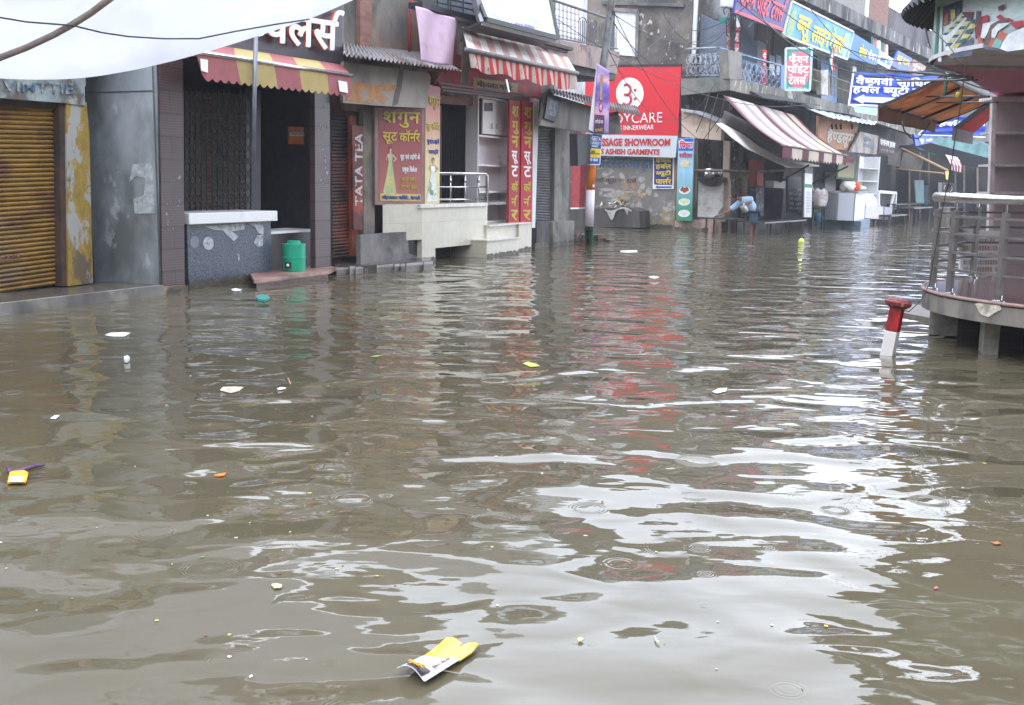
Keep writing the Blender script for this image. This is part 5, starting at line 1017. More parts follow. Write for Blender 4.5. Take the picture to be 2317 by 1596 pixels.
# doors, shutters behind the balcony
mbx = MB()
tblock(RF, RF.T(1778, -1.6), RF.T(1800, -1.6), -1.6, -1.5, 5.3, 7.8).build('cream_door', mat('cream_door', S(156, 150, 130), .7), bI)
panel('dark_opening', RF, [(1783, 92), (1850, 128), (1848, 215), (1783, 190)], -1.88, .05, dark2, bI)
panel('blue_mural_door', RF, [(1858, 134), (1896, 146), (1894, 232), (1858, 226)], -1.0, .05, mat('sunset_print', S(150, 150, 170), .6, stain=S(90, 140, 190), sc=.9, lo=.45, hi=.6), bI)
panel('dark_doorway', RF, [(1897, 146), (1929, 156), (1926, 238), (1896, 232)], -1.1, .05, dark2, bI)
slats(Vs(RF, [(1940, 158), (1968, 166), (1966, 240), (1938, 236)], -1.3), 30, .02, RF.n).build('roller_shutter', mat('teal_shutter', S(110, 140, 152), .6), bI)
st_ = thing('vertical_sign', 'narrow white lettered strip beside the dark upstairs doorway', 'sign', RF.V(1934, 190, -.2))
pq = Vs(RF, [(1930, 150), (1938, 152), (1935, 262), (1927, 260)], -.3); MB().prism(pq, -RF.n * .05).build('board', white, st_)
for k, c_ in enumerate('\u0930\u093e\u091c \u091f\u0947 \u0932 \u0930'.split(' ')): text(c_, [bil(pq, u, v) + RF.n * .01 for u, v in ((.2, .1 + k * .2), (.8, .1 + k * .2), (.8, .24 + k * .2), (.2, .24 + k * .2))], blk, st_)
# iron railing beyond the corner
ri = MB()
for k in range(30):
    x = 1838 + k * 3.2 if k < 7 else 1872 + (k - 7) * 3.3
    if x > 1930: break
    yt = 158 + (x - 1838) * .33; ri.bar(RF.V(x, yt, .15), RF.V(x, yt + 45, .15), .02)
ri.bar(RF.V(1838, 156, .15), RF.V(1860, 164, .15), .04).bar(RF.V(1872, 170, .15), RF.V(1945, 196, .15), .04).bar(RF.V(1838, 180, .15), RF.V(1945, 216, .15), .03)
ri.build('balcony_railing', mat('olive_iron', S(110, 108, 80), .7), bI)
panel('railing_post', RF, [(1858, 160), (1874, 158), (1874, 216), (1859, 214)], .2, .2, mat('white_stained_post', S(176, 172, 164), .8, stain=S(120, 116, 110), sc=2), bI)
# free-standing signs on the balcony
FC = Plane((6, 38.6), (1, -.05))
sgn, q = sign('upright green and pink tailor sign with three white Hindi words on the balcony', [(1778, 110), (1837, 109), (1832, 205), (1776, 204)], 1.2, mat('teal_print', S(60, 150, 140), .5, bump=0), [], pl=FC, frame=mat('pale_blue_edge', S(180, 200, 214), .6))
MB().prism([bil(q, .5 + .46 * math.copysign(abs(math.cos(a_)) ** .6, math.cos(a_)), .5 + .42 * math.sin(a_)) + FC.n * .01 for a_ in [k * math.pi / 16 for k in range(32)]], -FC.n * .008).build('pink_oval', pinkp, sgn)
for s2, v0, v1, u0 in (('\u092b\u0948\u0936\u0928', .13, .35, .13), ('\u092a\u0949\u0907\u0902\u091f', .36, .62, .08), ('\u091f\u0947\u0932\u0930\u094d\u0938', .62, .86, .13)):
    text(s2, [bil(q, u, v) + FC.n * .014 for u, v in ((u0, v0), (1 - u0, v0), (1 - u0, v1), (u0, v1))], wht, sgn, bold=.035, ext=.02)
fineprint([bil(q, u, v) + FC.n * .01 for u, v in ((.1, .01), (.9, .01), (.9, .06), (.1, .06))], 1, wht, sgn); fineprint([bil(q, u, v) + FC.n * .01 for u, v in ((.1, .93), (.9, .93), (.9, .985), (.1, .985))], 1, wht, sgn)
sgn, q = sign('green and pink tailor sign half hidden behind the corner post with cables', [(1627, 40), (1674, 38), (1676, 122), (1630, 116)], 1.0, MC['teal_print'], [], pl=FC)
MB().prism([bil(q, u, v) + FC.n * .01 for u, v in ((.02, .3), (.3, .2), (.7, .2), (.98, .3), (.98, .99), (.02, .99))], -FC.n * .008).build('pink_field', pinkp, sgn)
text('\u092b\u0948\u0936\u0928', [bil(q, u, v) + FC.n * .014 for u, v in ((.1, .35), (.9, .35), (.9, .72), (.1, .72))], wht, sgn, bold=.04); text('\u091f\u0947\u0932\u0930', [bil(q, u, v) + FC.n * .014 for u, v in ((.2, .8), (.9, .8), (.9, .99), (.2, .99))], wht, sgn, bold=.04)
sv = thing('vertical_sign', 'thin red strip sign hanging by the upstairs window of the balcony', 'sign', FC.V(1730, 200, 1.))
pq = [FC.V(1726, 112, 1.), FC.V(1735, 114, 1.), FC.V(1732, 212, 1.), FC.V(1722, 212, 1.)]; MB().prism(pq, -FC.n * .06).build('board', redp, sv)
for k in range(3): text('\u092b\u0948', [bil(pq, u, v) + FC.n * .01 for u, v in ((.1, .06 + k * .17), (.9, .06 + k * .17), (.9, .2 + k * .17), (.1, .2 + k * .17))], wht, sv, bold=.02)
# electricity post at the balcony corner
ep = thing('electricity_post', 'dark iron post with cable brackets and white meter box at the balcony corner', 'post', FC.V(1652, 205, 1.6))
MB().bar(FC.V(1655, 208, 1.6), FC.V(1659, -70, 1.6), .16, .12).build('shaft', mat('dark_iron', S(58, 54, 56), .6), ep)
MB().prism([FC.V(1632, -24, 1.75), FC.V(1684, -18, 1.75), FC.V(1682, 20, 1.75), FC.V(1631, 16, 1.75)], -FC.n * .3).build('meter_box', mat('cream_meter_box', S(206, 204, 196), .5, mix=.04), ep, bevel=.04)
mbx = MB()
for k in range(4): mbx.bar(FC.V(1660, 70 + k * 26, 1.6), FC.V(1675, 72 + k * 26, 1.6), .05)
mbx.bar(FC.V(1675, 70, 1.6), FC.V(1673, 146, 1.6), .05); mbx.build('bracket', blackm, ep)
MB().bar(FC.V(1664, 38, 1.65), FC.V(1672, 62, 1.7), .14, .1).build('lamp_head', wht, ep)
MB().bar(FC.V(1694, 62, 1.5), FC.V(1730, 24, 1.4), .12, .06).build('street_lamp_arm', mat('grey_blue_lamp', S(110, 128, 150), .5), ep)
mbx = MB(); rnd = random.Random(9)
for k in range(14):
    x0, y0 = 1650 + rnd.uniform(-6, 14), rnd.uniform(10, 110)
    mbx.tube([FC.V(x0, y0, 1.7), FC.V(x0 + rnd.uniform(-14, 14), y0 + rnd.uniform(4, 20), 1.8), FC.V(x0 + rnd.uniform(-8, 8), y0 + rnd.uniform(20, 50), 1.7)], .02, 5)
mbx.build('cable_tangle', cable, ep)
# the little flag
fl = thing('flag', 'small orange, white and green flag on a stick at the market balcony', 'flag', FC.V(1879, 214, -2))
MB().tube([FC.V(1879, 212, -2), FC.V(1883, 100, -2)], .02, 6).build('stick', wood, fl)
FX = mat('flag_orange', S(226, 96, 56), .8)
MB().grid(lambda u, v: FC.V(1876 + 11 * u + 1.5 * math.sin(v * 8), 104 + 56 * v + 4 * u, -1.95) + FC.n * .08 * math.sin(u * 9 + v * 5), 9, 14, lambda i, j: i // 3).build('cloth', [grn, wht, FX], fl, smooth=True, solid=.01)
# blue banners across the street
BN = Plane((10, 43.5), (1, 0)); bnm = mat('banner_blue', S(54, 82, 184), .5, mix=.14, stain=S(24, 44, 150), sc=1.8, lo=.5, hi=.62, bump=.3, bsc=4)
def banner(lab, pts, rows, off, arrow=False, m=bnm):
    q = Vs(BN, pts, off); o = thing('banner', lab, 'banner', (q[0] + q[2]) / 2)
    MB().grid(lambda u, v: bil(q, u, v) + BN.n * .05 * math.sin(v * 17 + u * 5), 24, 16).build('cloth', m, o, smooth=True, solid=.01)
    MB().prism([bil(q, u, v) + BN.n * .07 for u, v in ((0, .95), (1, .95), (1, 1), (0, 1))], -BN.n * .01).prism([bil(q, u, v) + BN.n * .07 for u, v in ((0, 0), (.02, 0), (.02, .95), (0, .95))], -BN.n * .01).build('white_border', wht, o)
    for tx, (u0, v0, u1, v1) in rows: text(tx, [bil(q, a_, b2) + BN.n * .075 for a_, b2 in ((u0, v0), (u1, v0), (u1, v1), (u0, v1))], wht, o, bold=.035, ext=.01)
    if arrow: MB().prism([bil(q, u, v) + BN.n * .085 for u, v in ((.05, .8), (.16, .66), (.16, .72), (.95, .72), (.95, .88), (.16, .88), (.16, .94))], -BN.n * .01).build('arrow', wht, o)
    return o
banner('blue banner with two lines of white Hindi and a white arrow pointing left', [(1928, 164), (2130, 172), (2130, 248), (1917, 239)], [('\u0935\u0948\u0937\u094d\u0923\u0935\u0940 \u0938\u093e\u0927\u093f\u0915\u093e', (.05, .08, .96, .36)), ('\u0939\u0930\u094d\u092c\u0932 \u092c\u094d\u092f\u0942\u091f\u0940 \u092a\u093e\u0930\u094d\u0932\u0930', (.03, .34, .99, .68))], 0, True)
banner('blue and white banner low behind the brown and red awnings', [(2112, 268), (2234, 262), (2228, 312), (2074, 306)], [('\u0939\u0930\u094d\u092c\u0932 \u092c\u094d\u092f\u0942\u091f\u0940', (.2, .16, .98, .56))], -4)
sgn, q = sign('small blue sign with white Hindi letters under the brown awning', [(2068, 304), (2114, 312), (2113, 322), (2072, 331)], 3.2, blue, [('\u092d\u0942\u091f \u0906\u0926\u093f', (.2, .2, .9, .9), wht, .03)])
tag(panel('poster', BN, [(1931, 240), (1985, 246), (1984, 262), (1936, 254)], .6, .03, mat('pale_cyan_print', S(170, 206, 220), .5, mix=.2)), 'pale cyan poster edge below the arrow banner', 'poster')
# handloom and other ground-floor signs
hs_ = sign('orange board with outlined Hindi letters leaning above the far shops', [(1852, 262), (1945, 276), (1926, 342), (1850, 332)], 1.5, mat('faded_orange_print', S(176, 124, 84), .6, mix=.15, stain=S(130, 96, 76), sc=.8), [('\u0939\u0948\u0923\u094d\u0921\u0932\u0942\u092e', (.22, .32, .96, .92), mat('pale_grey_letter', S(186, 182, 172), .6), .035)])
sign('dirty white hand-painted board beside the orange board', [(1947, 298), (1988, 308), (1984, 350), (1924, 344)], 1.7, mat('dirty_white_board', S(160, 154, 146), .7, stain=S(110, 104, 96), sc=1.2), [('\u0924\u093f\u0930\u0902\u0917\u093e', (.32, .15, .66, .4), MC['grey_print'], .01), ('\u0927\u0930\u094d\u092e\u0915\u093e\u0902\u091f\u093e', (.38, .42, .85, .7), MC['grey_print'], .01)])
sign('brown board with two lines of white Hindi letters, right of the white board', [(1990, 311), (2027, 321), (2023, 352), (1987, 346)], 1.6, mat('dark_brown_print', S(74, 56, 58), .6), [('\u092a\u093e\u0930\u0938\u0928\u093e\u0925 \u0939\u093e\u0909\u0938', (.05, .12, .95, .55), wht, .02), ('\u0936\u093e\u092e\u0932\u0940 \u0935\u093e\u0932\u0947', (.08, .66, .92, .88), MC['dull_white_print'], .01)])
tn = MB().grid(lambda u, v: bil([RF.V(1817, 243, .3), RF.V(1985, 276, .3), RF.V(1978, 283, 2.2), RF.V(1878, 266, 2.2)], u, v) + UP * .02 * math.sin(u * 60), 60, 2)
tag(tn.build('tin_awning', mat('pale_tin', S(190, 200, 212), .4, metal=.2), None, solid=.01), 'pale corrugated tin sheet awning above the orange board', 'awning')
mbx = MB()
for x in (1880, 1890, 1900, 1925): mbx.bar(RF.V(x, 262, 1.3), RF.V(x + 3, 292, 1.6), .05)
tag(mbx.build('sign_hook', blackm, None), 'black iron hooks holding the leaning orange board', 'hook')
# units of the far shops
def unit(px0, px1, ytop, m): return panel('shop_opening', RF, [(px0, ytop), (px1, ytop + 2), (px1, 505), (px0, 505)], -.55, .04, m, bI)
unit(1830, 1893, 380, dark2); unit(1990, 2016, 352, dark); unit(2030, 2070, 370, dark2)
panel('grey_wall_panel', RF, [(1822, 380), (1840, 380), (1839, 490), (1822, 490)], -.5, .05, MC['pale_jamb'], bI)
panel('pale_wall_panel', RF, [(1868, 390), (1892, 392), (1890, 460), (1867, 458)], -.5, .05, MC['pale_jamb'], bI)
panel('gap_panel', RF, [(1900, 405), (1938, 406), (1936, 440), (1899, 440)], -.5, .05, MC['pale_jamb'], bI)
gy = thing('shop_poster', 'dark green framed poster with yellow lower band above the white counter', 'poster', RF.V(1915, 400, .2)); pq = Vs(RF, [(1897, 350), (1937, 352), (1934, 408), (1893, 405)], .3); pn = RF.n
MB().prism(pq, -pn * .06).build('frame', mat('dark_green_frame', S(40, 86, 66), .6), gy); MB().prism(inn(.06, .04, .94, .92), -pn * .004).build('print', gradmat('dark_to_yellow_print', S(60, 52, 56), S(150, 140, 70), pq[3].z, pq[3].z + .9), gy)
text('\u0915\u093e\u0932\u093e', inn(.45, .1, .9, .3, .01), MC['sign_letter_red'], gy)
wsf = thing('display_shelf', 'tall white open shelf unit behind the white counter', 'shelf', RF.V(1962, 480, .3)); t0, t1 = RF.T(1942, .4), RF.T(1986, .4)
z1_ = RF.V(1960, 352, .4).z; mbx = MB(); tblock(RF, t0, t1, -.35, -.3, .1, z1_, mbx); tblock(RF, t0 - .1, t0, -.3, .4, .1, z1_, mbx); tblock(RF, t1, t1 + .14, -.3, .4, .1, z1_, mbx); mbx.build('frame', white, wsf)
for k in range(1, 5): tblock(RF, t0, t1, -.3, .38, .1 + k * z1_ / 5.2, .14 + k * z1_ / 5.2).build('shelf_board', white, wsf)
wct = thing('shop_counter', 'white laminate counter carrying bags on a blue step, right of the stool', 'counter', RF.V(1928, 494, 1.6)); wcm = mat('bright_white_laminate', S(206, 210, 220), .4, mix=.05)
t0, tm_, t1 = RF.T(1898, 2.0), RF.T(1933, 2.0), RF.T(1962, 2.0); za = .3; zb_ = RF.V(1930, 437, 2.0).z
cA, cB, cC = RF.V(1898, 490, 1.5), RF.V(1931, 490, 2.2), RF.V(1958, 490, 1.8)
MB().prism([dn(cA, za), dn(cB, za), dn(cB, zb_), dn(cA, zb_)], -RF.n * .6).prism([dn(cB, za), dn(cC, za), dn(cC, zb_), dn(cB, zb_)], -RF.n * .6 + RF.d * .05).build('body', wcm, wct)
MB().prism([dn(cA, zb_) - RF.d * .2 + RF.n * .05, dn(cB, zb_) + RF.n * .12, dn(cC, zb_) + RF.d * .15, dn(cC, zb_) - RF.n * .8, dn(cA, zb_) - RF.n * .8 - RF.d * .2], (0, 0, .07)).build('top', mat('tan_counter_top', S(150, 142, 130), .5), wct)
MB().bar(dn(cB, za) + RF.n * .012, dn(cB, zb_) + RF.n * .012, .03).build('edge_strip', mat('grey_edge', S(90, 92, 100), .5), wct)
tag(MB().prism([dn(cA, -.2) + RF.n * .1, dn(cB, -.2) + RF.n * .3, dn(cC, -.2) + RF.n * .2, dn(cC, -.2) - RF.n * .8, dn(cA, -.2) - RF.n * .8], (0, 0, .49)).build('blue_step', mat('blue_grey_step', S(110, 124, 140), .6)), 'blue-grey plinth step under the white laminate counter', 'step')
def lump(c, rx, ry, rz, m, name, lab, cat, seed=1, amp=.2):
    rnd_ = random.Random(seed); ph = [rnd_.uniform(0, 6) for _ in range(6)]; mb = MB()
    def f(u, v):
        th, p = u * 6.2832, v * math.pi; k = 1 + amp * math.sin(3 * th + ph[0]) * math.sin(2 * p + ph[1]) + amp * .6 * math.sin(7 * th + ph[2] + 5 * p)
        return c + Vector((rx * k * math.cos(th) * math.sin(p), ry * k * math.sin(th) * math.sin(p), rz * (1 - k * math.cos(p))))
    mb.grid(f, 22, 12); return tag(mb.build(name, m, None, smooth=True), lab, cat)
ctp = (cA + cC) / 2 - RF.n * .25; ctp.z = zb_ + .07
plw = mat('white_polythene', S(214, 212, 206), .5, mix=.15, sc=6)
lump(dn(RF.V(1916, 436, 1.6), zb_ + .07), .28, .22, .17, plw, 'polythene_bag', 'crumpled clear and white polythene bag at the left of the white counter', 'bag', 3, .3)
lump(dn(RF.V(1934, 436, 1.6), zb_ + .07), .2, .18, .18, mat('orange_bag', S(226, 86, 40), .6), 'orange_bag', 'bright orange bag on the white counter', 'bag', 4, .15)
lump(dn(RF.V(1946, 436, 1.6), zb_ + .07), .22, .18, .1, plw, 'white_bundle', 'small white bundle right of the orange bag', 'bundle', 5, .15)
wcv = MB().grid(lambda u, v: bil([RF.V(1946, 434, 1.7), RF.V(1974, 440, 1.2), RF.V(1992, 466, 1.2), RF.V(1962, 470, 1.9)], u, v) + RF.n * .07 * math.sin(u * 9), 12, 8)
tag(wcv.build('white_cloth', mat('white_cloth_sheet', S(200, 200, 210), .8), None, smooth=True, solid=.01), 'white cloth hanging down beside the white counter', 'cloth')
lowb = thing('display_box', 'low pale lilac display box right of the white counter', 'box', RF.V(1990, 490, 1.6))
q = [RF.V(1960, 466, 1.9), RF.V(1999, 468, 1.9), RF.V(1998, 497, 1.9), RF.V(1958, 494, 1.9)]; MB().prism(q, -RF.n * .7).build('body', mat('pale_lilac_board', S(190, 184, 196), .6), lowb)
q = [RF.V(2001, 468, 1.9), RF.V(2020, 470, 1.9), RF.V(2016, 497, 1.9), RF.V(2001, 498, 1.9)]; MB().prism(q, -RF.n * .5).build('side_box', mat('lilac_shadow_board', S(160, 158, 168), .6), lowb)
gcs = thing('glass_case', 'empty counter case with white edges, behind the low lilac box', 'case', RF.V(2005, 470, 1.2)); mbx = MB()
for a_, b2 in (((1988, 434), (2027, 437)), ((2027, 437), (2025, 474)), ((2022, 437), (2016, 470)), ((1988, 434), (1988, 466))): mbx.bar(RF.V(*a_, 1.4), RF.V(*b2, 1.4), .09, .12)
mbx.build('edge_frame', white, gcs); panel('back', RF, [(1990, 437), (2020, 439), (2016, 468), (1990, 466)], 1.2, .03, dark2, gcs)
# bamboo pole, dark tables, cyan doors at the far end
tag(MB().tube([RF.V(2040, 337, 1.0), RF.V(2090, 360, 2.4), RF.V(2143, 386, 4)], .06, 8).build('bamboo_pole', mat('bamboo', S(176, 144, 104), .6), None, smooth=True), 'slanting bamboo pole at the far end of the street', 'pole')
tag(MB().tube([RF.V(2028, 382, 1.0), RF.V(2135, 393, 4)], .035, 8).build('thin_bamboo_pole', MC['bamboo'], None, smooth=True), 'thin level bamboo pole below the slanting one', 'pole')
tag(MB().prism([RF.V(2139, 388, 4), RF.V(2147, 388, 4), RF.V(2145, 407, 4), RF.V(2141, 406, 4)], (0, .05, 0)).build('yellow_packet', mat('yellow_packet', S(206, 190, 80), .5), None), 'yellow packet hanging at the tip of the bamboo pole', 'packet')
for k, (x0, x1, y, lab) in enumerate(((2022, 2060, 487, 'dark low table nearest the lilac box at the far end'), (2030, 2112, 462, 'long dark table behind the low one at the far end'), (2072, 2114, 470, 'dark table beside the cyan door at the far end'))):
    off = (2.4, 1.6, 2.6)[k]; t0, t1 = RF.T(x0, off), RF.T(x1, off); zt_ = RF.V(x0, y, off).z; tb_ = thing('table', lab, 'table', RF.P((t0 + t1) / 2, off, 0), 'dark tables at the far end')
    tblock(RF, t0, t1, off - .8, off, zt_ - .06, zt_).build('tabletop', wetw, tb_)
    for tt in (t0 + .1, t1 - .1):
        for o2 in (off - .1, off - .7): MB().bar(RF.P(tt, o2, -.3), RF.P(tt, o2, zt_ - .06), .07).build('leg', wetw, tb_)
tag(panel('cyan_board', RF, [(2070, 408), (2090, 408), (2092, 462), (2074, 462)], 1.5, .06, mat('worn_cyan_board', S(100, 150, 156), .7, stain=S(150, 120, 110), sc=1.6)), 'leaning worn cyan board at the far end', 'board')
fu = thing('end_shop', 'far end shop with teal doors under the green tarpaulin', 'building', RF.P(31, 1, 0))
panel('teal_door', RF, [(2092, 420), (2122, 420), (2124, 466), (2094, 466)], 1.0, .06, mat('teal_door', S(50, 96, 104), .7, stain=S(80, 50, 50), sc=2, lo=.56, hi=.6), fu)
panel('blue_door', RF, [(2124, 418), (2146, 418), (2146, 500), (2126, 498)], 1.1, .06, mat('blue_teal_door', S(80, 140, 160), .7), fu)
E2 = Plane((20, 56), (1, -.35))
panel('dim_front', E2, [(2025, 330), (2260, 320), (2260, 500), (2025, 500)], -.8, .1, mat('dim_far_shop', S(58, 56, 58), .8, stain=S(34, 34, 38), sc=.6, lo=.42, hi=.58), fu)
for x in (2056, 2080, 2100, 2160, 2180, 2210): panel('shop_post', E2, [(x, 345), (x + 4, 345), (x + 4, 495), (x, 495)], 1.2, .15, MC['tan_pillar'] if x % 20 else conc, fu)
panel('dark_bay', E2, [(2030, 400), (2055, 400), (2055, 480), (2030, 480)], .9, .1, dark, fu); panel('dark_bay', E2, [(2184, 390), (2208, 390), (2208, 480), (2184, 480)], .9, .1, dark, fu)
panel('grey_hoarding', E2, [(1996, 325), (2040, 338), (2036, 378), (2004, 372)], 1.4, .1, MC['dirty_white_board'], fu); panel('grey_hoarding', E2, [(2044, 345), (2092, 352), (2084, 385), (2036, 380)], 1.6, .1, MC['grey_fascia'], fu)
tblock(RF, 30, 34, .3, 1.2, 3.2, 4.6).build('ledge', concd, fu)
trp = MB().grid(lambda u, v: bil([E2.V(2095, 304, 3), E2.V(2250, 326, 3), E2.V(2250, 362, 5.5), E2.V(2062, 328, 5.5)], u, v) + UP * (-.3 * math.sin(math.pi * u) * v + .04 * math.sin(u * 40)), 40, 10)
tag(trp.build('green_tarpaulin', mat('teal_tarpaulin', S(72, 110, 108), .7, mix=.2, stain=S(50, 84, 86), sc=.9), None, smooth=True, solid=.02), 'teal green tarpaulin stretched over the far shops', 'tarpaulin')
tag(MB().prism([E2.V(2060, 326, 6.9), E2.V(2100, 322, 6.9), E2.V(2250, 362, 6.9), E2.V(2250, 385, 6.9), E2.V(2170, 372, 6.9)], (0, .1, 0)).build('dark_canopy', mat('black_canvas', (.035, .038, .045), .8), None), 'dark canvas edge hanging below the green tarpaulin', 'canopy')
pa = MB().grid(lambda u, v: bil([E2.V(2139, 350, 8), E2.V(2166, 356, 8), E2.V(2179, 374, 9), E2.V(2150, 366, 9)], u, v) if v <= .5 else bil([E2.V(2150, 366, 9), E2.V(2179, 374, 9), E2.V(2177, 391, 9), E2.V(2153, 385, 9)], u, (v - .5) * 2), 8, 8, lambda i, j: (i % 2) if j >= 4 else 0)
tag(pa.build('small_awning', [mat('pale_pink_canvas', S(206, 186, 190), .8), mat('wine_canvas', S(120, 60, 70), .8)], None, solid=.02), 'tiny pink and maroon striped awning at the far end', 'awning')

# ================================================================== RIGHT: round fronted shop
CX, CY, CR = 6.15, 10.7, 1.88
bR = thing('round_building', 'round fronted corner shop with curved mural fascia, pink ceiling and raised platform', 'building', (CX, CY, 0))
greyp = mat('grey_soffit', S(204, 200, 206), .8, mix=.06, stain=S(110, 104, 104), sc=.6, lo=.5, hi=.7)
def arcp(r, a0, a1, n, z): return [Vector((CX + r * math.cos(R(a0 + (a1 - a0) * k / n)), CY + r * math.sin(R(a0 + (a1 - a0) * k / n)), z)) for k in range(n + 1)]
# platform: the nose plus the run to the right and the back strip
def outline(r, z): return arcp(r, 118, 255, 30, z) + [Vector((12, CY - r * 1.05, z)), Vector((12, 15.4, z)), Vector((6.6, 15.4, z)), Vector((5.75, 12.7, z))]
MB().prism(outline(CR, .35), (0, 0, .17)).build('platform_slab', mat('rough_concrete_edge', S(126, 120, 112), .9, stain=S(84, 80, 76), sc=2, streak=2), bR)
MB().prism(outline(CR - .01, .5235), (0, 0, .03)).build('platform_tiles', brickmat('wet_red_granite', S(118, 96, 94), S(104, 80, 78), S(84, 70, 68), bw=.6, bh=.6, mo=.01, rough=.12), bR)
bev = mat('pinkish_edge', S(140, 116, 108), .6); MB().tube([p + Vector((0, 0, 0)) for p in arcp(CR - .0, 118, 250, 40, .545)], .018, 8).build('platform_lip', bev, bR, smooth=True)
pm_ = mat('mossy_pier', S(178, 172, 160), .85, stain=S(110, 106, 100), sc=2, stain2=(S(60, 70, 48), .56, .64, 3.))
def pier(xl, xr, ybase, dep, m=pm_):
    a_, b2 = G(xl, ybase), G(xr, ybase); return MB().prism([dn(a_, -.3), dn(b2, -.3), dn(b2, .349), dn(a_, .349)], (dep * .3, dep, 0)).build('pier', m, bR)
pier(2223, 2258, 803, .32); MB().prism([Vector((4.53, 11.45, .02)), Vector((4.78, 11.3, .02)), Vector((4.95, 11.7, .02)), Vector((4.7, 11.85, .02))], (0, 0, .329)).build('pier', pm_, bR)
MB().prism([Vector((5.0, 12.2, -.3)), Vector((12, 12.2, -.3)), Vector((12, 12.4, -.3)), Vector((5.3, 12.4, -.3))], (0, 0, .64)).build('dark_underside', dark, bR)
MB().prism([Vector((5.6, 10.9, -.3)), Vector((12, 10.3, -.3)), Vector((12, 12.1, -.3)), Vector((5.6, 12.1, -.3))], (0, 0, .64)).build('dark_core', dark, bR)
tag(MB().prism([G(2043, 708, .05), G(2150, 728, .05), G(2150, 700, .05), G(2062, 688, .05)], (0, 0, -.3)).build('sunken_slab', mat('sunken_slab', S(112, 104, 98), .5)), 'half sunken concrete slab at the left foot of the round platform', 'slab')
# piers top band, railing
rlg = thing('platform_railing', 'curved stainless steel railing around the raised shop platform', 'railing', (CX, CY, .55))
RR = CR - .07
top = arcp(RR, 130, 262, 44, 1.50) + [Vector((9, CY - RR * .99, 1.50))]
MB().tube(top, .048, 14).build('top_rail', mat('top_rail_steel', (.6, .6, .62), .25, metal=1, mix=.1), rlg, smooth=True)
rk = MB().tube([top[0], Vector((5.3, 12.5, 1.5)), Vector((9, 12.9, 1.5))], .03, 10)
for z in (.80, .97, 1.15, 1.32):
    rr_ = arcp(RR, 130, 262, 44, z) + [Vector((9, CY - RR * .99, z))]; mb = MB(); b0_ = len(mb.v)
    for i, p in enumerate(rr_):
        o_ = (p - Vector((CX, CY, p.z))); o_.z = 0; o_.normalize()
        mb.v += [p - o_ * .02 + UP * .011, p + o_ * .02 + UP * .011, p + o_ * .02 - UP * .013, p - o_ * .02 - UP * .013]
    for i in range(len(rr_) - 1):
        for k in range(4): mb.f.append((i * 4 + k, i * 4 + (k + 1) % 4, i * 4 + 4 + (k + 1) % 4, i * 4 + 4 + k)); mb.m.append(1 if k == 0 else 0)
    mb.build('rail', [wetsteel, steel], rlg)
    rk.bar(rr_[0], Vector((5.3, 12.5, z)), .02); rk.bar(Vector((5.3, 12.5, z)), Vector((9, 12.9, z)), .024)
rk.build('back_rails', wetsteel, rlg)
def post(p, z1=1.38, w=.052):
    p = Vector(p); q_ = MB().box((p.x, p.y, .6), w, w, z1 - .6, .4).build('post', wetsteel, rlg)
    MB().lathe((p.x, p.y, .553), [(.06, 0), (.06, .012), (.035, .018), (.034, .06)], 16).build('flange', steel, q_, smooth=False); MB().lathe((p.x, p.y, z1), [(.012, 0), (.012, 1.46 - z1)], 8).build('pin', steel, q_)
for x, y in ((2110, 641), (2149, 658), (2260, 677)):
    d_ = _ray(x, y); best = min((Vector((CX + RR * math.cos(R(a_)), CY + RR * math.sin(R(a_)), .55)) for a_ in range(130, 262)), key=lambda p: abs(math.atan2(p.x, p.y) - math.atan2(d_.x, d_.y)) + (0 if p.y < 11.7 or x > 2120 else .0) + .001 * p.y)
    post(best)
for p in ((5.42, 12.52, 0), (6.35, 12.62, 0), (7.3, 12.72, 0)): post(p)
# drum with mural, soffit, ceiling, upper floors
zd = 2.87
MB().prism(arcp(CR + .11, 156.3, 262, 40, zd) + [Vector((12, CY - CR, zd)), Vector((12, 11.495, zd))], (0, 0, .04)).build('soffit', greyp, bR)
MB().prism([Vector((4.45, 11.5, zd - .0)), Vector((12, 11.5, zd)), Vector((12, 15.6, zd)), Vector((6.95, 15.6, zd)), Vector((4.72, 11.9, zd))], (0, 0, .05)).build('ceiling', mat('pink_ceiling', S(204, 130, 156), .7, mix=.08, stain=S(206, 122, 150), sc=.5), bR)
MB().prism([Vector((5.4, 11.6, zd + .055)), Vector((12, 11.6, zd + .055)), Vector((12, 15.55, zd + .055)), Vector((7.5, 15.5, zd + .055))], (0, 0, 1.1)).build('upper_storey_wall', greyp, bR)
MB().bar(Vector((4.6, 11.5, zd - .01)), Vector((12, 11.5, zd - .01)), .05, .04).build('ceiling_trim', mat('pale_trim', S(170, 160, 160), .7), bR)
for x, y in ((6.9, 12.9), (8.4, 12.9)): MB().lathe((x, y, zd - .012), [(.12, 0), (.12, .012)], 20).build('recessed_light', blk, bR)
MB().box((9.9, 15.35, .5), 6.2, .1, 2.37).build('back_wall', mat('grey_room_wall', S(120, 114, 114), .8), bR)
DR = CR + .09
def dpt(a_, z, r=DR): return Vector((CX + r * math.cos(R(a_)), CY + r * math.sin(R(a_)), z))
zm = 3.85
MB().grid(lambda u, v: dpt(118 + 150 * u, zd + (zm - zd) * v), 60, 4).build('fascia_drum', mat('mint_mural', S(176, 206, 196), .5, mix=.05, stain=S(206, 214, 214), sc=.8, lo=.4, hi=.6), bR, smooth=True, solid=.03)
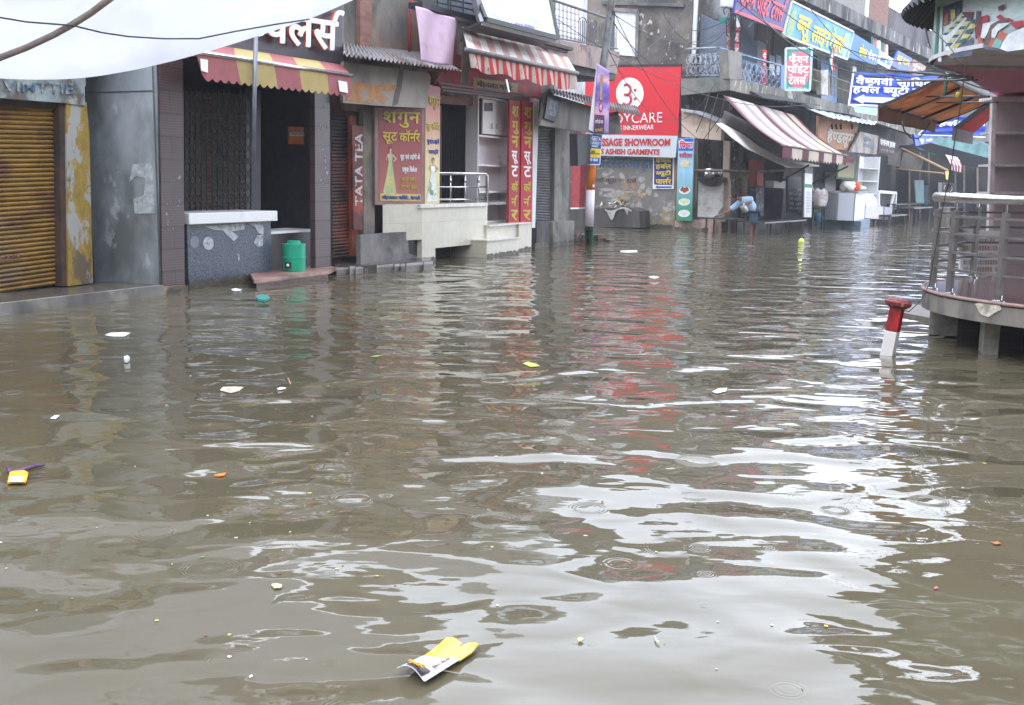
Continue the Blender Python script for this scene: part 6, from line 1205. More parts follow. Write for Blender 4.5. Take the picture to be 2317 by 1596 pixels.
mur = {'w': mat('mural_white', S(214, 218, 220), .5), 'g': mat('mural_green', S(60, 130, 104), .5), 't': mat('mural_teal', S(50, 96, 100), .5), 'y': mat('mural_yellow', S(200, 190, 110), .5), 'm': mat('mural_maroon', S(120, 52, 62), .5), 's': mat('mural_slate', S(84, 92, 110), .5), 'o': mat('mural_clay', S(176, 100, 80), .5), 'r': mat('mural_red', S(170, 56, 68), .5), 'a': mat('mural_aqua', S(116, 170, 166), .5), 'b': mat('mural_brown', S(110, 84, 80), .5)}
def drum_hit(x, y, r=DR + .012):
    d_ = _ray(x, y); a_ = d_.x ** 2 + d_.y ** 2; b2 = -2 * (d_.x * CX + d_.y * CY); c_ = CX ** 2 + CY ** 2 - r * r; D_ = b2 * b2 - 4 * a_ * c_
    if D_ < 0: return None
    return EY + d_ * ((-b2 - math.sqrt(D_)) / (2 * a_))
lpq = [drum_hit(x, y, CR + .006) for x, y in ((2206, 688), (2218, 684), (2236, 688), (2262, 692), (2266, 700), (2250, 708), (2236, 718), (2220, 712), (2212, 700))]
MB().prism(lpq, (0, -.006, 0)).build('lime_patch', mat('lime_plaster_patch', S(196, 190, 170), .85, stain=S(150, 144, 130), sc=12), bR)
def mural(pts, m, r=.012, parent=bR):
    mb = MB(); P3 = []
    z7 = lambda X, Y: ((3250 + X / 4.561) / 1.548, (Y / 4.561) / 1.548)
    pz_ = [z7(*p) for p in pts]; n = len(pz_)
    cx_, cy_ = sum(p[0] for p in pz_) / n, sum(p[1] for p in pz_) / n
    edge = []
    for i in range(n):
        a_, b2 = pz_[i], pz_[(i + 1) % n]
        for k in range(4): edge.append((a_[0] + (b2[0] - a_[0]) * k / 4, a_[1] + (b2[1] - a_[1]) * k / 4))
    ring = [drum_hit(x, y, DR + r) for x, y in edge]; c_ = drum_hit(cx_, cy_, DR + r)
    if c_ is None or any(p is None for p in ring): return
    mid = [drum_hit((x + cx_) / 2, (y + cy_) / 2, DR + r) for x, y in edge]
    k = len(ring); mb.add(ring + mid + [c_], [(i, (i + 1) % k, k + (i + 1) % k, k + i) for i in range(k)] + [(k + i, k + (i + 1) % k, 2 * k) for i in range(k)])
    mb.build('mural_patch', mur[m], parent)
mural([(60, 120), (130, 60), (90, 1000), (40, 1030)], 'w', .008); mural([(150, 120), (195, 100), (150, 950), (100, 950)], 'g', .012); mural([(200, 130), (240, 110), (215, 990), (160, 985)], 'w', .012)
mural([(230, 560), (560, 240), (700, 320), (290, 890), (260, 740)], 'w', .012)
for i, (x0, y0, x1, y1, ln) in enumerate(((235, 560, 560, 250, 7), (270, 740, 640, 280, 7), (470, 700, 740, 300, 5))):
    for k in range(ln):
        u0, u1 = k / ln, (k + .8) / ln; w_ = 46 + 14 * i
        a_ = (x0 + (x1 - x0) * u0, y0 + (y1 - y0) * u0); b2 = (x0 + (x1 - x0) * u1, y0 + (y1 - y0) * u1)
        mural([a_, (a_[0] + w_ * 1.5, a_[1] - w_ * .1), (b2[0] + w_ * 1.5, b2[1] - w_ * .1), b2], 't' if k % 2 == 0 else 'y', .016)
mural([(380, 860), (720, 590), (710, 880), (560, 910), (340, 930)], 's', .014); mural([(290, 870), (440, 700), (540, 690), (330, 900)], 'y', .018)
mural([(240, 110), (545, 0), (530, 190), (240, 420)], 's', .012); mural([(270, 210), (320, 200), (330, 380), (260, 400)], 'o', .016); mural([(360, 160), (430, 150), (440, 290), (370, 350)], 'y', .016); mural([(530, 200), (720, 190), (700, 330), (620, 290)], 'm', .016)
mural([(770, 180), (830, 175), (850, 400), (760, 400)], 's', .014); mural([(770, 290), (860, 270), (880, 450), (830, 620), (760, 620), (745, 420)], 'm', .016); mural([(860, 270), (965, 235), (970, 330), (870, 410)], 'r', .018)
mural([(800, 560), (880, 620), (870, 750), (800, 700)], 'o', .018); mural([(880, 380), (1140, 320), (1000, 440), (900, 620), (840, 600)], 'w', .02)
mural([(1000, 400), (1160, 310), (1330, 300), (1200, 370), (1070, 420), (1020, 560), (1000, 740), (880, 730)], 'b', .022); mural([(1020, 480), (1120, 380), (1310, 360), (1240, 420), (1120, 500), (1070, 610), (1015, 600)], 'w', .024)
mural([(1150, 495), (1270, 545), (1190, 660), (1090, 610)], 'o', .026); mural([(1090, 610), (1190, 655), (1140, 780), (1020, 750)], 'a', .026); mural([(1015, 610), (1090, 615), (1030, 760), (960, 745)], 'o', .025)
mural([(1310, 370), (1480, 330), (1536, 330), (1536, 410), (1400, 460)], 'r', .02); mural([(1090, 270), (1160, 230), (1210, 290), (1290, 290), (1380, 330), (1310, 350), (1130, 310)], 'r', .021); mural([(1120, 110), (1220, 65), (1225, 130), (1125, 180)], 'm', .02)
mural([(1140, 780), (1250, 560), (1536, 440), (1536, 790), (1270, 825)], 'w', .02); mural([(880, 740), (1020, 745), (1180, 830), (1060, 800), (900, 790)], 's', .022)
MB().grid(lambda u, v: dpt(92 + 180 * u, 3.72 - .36 * v + .02 * math.sin(u * 330), CR + .1 + .31 * v + .012 * math.sin(u * 330) * v), 500, 3).build('corrugated_eave', mat('black_corrugated', S(58, 58, 62), .6, stain=S(40, 40, 42), sc=2), bR, solid=.01)
MB().prism(arcp(CR - .05, 95, 262, 40, 3.87) + [Vector((14, CY - CR, 3.87)), Vector((14, 16, 3.87)), Vector((6.9, 15.4, 3.87)), Vector((5.2, 12.4, 3.87))], (0, 0, 4.6)).build('upper_floor', mat('upper_dull_wall', S(112, 106, 100), .85, stain=S(80, 78, 76), sc=.6), bR)
# shelves in the shop, front wall on the right
SHP = Plane((6.6, 14.6), (1, -.02))
shf = thing('display_shelf', 'tall grey-white shelving with wide compartments inside the round shop', 'shelf', SHP.V(2290, 560, 0))
panel('back', SHP, [(2247, 222), (2420, 222), (2420, 620), (2236, 620)], -.42, .03, mat('shelf_back', S(176, 162, 162), .7, mix=.05), shf)
panel('side_board', SHP, [(2246, 221), (2255, 221), (2244, 620), (2234, 620)], 0, .08, mat('shelf_edge', S(196, 186, 186), .6), shf)
panel('top_board', SHP, [(2244, 219), (2420, 219), (2420, 226), (2244, 226)], .02, .42, MC['shelf_edge'], shf)
for y in (300, 374, 437): panel('shelf_board', SHP, [(2250 - (y - 220) * .05, y - 2), (2420, y - 2), (2420, y + 3), (2250 - (y - 220) * .05, y + 3)], 0, .42, MC['shelf_edge'], shf)
# boards and crates behind the railing
bx = thing('poster_board', 'white and brown product board standing behind the curved railing', 'board', (6.2, 13.4, .55)); BXP = Plane((6.0, 13.2), (1, 0))
panel('board', BXP, [(2176, 520), (2266, 524), (2266, 625), (2172, 618)], 0, .05, white, bx)
mbx = MB(); rnd = random.Random(8)
for i in range(14):
    for j in range(5):
        x, y = 2180 + i * 6, 540 + j * 16
        if rnd.random() < .85: mbx.prism(Vs(BXP, [(x, y), (x + 4.4, y), (x + 4.4, y + 11), (x, y + 11)], .005), (0, -.005, 0), rnd.choice((0, 0, 1, 2)))
mbx.build('printed_products', [mat('print_tan', S(170, 146, 138), .5), mat('print_rose', S(190, 150, 146), .5), mat('print_pale', S(190, 184, 184), .5)], bx)
tag(panel('wooden_crate', BXP, [(2150, 470), (2180, 470), (2178, 560), (2148, 560)], .1, .4, conc), 'grey crate behind the left end of the railing', 'crate')
dk = tag(tblock(BXP, 1.05, 4.5, -.6, 0, .55, 1.25).build('dark_cabinet', dark2), 'dark low cabinet behind the railing, right of the product board', 'cabinet')
fn_ = thing('table_fan', 'pale box fan standing behind the left end of the railing', 'fan', BXP.V(2145, 440, 1)); panel('housing', BXP, [(2131, 413), (2160, 415), (2158, 440), (2131, 438)], 1., .1, mat('pale_fan', S(160, 160, 156), .5), fn_)
MB().tube([BXP.V(2145 + 9 * math.cos(k * .524), 427 + 9 * math.sin(k * .524), 1.01) for k in range(13)], .008, 6).build('guard_ring', steel, fn_)
# brown awning and red awning on that side
bcan, bc2 = mat('brown_canvas', S(192, 152, 120), .85, mix=.15, trans=.5, stain=S(164, 114, 80), sc=2), mat('brown_canvas_dark', S(140, 100, 74), .85, mix=.15, trans=.2)
a1, a2 = Q(1988, 236, 16), Q(2122, 274, 20); t1_, t2_ = Q(2128, 172, 15.5), Q(2245, 224, 19.5)
ba = thing('awning', 'orange-brown canvas awning on an iron frame, hanging over the street from the right', 'awning', (a1 + a2) / 2)
MB().grid(lambda u, v: bil([t1_, t2_, a2, a1], u, v) + UP * (-.04 * math.sin(v * math.pi) + .015 * math.sin(u * 30)), 30, 8).build('canopy', bcan, ba, smooth=True, solid=.006)
MB().grid(lambda u, v: bil([a1, a2, Q(2116, 300, 20), Q(1987, 274, 16)], u, v) + RF.n * .02 * math.sin(u * 25), 30, 4).build('valance', bc2, ba, smooth=True, solid=.006)
mbx = MB(); mbx.bar(a1, a2, .035).bar(t1_, t2_, .035)
for u in (0, .33, .68, 1): mbx.bar(bil([t1_, t2_, a2, a1], u, 0) - UP * .05, bil([t1_, t2_, a2, a1], u, 1) - UP * .05, .04)
mbx.build('iron_frame', blackm, ba)
a1, a2 = Q(2157, 288, 22), Q(2203, 300, 26); t1_, t2_ = Q(2240, 226, 20), Q(2250, 262, 25)
ra = thing('awning', 'red and black canvas awning behind the brown one, left of the white shelving', 'awning', (a1 + a2) / 2)
MB().grid(lambda u, v: bil([t1_, t2_, a2, a1], u, v), 16, 6, lambda i, j: 1 if i < 4 or i in (9,) or i > 14 else 0).build('canopy', [mat('red_canvas', S(190, 44, 48), .8, trans=.3), mat('black_cloth', (.03, .03, .035), .8)], ra, solid=.01)
MB().prism([a1, a2, a2 - UP * .28, a1 - UP * .26], (.0, .02, 0)).build('valance', mat('dark_maroon_cloth', S(52, 30, 36), .8), ra)
# right-hand row behind
rr0 = thing('side_building', 'plain dark building behind the round shop on the right of the street', 'building', RW.P(4, 0, 0))
tblock(RW, .5, 9, -6, -1.3, 3.2, 8.2).build('wall', MC['upper_dull_wall'], rr0)

# ------------------------------------------------------------------ bollard
bo0 = G(2004, 803, 0); bs1 = bo0.y / F; bo_ = thing('bollard', 'leaning red and white painted concrete bollard with round cap, in the water', 'bollard', bo0)
def bp_(x, y, dy=0): return Q(x, y, bo0.y + dy)
ax0, ax1 = bp_(2001, 840), bp_(2033, 684); half = 14.5 * bs1
dv = (ax1 - ax0); dvn = dv.normalized(); ux = dvn.cross(Vector((0, 1, 0))).normalized(); uy = ux.cross(dvn); ca_, sa_ = math.cos(.62), math.sin(.62)
e1 = (ux * ca_ + uy * sa_) * half * .95; e2 = (-ux * sa_ + uy * ca_) * half * .95
def bseg(v0, v1, nm, m): c_ = ax0 + dv * v0; MB().prism([c_ - e1 - e2, c_ + e1 - e2, c_ + e1 + e2, c_ - e1 + e2], dv * (v1 - v0)).build(nm, m, bo_, bevel=.008)
bseg(0, .58, 'white_half', mat('bollard_white', S(206, 200, 196), .55, mix=.06, stain=S(130, 110, 100), sc=16, lo=.64, hi=.68)); bseg(.582, .96, 'red_half', mat('bollard_red', S(164, 26, 30), .4, mix=.15, stain=S(110, 24, 26), sc=14))
cpb = MB(); c_ = ax0 + dv * .955
for k, (r1, z1) in enumerate(((.09, -.02), (.118, .0), (.125, .03), (.1, .055), (.04, .07))):
    for j in range(20): a_ = j * math.pi / 10; cpb.v.append(c_ + (ux * math.cos(a_) + uy * math.sin(a_)) * r1 + dvn * z1)
for k in range(4):
    for j in range(20): cpb.f.append((k * 20 + j, k * 20 + (j + 1) % 20, k * 20 + 20 + (j + 1) % 20, k * 20 + 20 + j)); cpb.m.append(0)
cpb.f.append(tuple(range(80, 100))); cpb.m.append(0); cpb.f.append(tuple(range(20))[::-1]); cpb.m.append(0)
cpb.build('cap', mat('bollard_cap', S(126, 50, 48), .6, stain=S(80, 44, 42), sc=14, lo=.45, hi=.55, stain2=(S(170, 120, 110), .58, .62, 18.)), bo_)

# ------------------------------------------------------------------ tarpaulin over the left of the street
tc_ = [(-260, 150, 9.6), (-120, 170, 9.8), (0, 178, 10), (97, 180.5, 10.1), (194, 176, 10.2), (291, 161, 10.3), (355, 147, 10.4), (420, 131, 10.6), (517, 103, 10.8), (614, 72, 11), (710, 39, 11.2), (798, 1, 11.5), (900, -44, 11.8), (1010, -95, 12.1)]
edge = [Q(*p) for p in tc_]; near = [Vector((-7.4 + .6 * k, 6.0 + .1 * k, 3.35 + .12 * k)) for k in range(len(edge))]
def tf(u, v):
    k = min(int(u * (len(edge) - 1)), len(edge) - 2); f = u * (len(edge) - 1) - k
    cr_ = lambda L_: (lambda p0, p1, p2, p3: .5 * ((2 * p1) + (-p0 + p2) * f + (2 * p0 - 5 * p1 + 4 * p2 - p3) * f * f + (-p0 + 3 * p1 - 3 * p2 + p3) * f ** 3))(L_[max(k - 1, 0)], L_[k], L_[k + 1], L_[min(k + 2, len(L_) - 1)])
    a_, b2 = cr_(edge), cr_(near); p = a_ * (1 - v) + b2 * v
    return p + UP * (.16 * math.sin(math.pi * v) + .012 * math.sin(u * 60 + v * 9) * v + .01 * math.sin(v * 40))
tp_ = thing('tarpaulin', 'large white translucent tarpaulin sagging over the street at the upper left', 'tarpaulin', (-4, 7, 2.5))
tarpm = mat('white_tarpaulin', (.6, .6, .65), .6, mix=.05, sc=.7, trans=.5, bump=.5, bsc=2.2, stain=(.5, .5, .54), lo=.5, hi=.7)
MB().grid(tf, 104, 40).build('sheet', tarpm, tp_, smooth=True)
def tarp_hit(x, y):
    best = None
    d_ = _ray(x, y).normalized()
    for i in range(80):
        for j in range(60):
            p = tf(i / 79, j / 59 * .8); w_ = p - EY; e_ = (w_ - d_ * w_.dot(d_)).length / w_.length
            if best is None or e_ < best[0]: best = (e_, p)
    return best[1]
def on_tarp(pts, lift): return [EY + _ray(x, y).normalized() * ((tarp_hit(x, y) - EY).length - lift) for x, y in pts]
MB().tube(on_tarp([(-60, 155), (0, 131), (60, 108), (120, 80), (165, 55), (205, 30), (245, 0), (290, -36)], .05), .03, 8).build('tarp_strip', mat('strip_grey', S(176, 162, 154), .7), tp_, smooth=True)  # grey strip slanting along just under the sheet
MB().tube(on_tarp([(-40, 30), (0, 40), (60, 50), (150, 57), (172, 60), (230, 74), (290, 83), (370, 88), (450, 88), (530, 72), (620, 56), (700, 44)], .09), .008, 6).build('hem_cord', cableg, tp_, smooth=True)

# ------------------------------------------------------------------ cables
def wire(a_, b2, sag, r=.012, m=cable, lab=None, n=16):
    a_, b2 = Vector(a_), Vector(b2); pts = [a_ * (1 - k / n) + b2 * (k / n) - UP * sag * 4 * (k / n) * (1 - k / n) for k in range(n + 1)]
    return tag(MB().tube(pts, r, 5).build('cable', m, None, smooth=True), lab, 'cable')
W_ = [((1120, -60, 24), (1840, 235, 38), 1.0, .014, 'long cable sagging across the front of the red showroom sign'),
      ((1380, 40, 26), (1660, 90, 38), 1.3, .014, 'cable from the steel pole to the balcony corner post'),
      ((1385, 30, 26), (1660, 60, 38), .6, .014, 'upper cable from the steel pole to the corner post'),
      ((1375, 110, 26), (1650, 120, 38), 2.0, .012, 'deeply sagging cable between steel pole and corner post'),
      ((1386, 20, 26), (1610, 330, 37), .6, .012, 'cable dropping from the steel pole to the peach wall'),
      ((1480, -10, 34), (1700, -20, 36), 1.6, .014, 'loop of cable above the sooty wall'),
      ((1600, -60, 30), (1380, 150, 26), .5, .012, 'thin cable slanting down to the steel pole from above'),
      ((1560, 70, 35), (1760, -60, 30), .4, .016, 'dark cable slanting across the blue-grey shutter'),
      ((1655, -10, 35), (2110, 160, 30), .7, .022, 'thick cable running along the market signs'),
      ((1700, -40, 34), (2110, 140, 32), .7, .018, 'second cable running above the market signs'),
      ((1640, -60, 30), (2110, 170, 22), .9, .018, 'cable crossing the bright blue sign toward the round building'),
      ((1780, -60, 30), (2000, 160, 32), .4, .014, 'thin cable crossing the longest sign diagonally'),
      ((2080, -10, 12), (2105, 110, 12.6), .02, .008, 'short cable hanging down the curved mural fascia'),
      ((2240, 205, 11), (2140, 165, 13), .02, .01, 'thin cable stub under the soffit'),
      ((1990, 165, 30), (2175, 175, 12), .1, .02, 'black rod-like cable meeting the soffit of the round building')]
for a_, b2, sg_, r_, lab in W_: wire(Q(*a_), Q(*b2), sg_, r_ * .75, cable if r_ > .011 else cableg, lab)
rod = [((2005, 158, 14), (2200, 176, 11), .022, 'black iron rod sticking out level above the brown awning'), ((2030, 184, 15), (2211, 181, 11.3), .018, 'second iron rod just below the first'), ((2085, 219, 17), (2238, 219, 12), .018, 'third iron rod crossing over the brown awning'), ((2110, 233, 18), (2257, 232, 12.4), .016, 'lowest iron rod above the white shelving')]
for a_, b2, r_, lab in rod: tag(MB().tube([Q(*a_), Q(*b2)], r_ * .7, 8).build('iron_rod', blackm, None), lab, 'rod')
z7 = lambda X, Y: ((3250 + X / 4.561) / 1.548, (Y / 4.561) / 1.548)
tag(MB().tube([drum_hit(*z7(*p), DR + .03) for p in ((190, 240), (240, 470), (80, 480))][:0] + [Q(*z7(80, 485), 10.6), Q(*z7(320, 720), 9.9), Q(*z7(530, 1010), 9.4), Q(*z7(575, 1050), 9.4), Q(*z7(590, 1120), 9.4), Q(*z7(570, 1330), 9.4), Q(*z7(545, 1560), 9.4), Q(2160, 320, 9.6), Q(2146, 420, 9.7), Q(2140, 437, 9.75), Q(2128, 500, 9.8), Q(2110, 600, 9.9), Q(2104, 640, 10), Q(2085, 680, 9.9), Q(2056, 706, 9.9), Q(2045, 702, 10.1)], .0045, 6).build('cable', cable, None, smooth=True), 'black cable hanging from the soffit down past the railing to the bollard', 'cable')
dang = [((1605, 215), (1592, 260), (1575, 300), 36), ((1625, 212), (1608, 270), (1600, 330), 36), ((1640, 220), (1632, 262), (1590, 318), 36), ((1655, 205), (1650, 250), (1620, 300), 36)]
for k, (a_, b2, c_, d_) in enumerate(dang): tag(MB().tube([Q(*a_, d_), Q(*b2, d_), Q(*c_, d_)], .014, 5).build('cable', cable, None, smooth=True), ['leftmost of four loose cables dangling before the peach wall', 'second from left of the dangling cables before the peach wall', 'third from left of the dangling cables before the peach wall', 'rightmost dangling cable, beside the striped awning'][k], 'cable', 'cables dangling before the peach wall')
lo2 = [Q(2040, 273, 15.5), Q(2046, 296, 15.5), Q(2060, 312, 15.6), Q(2078, 314, 15.7), Q(2094, 296, 15.9), Q(2104, 278, 16)]
tag(MB().tube(lo2, .01, 6).build('cable', cable, None, smooth=True), 'loop of cable hanging under the brown awning', 'cable')
gd = thing('garland', 'small dried marigold garland hanging beside the iron rods', 'garland', Q(2167, 222, 13))
MB().lathe(Q(2168, 224, 13), [(.01, 0), (.03, .02), (.035, .05), (.02, .08)], 10).build('lemon', mat('lemon_yellow', S(214, 190, 60), .5), gd, smooth=True); MB().tube([Q(2138, 168, 13), Q(2140, 190, 13), Q(2137, 214, 13)], .02, 6).build('leaf_string', mat('faded_leaf', S(80, 110, 92), .8), gd)
tag(MB().prism([Q(1576, 250, 0.1 + 16.5)] * 0 + [LF.V(1144, 180, 1.1), LF.V(1148, 180, 1.1), LF.V(1154, 209, 1.1), LF.V(1150, 209, 1.1)], (0, .02, 0)).build('white_tube', wht, None), 'short white tube dangling from the red and white valance', 'tube')

# ------------------------------------------------------------------ things afloat
def flat(name, lab, cat, pts, m, z=.006, th=.004, curl=0.):
    c_ = [G(x, y, z) for x, y in pts]; return tag(MB().prism(c_, (0, 0, th)).build(name, m, None), lab, cat)
pk = thing('snack_packet', 'torn yellow, white and black snack packet floating in the foreground', 'packet', G(985, 1500, 0))
z2 = lambda X, Y: ((1350 + X / 4.971) / 1.548, (2150 + Y / 4.971) / 1.548)
def pkp(pts, z): return [G(*z2(*p), z) for p in pts]
ylw = mat('packet_yellow', S(236, 204, 90), .35, mix=.1, stain=S(214, 160, 30), sc=9, lo=.5, hi=.62, bump=.1); pkw = mat('packet_white', S(206, 210, 214), .35, mix=.08, bump=.1); pkb = mat('packet_black', S(50, 36, 40), .3, mix=.2, bump=.1)
MB().prism(pkp([(650, 770), (830, 650), (1060, 445), (1150, 432), (1235, 460), (1250, 500), (1335, 545), (1260, 625), (1450, 535), (1590, 530), (1615, 570), (1500, 700), (1290, 835), (900, 800)], .014), (0, 0, .006)).build('yellow_half', ylw, pk)
A4, B4, C4, D4 = pkp([(650, 770), (1290, 835), (690, 1215), (190, 985)], .016)
MB().grid(lambda u, v: bil([A4, B4, C4, D4], u, v) + UP * (.008 + .028 * v * math.sin(math.pi * min(1, u * 1.05)) * v), 20, 16, lambda i, j: 0).build('white_half', pkw, pk, smooth=True, solid=.003)
MB().grid(lambda u, v: bil([A4, B4, C4, D4], .12 + .76 * u, .72 + .29 * v) + UP * (.0125 + .029 * (.72 + .29 * v) ** 2 * math.sin(math.pi * min(1, (.12 + .76 * u) * 1.05))), 20, 8).build('black_label', pkb, pk, smooth=True)
tq = [bil([A4, B4, C4, D4], u, v) + UP * .036 for u, v in ((.28, .78), (.8, .8), (.8, .9), (.28, .88))]; text('MAGIC', tq, mat('packet_orange_ink', S(236, 160, 40), .4), pk, bold=.03, nrm=UP, ext=.004)
tq = [bil([A4, B4, C4, D4], u, v) + UP * (.05 - .03 * (u > .9)) for u, v in ((.72, .42), (.72, .12), (.8, .12), (.8, .42))]; MB().prism([bil([A4, B4, C4, D4], u, v) + UP * .02 for u, v in ((.78, .62), (.82, .05), (.9, .05), (.88, .62))], (0, 0, .002)).build('brown_strip', mat('packet_brown_strip', S(110, 84, 76), .4, stain=S(190, 170, 150), sc=60, lo=.5, hi=.55), pk)
yc = thing('yellow_wrapper', 'orange-yellow wrapper with white label floating beside a purple strip', 'wrapper', G(40, 1083, 0))
flat_ = lambda pts, z: [G(x, y, z) for x, y in pts]
MB().prism(flat_([(22, 1073), (34, 1068), (55, 1068), (64, 1073), (59, 1094), (17, 1095)], .01), (0, 0, .01)).build('wrapper', mat('wrapper_orange', S(232, 170, 50), .4), yc); MB().prism(flat_([(24, 1079), (54, 1079), (52, 1091), (21, 1091)], .0215), (0, 0, .002)).build('label', wht, yc)
tag(MB().tube([G(24, 1070, .01), G(45, 1066, .015), G(75, 1056, .02), G(101, 1052, .015)], [.01, .012, .012, .006], 8).tube([G(24, 1070, .01), G(19, 1058, .02)], .012, 8).build('purple_strip', mat('purple_plastic', S(92, 60, 96), .4), None, smooth=True), 'bent purple plastic strip behind the orange-yellow wrapper', 'strip')
flat('white_scrap', 'flat white plastic sheet afloat left of centre near the pavement', 'scrap', [(237, 759), (250, 754), (280, 753), (295, 754), (282, 762), (255, 762)], wht)
flat('white_scrap', 'long thin white foam strip afloat beyond the pole', 'scrap', [(1404, 568), (1440, 567), (1443, 571), (1420, 572), (1404, 571)], wht)
flat('white_scrap', 'small white scrap afloat before the painted wall', 'scrap', [(1467, 627), (1480, 625), (1492, 628), (1480, 631)], wht)
flat('orange_packet', 'orange and white wrapper afloat in the middle left', 'wrapper', [(498, 884), (504, 877), (530, 876), (551, 877), (540, 886), (522, 890)], mat('orange_white_wrapper', S(214, 150, 110), .4, stain=S(220, 214, 206), sc=30, lo=.45, hi=.55))
flat('white_scrap', 'tiny white scrap right of the orange and white wrapper', 'scrap', [(627, 880), (636, 877), (648, 879), (640, 882), (630, 883)], wht)
flat('foam_cup', 'broken white foam ring afloat in the left water', 'cup', [(281, 814), (289, 812), (294, 816), (288, 821), (281, 820)], wht, th=.03)
flat('white_scrap', 'narrow white scrap afloat at the far left', 'scrap', [(114, 948), (124, 941), (135, 941), (126, 949)], wht)
flat('stick', 'thin tan stick afloat in the middle left', 'stick', [(650, 856), (653, 856), (659, 870), (656, 871)], mat('tan_stick', S(170, 120, 90), .6))
flat('orange_peel', 'bright orange peel afloat near the lower left', 'peel', [(483, 1077), (497, 1073), (512, 1071), (508, 1077), (495, 1079)], orng)
flat('cream_scrap', 'cream biscuit-like scrap afloat near the lower left', 'scrap', [(614, 1324), (625, 1322), (638, 1325), (636, 1331), (620, 1332)], mat('cream_scrap', S(226, 206, 150), .6))
flat('yellow_leaf', 'yellow leaf afloat in the centre of the street', 'leaf', [(1183, 823), (1195, 820), (1208, 823), (1222, 829), (1200, 831)], mat('yellow_leaf', S(190, 190, 80), .6))
flat('green_pod', 'thin curved green pod afloat left of the yellow leaf', 'leaf', [(838, 808), (852, 805), (866, 805), (852, 808)], mat('green_pod', S(150, 170, 70), .6))
flat('white_scrap', 'white foam scrap under the granite counter edge', 'scrap', [(523, 655), (533, 653), (548, 656), (540, 659), (528, 659)], wht)
flat('teal_bag', 'small teal plastic bag afloat before the door step', 'bag', [(578, 675), (590, 671), (606, 673), (611, 679), (598, 684), (584, 682)], mat('teal_plastic', S(60, 140, 130), .3), th=.03)
flat('white_scrap', 'white scrap afloat right of centre beyond the bright reflections', 'scrap', [(1612, 887), (1626, 880), (1645, 879), (1643, 886), (1622, 891)], wht)
flat('yellow_dot', 'small yellow petal afloat in the bright foreground water', 'petal', [(1307, 1447), (1313, 1444), (1320, 1447), (1316, 1451), (1308, 1451)], mat('petal_yellow', S(230, 220, 140), .6))
flat('grass_stalk', 'pale green stalk of grass in the bright foreground water', 'grass', [(1481, 1442), (1483, 1442), (1486, 1450), (1493, 1456), (1490, 1456), (1483, 1450)], mat('pale_green_blade', S(190, 210, 160), .6))
flat('pink_petal', 'pink petal afloat at the right', 'petal', [(2113, 1332), (2118, 1329), (2123, 1332), (2117, 1334)], pinkp)
flat('brown_debris', 'orange and dark scrap afloat at the far right', 'scrap', [(2243, 1229), (2256, 1227), (2266, 1231), (2254, 1233)], mat('debris_orange', S(170, 110, 60), .6))
yb_ = G(1813, 548, 0); tag(MB().lathe(yb_, [(.07, -.02), (.09, .02), (.06, .07), (.025, .11)], 14).build('yellow_float', mat('lime_yellow_plastic', S(196, 204, 84), .4), None, smooth=True), 'small lime yellow plastic bag floating upright far down the street', 'bag')
rnd = random.Random(21); mbx = MB()
for k in range(130):
    x = rnd.uniform(0, 2317) if k % 3 else rnd.uniform(0, 1300); y = 640 + 900 * rnd.random() ** 1.5; p = G(x, y, .002); s2 = rnd.uniform(.003, .009) * (1 + .06 * p.y); a0 = rnd.uniform(0, 3)
    mbx.prism([p + Vector((math.cos(a0 + q_) * s2 * rnd.uniform(.5, 1.3), math.sin(a0 + q_) * s2 * rnd.uniform(.5, 1.3), 0)) for q_ in (0, 1.5, 3, 4.6)], (0, 0, .0012), rnd.choice((0, 0, 1, 2, 3)))
tag(mbx.build('floating_litter', [mat('litter_white', S(206, 204, 196), .6), mat('litter_yellow', S(190, 176, 80), .6), mat('litter_brown', S(110, 84, 60), .6), mat('litter_green', S(110, 130, 60), .6)], None), 'tiny specks of leaf and foam scattered on the flood water', 'litter', kind='stuff')
# unseen blocks added around the viewer to shade the shop fronts
bz = thing('unseen_shade_blocks', 'unseen plain blocks added behind and beside the viewer for shade', 'building', (0, -20, 0))
MB().box((4, -16, -.3), 70, 6, 11).build('rear_block', MC['upper_dull_wall'], bz)
tblock(LF, -34, L0 - .5, -9, -.9, -.3, 3.6).build('side_block', conc, bz)
MB().prism([Vector((10, 6, -.3)), Vector((18, 6, -.3)), Vector((18, -14, -.3)), Vector((9, -14, -.3))], (0, 0, 9.3)).build('side_block', MC['upper_dull_wall'], bz)

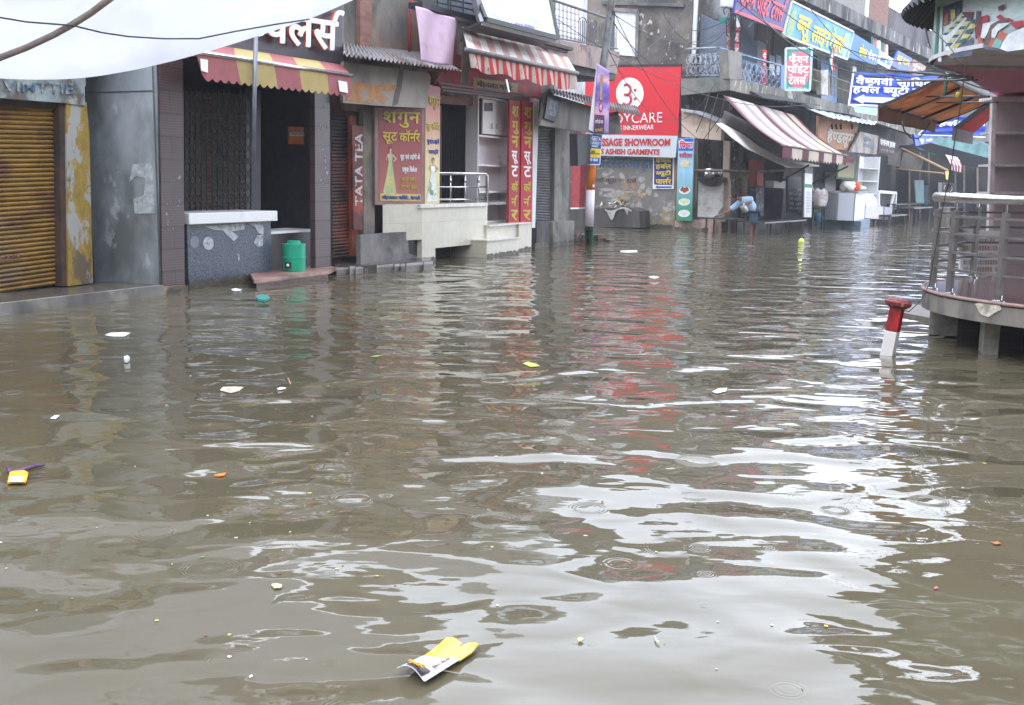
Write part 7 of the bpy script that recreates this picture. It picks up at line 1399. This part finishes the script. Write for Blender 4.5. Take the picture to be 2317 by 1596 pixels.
hm = bpy.data.materials.new('rain_haze'); hm.use_nodes = True; t = hm.node_tree
for n_ in list(t.nodes):
    if n_.type != 'OUTPUT_MATERIAL': t.nodes.remove(n_)
pv = t.nodes.new('ShaderNodeVolumePrincipled'); pv.inputs['Color'].default_value = (.9, .93, 1, 1); pv.inputs['Density'].default_value = .0011
t.links.new(pv.outputs[0], [n_ for n_ in t.nodes if n_.type == 'OUTPUT_MATERIAL'][0].inputs['Volume'])
tag(MB().prism([Vector((-90, -40, -1.5)), Vector((120, -40, -1.5)), Vector((120, 160, -1.5)), Vector((-90, 160, -1.5))], (0, 0, 16.5)).build('haze', hm, None), 'thin rain haze filling the street air', 'haze', kind='stuff')

# brown tide marks where the flood meets the walls
tide = mat('tide_mark', S(74, 68, 56), .5, stain=S(110, 104, 90), sc=7, lo=.55, hi=.65, mix=.3)
def tide_strip(parent, pa, pb, n, h=.09, seed=1):
    rn = random.Random(seed); k = max(4, int((pb - pa).length / .06)); top_ = [pa + (pb - pa) * (i / k) + UP * (h + rn.uniform(-.025, .03)) for i in range(k + 1)]
    MB().prism([dn(pa, -.05), dn(pb, -.05)] + [dn(q_, q_.z) for q_ in reversed([Vector((t2.x, t2.y, t2.z - pa.z)) for t2 in top_])], n * .004).build('tide_mark', tide, parent)
f2 = lambda pl, x, o: pl.P(pl.T(x, o), o, 0)
tide_strip(bD, f2(LF, 956, .156), f2(LF, 985, .156), LF.n, seed=1); tide_strip(bD, f2(LF, 1088, .156), f2(LF, 1102, .156), LF.n, seed=2)
tide_strip(bD, f2(LF, 1104, .506), f2(LF, 1176, .506), LF.n, .07, 3); tide_strip(bD, f2(LF, 1177, .256), f2(LF, 1204, .256), LF.n, .08, 4)
tide_strip(bF, f2(LF, 1213, .056), f2(LF, 1251, .056), LF.n, .1, 5); tide_strip(bF, f2(LF, 1255, .126), f2(LF, 1299, .126), LF.n, .1, 6)
tide_strip(ct, f2(LF, 421, -.094), f2(LF, 610, -.094), LF.n, .12, 7); tide_strip(bB, f2(LF, 369, .066), f2(LF, 418, .066), LF.n, .07, 8)
tide_strip(bH, f2(RB, 1530, .356), f2(RB, 1607, .356), RB.n, .1, 9); tide_strip(bG, f2(RB, 1450, .066), f2(RB, 1526, .066), RB.n, .14, 10)
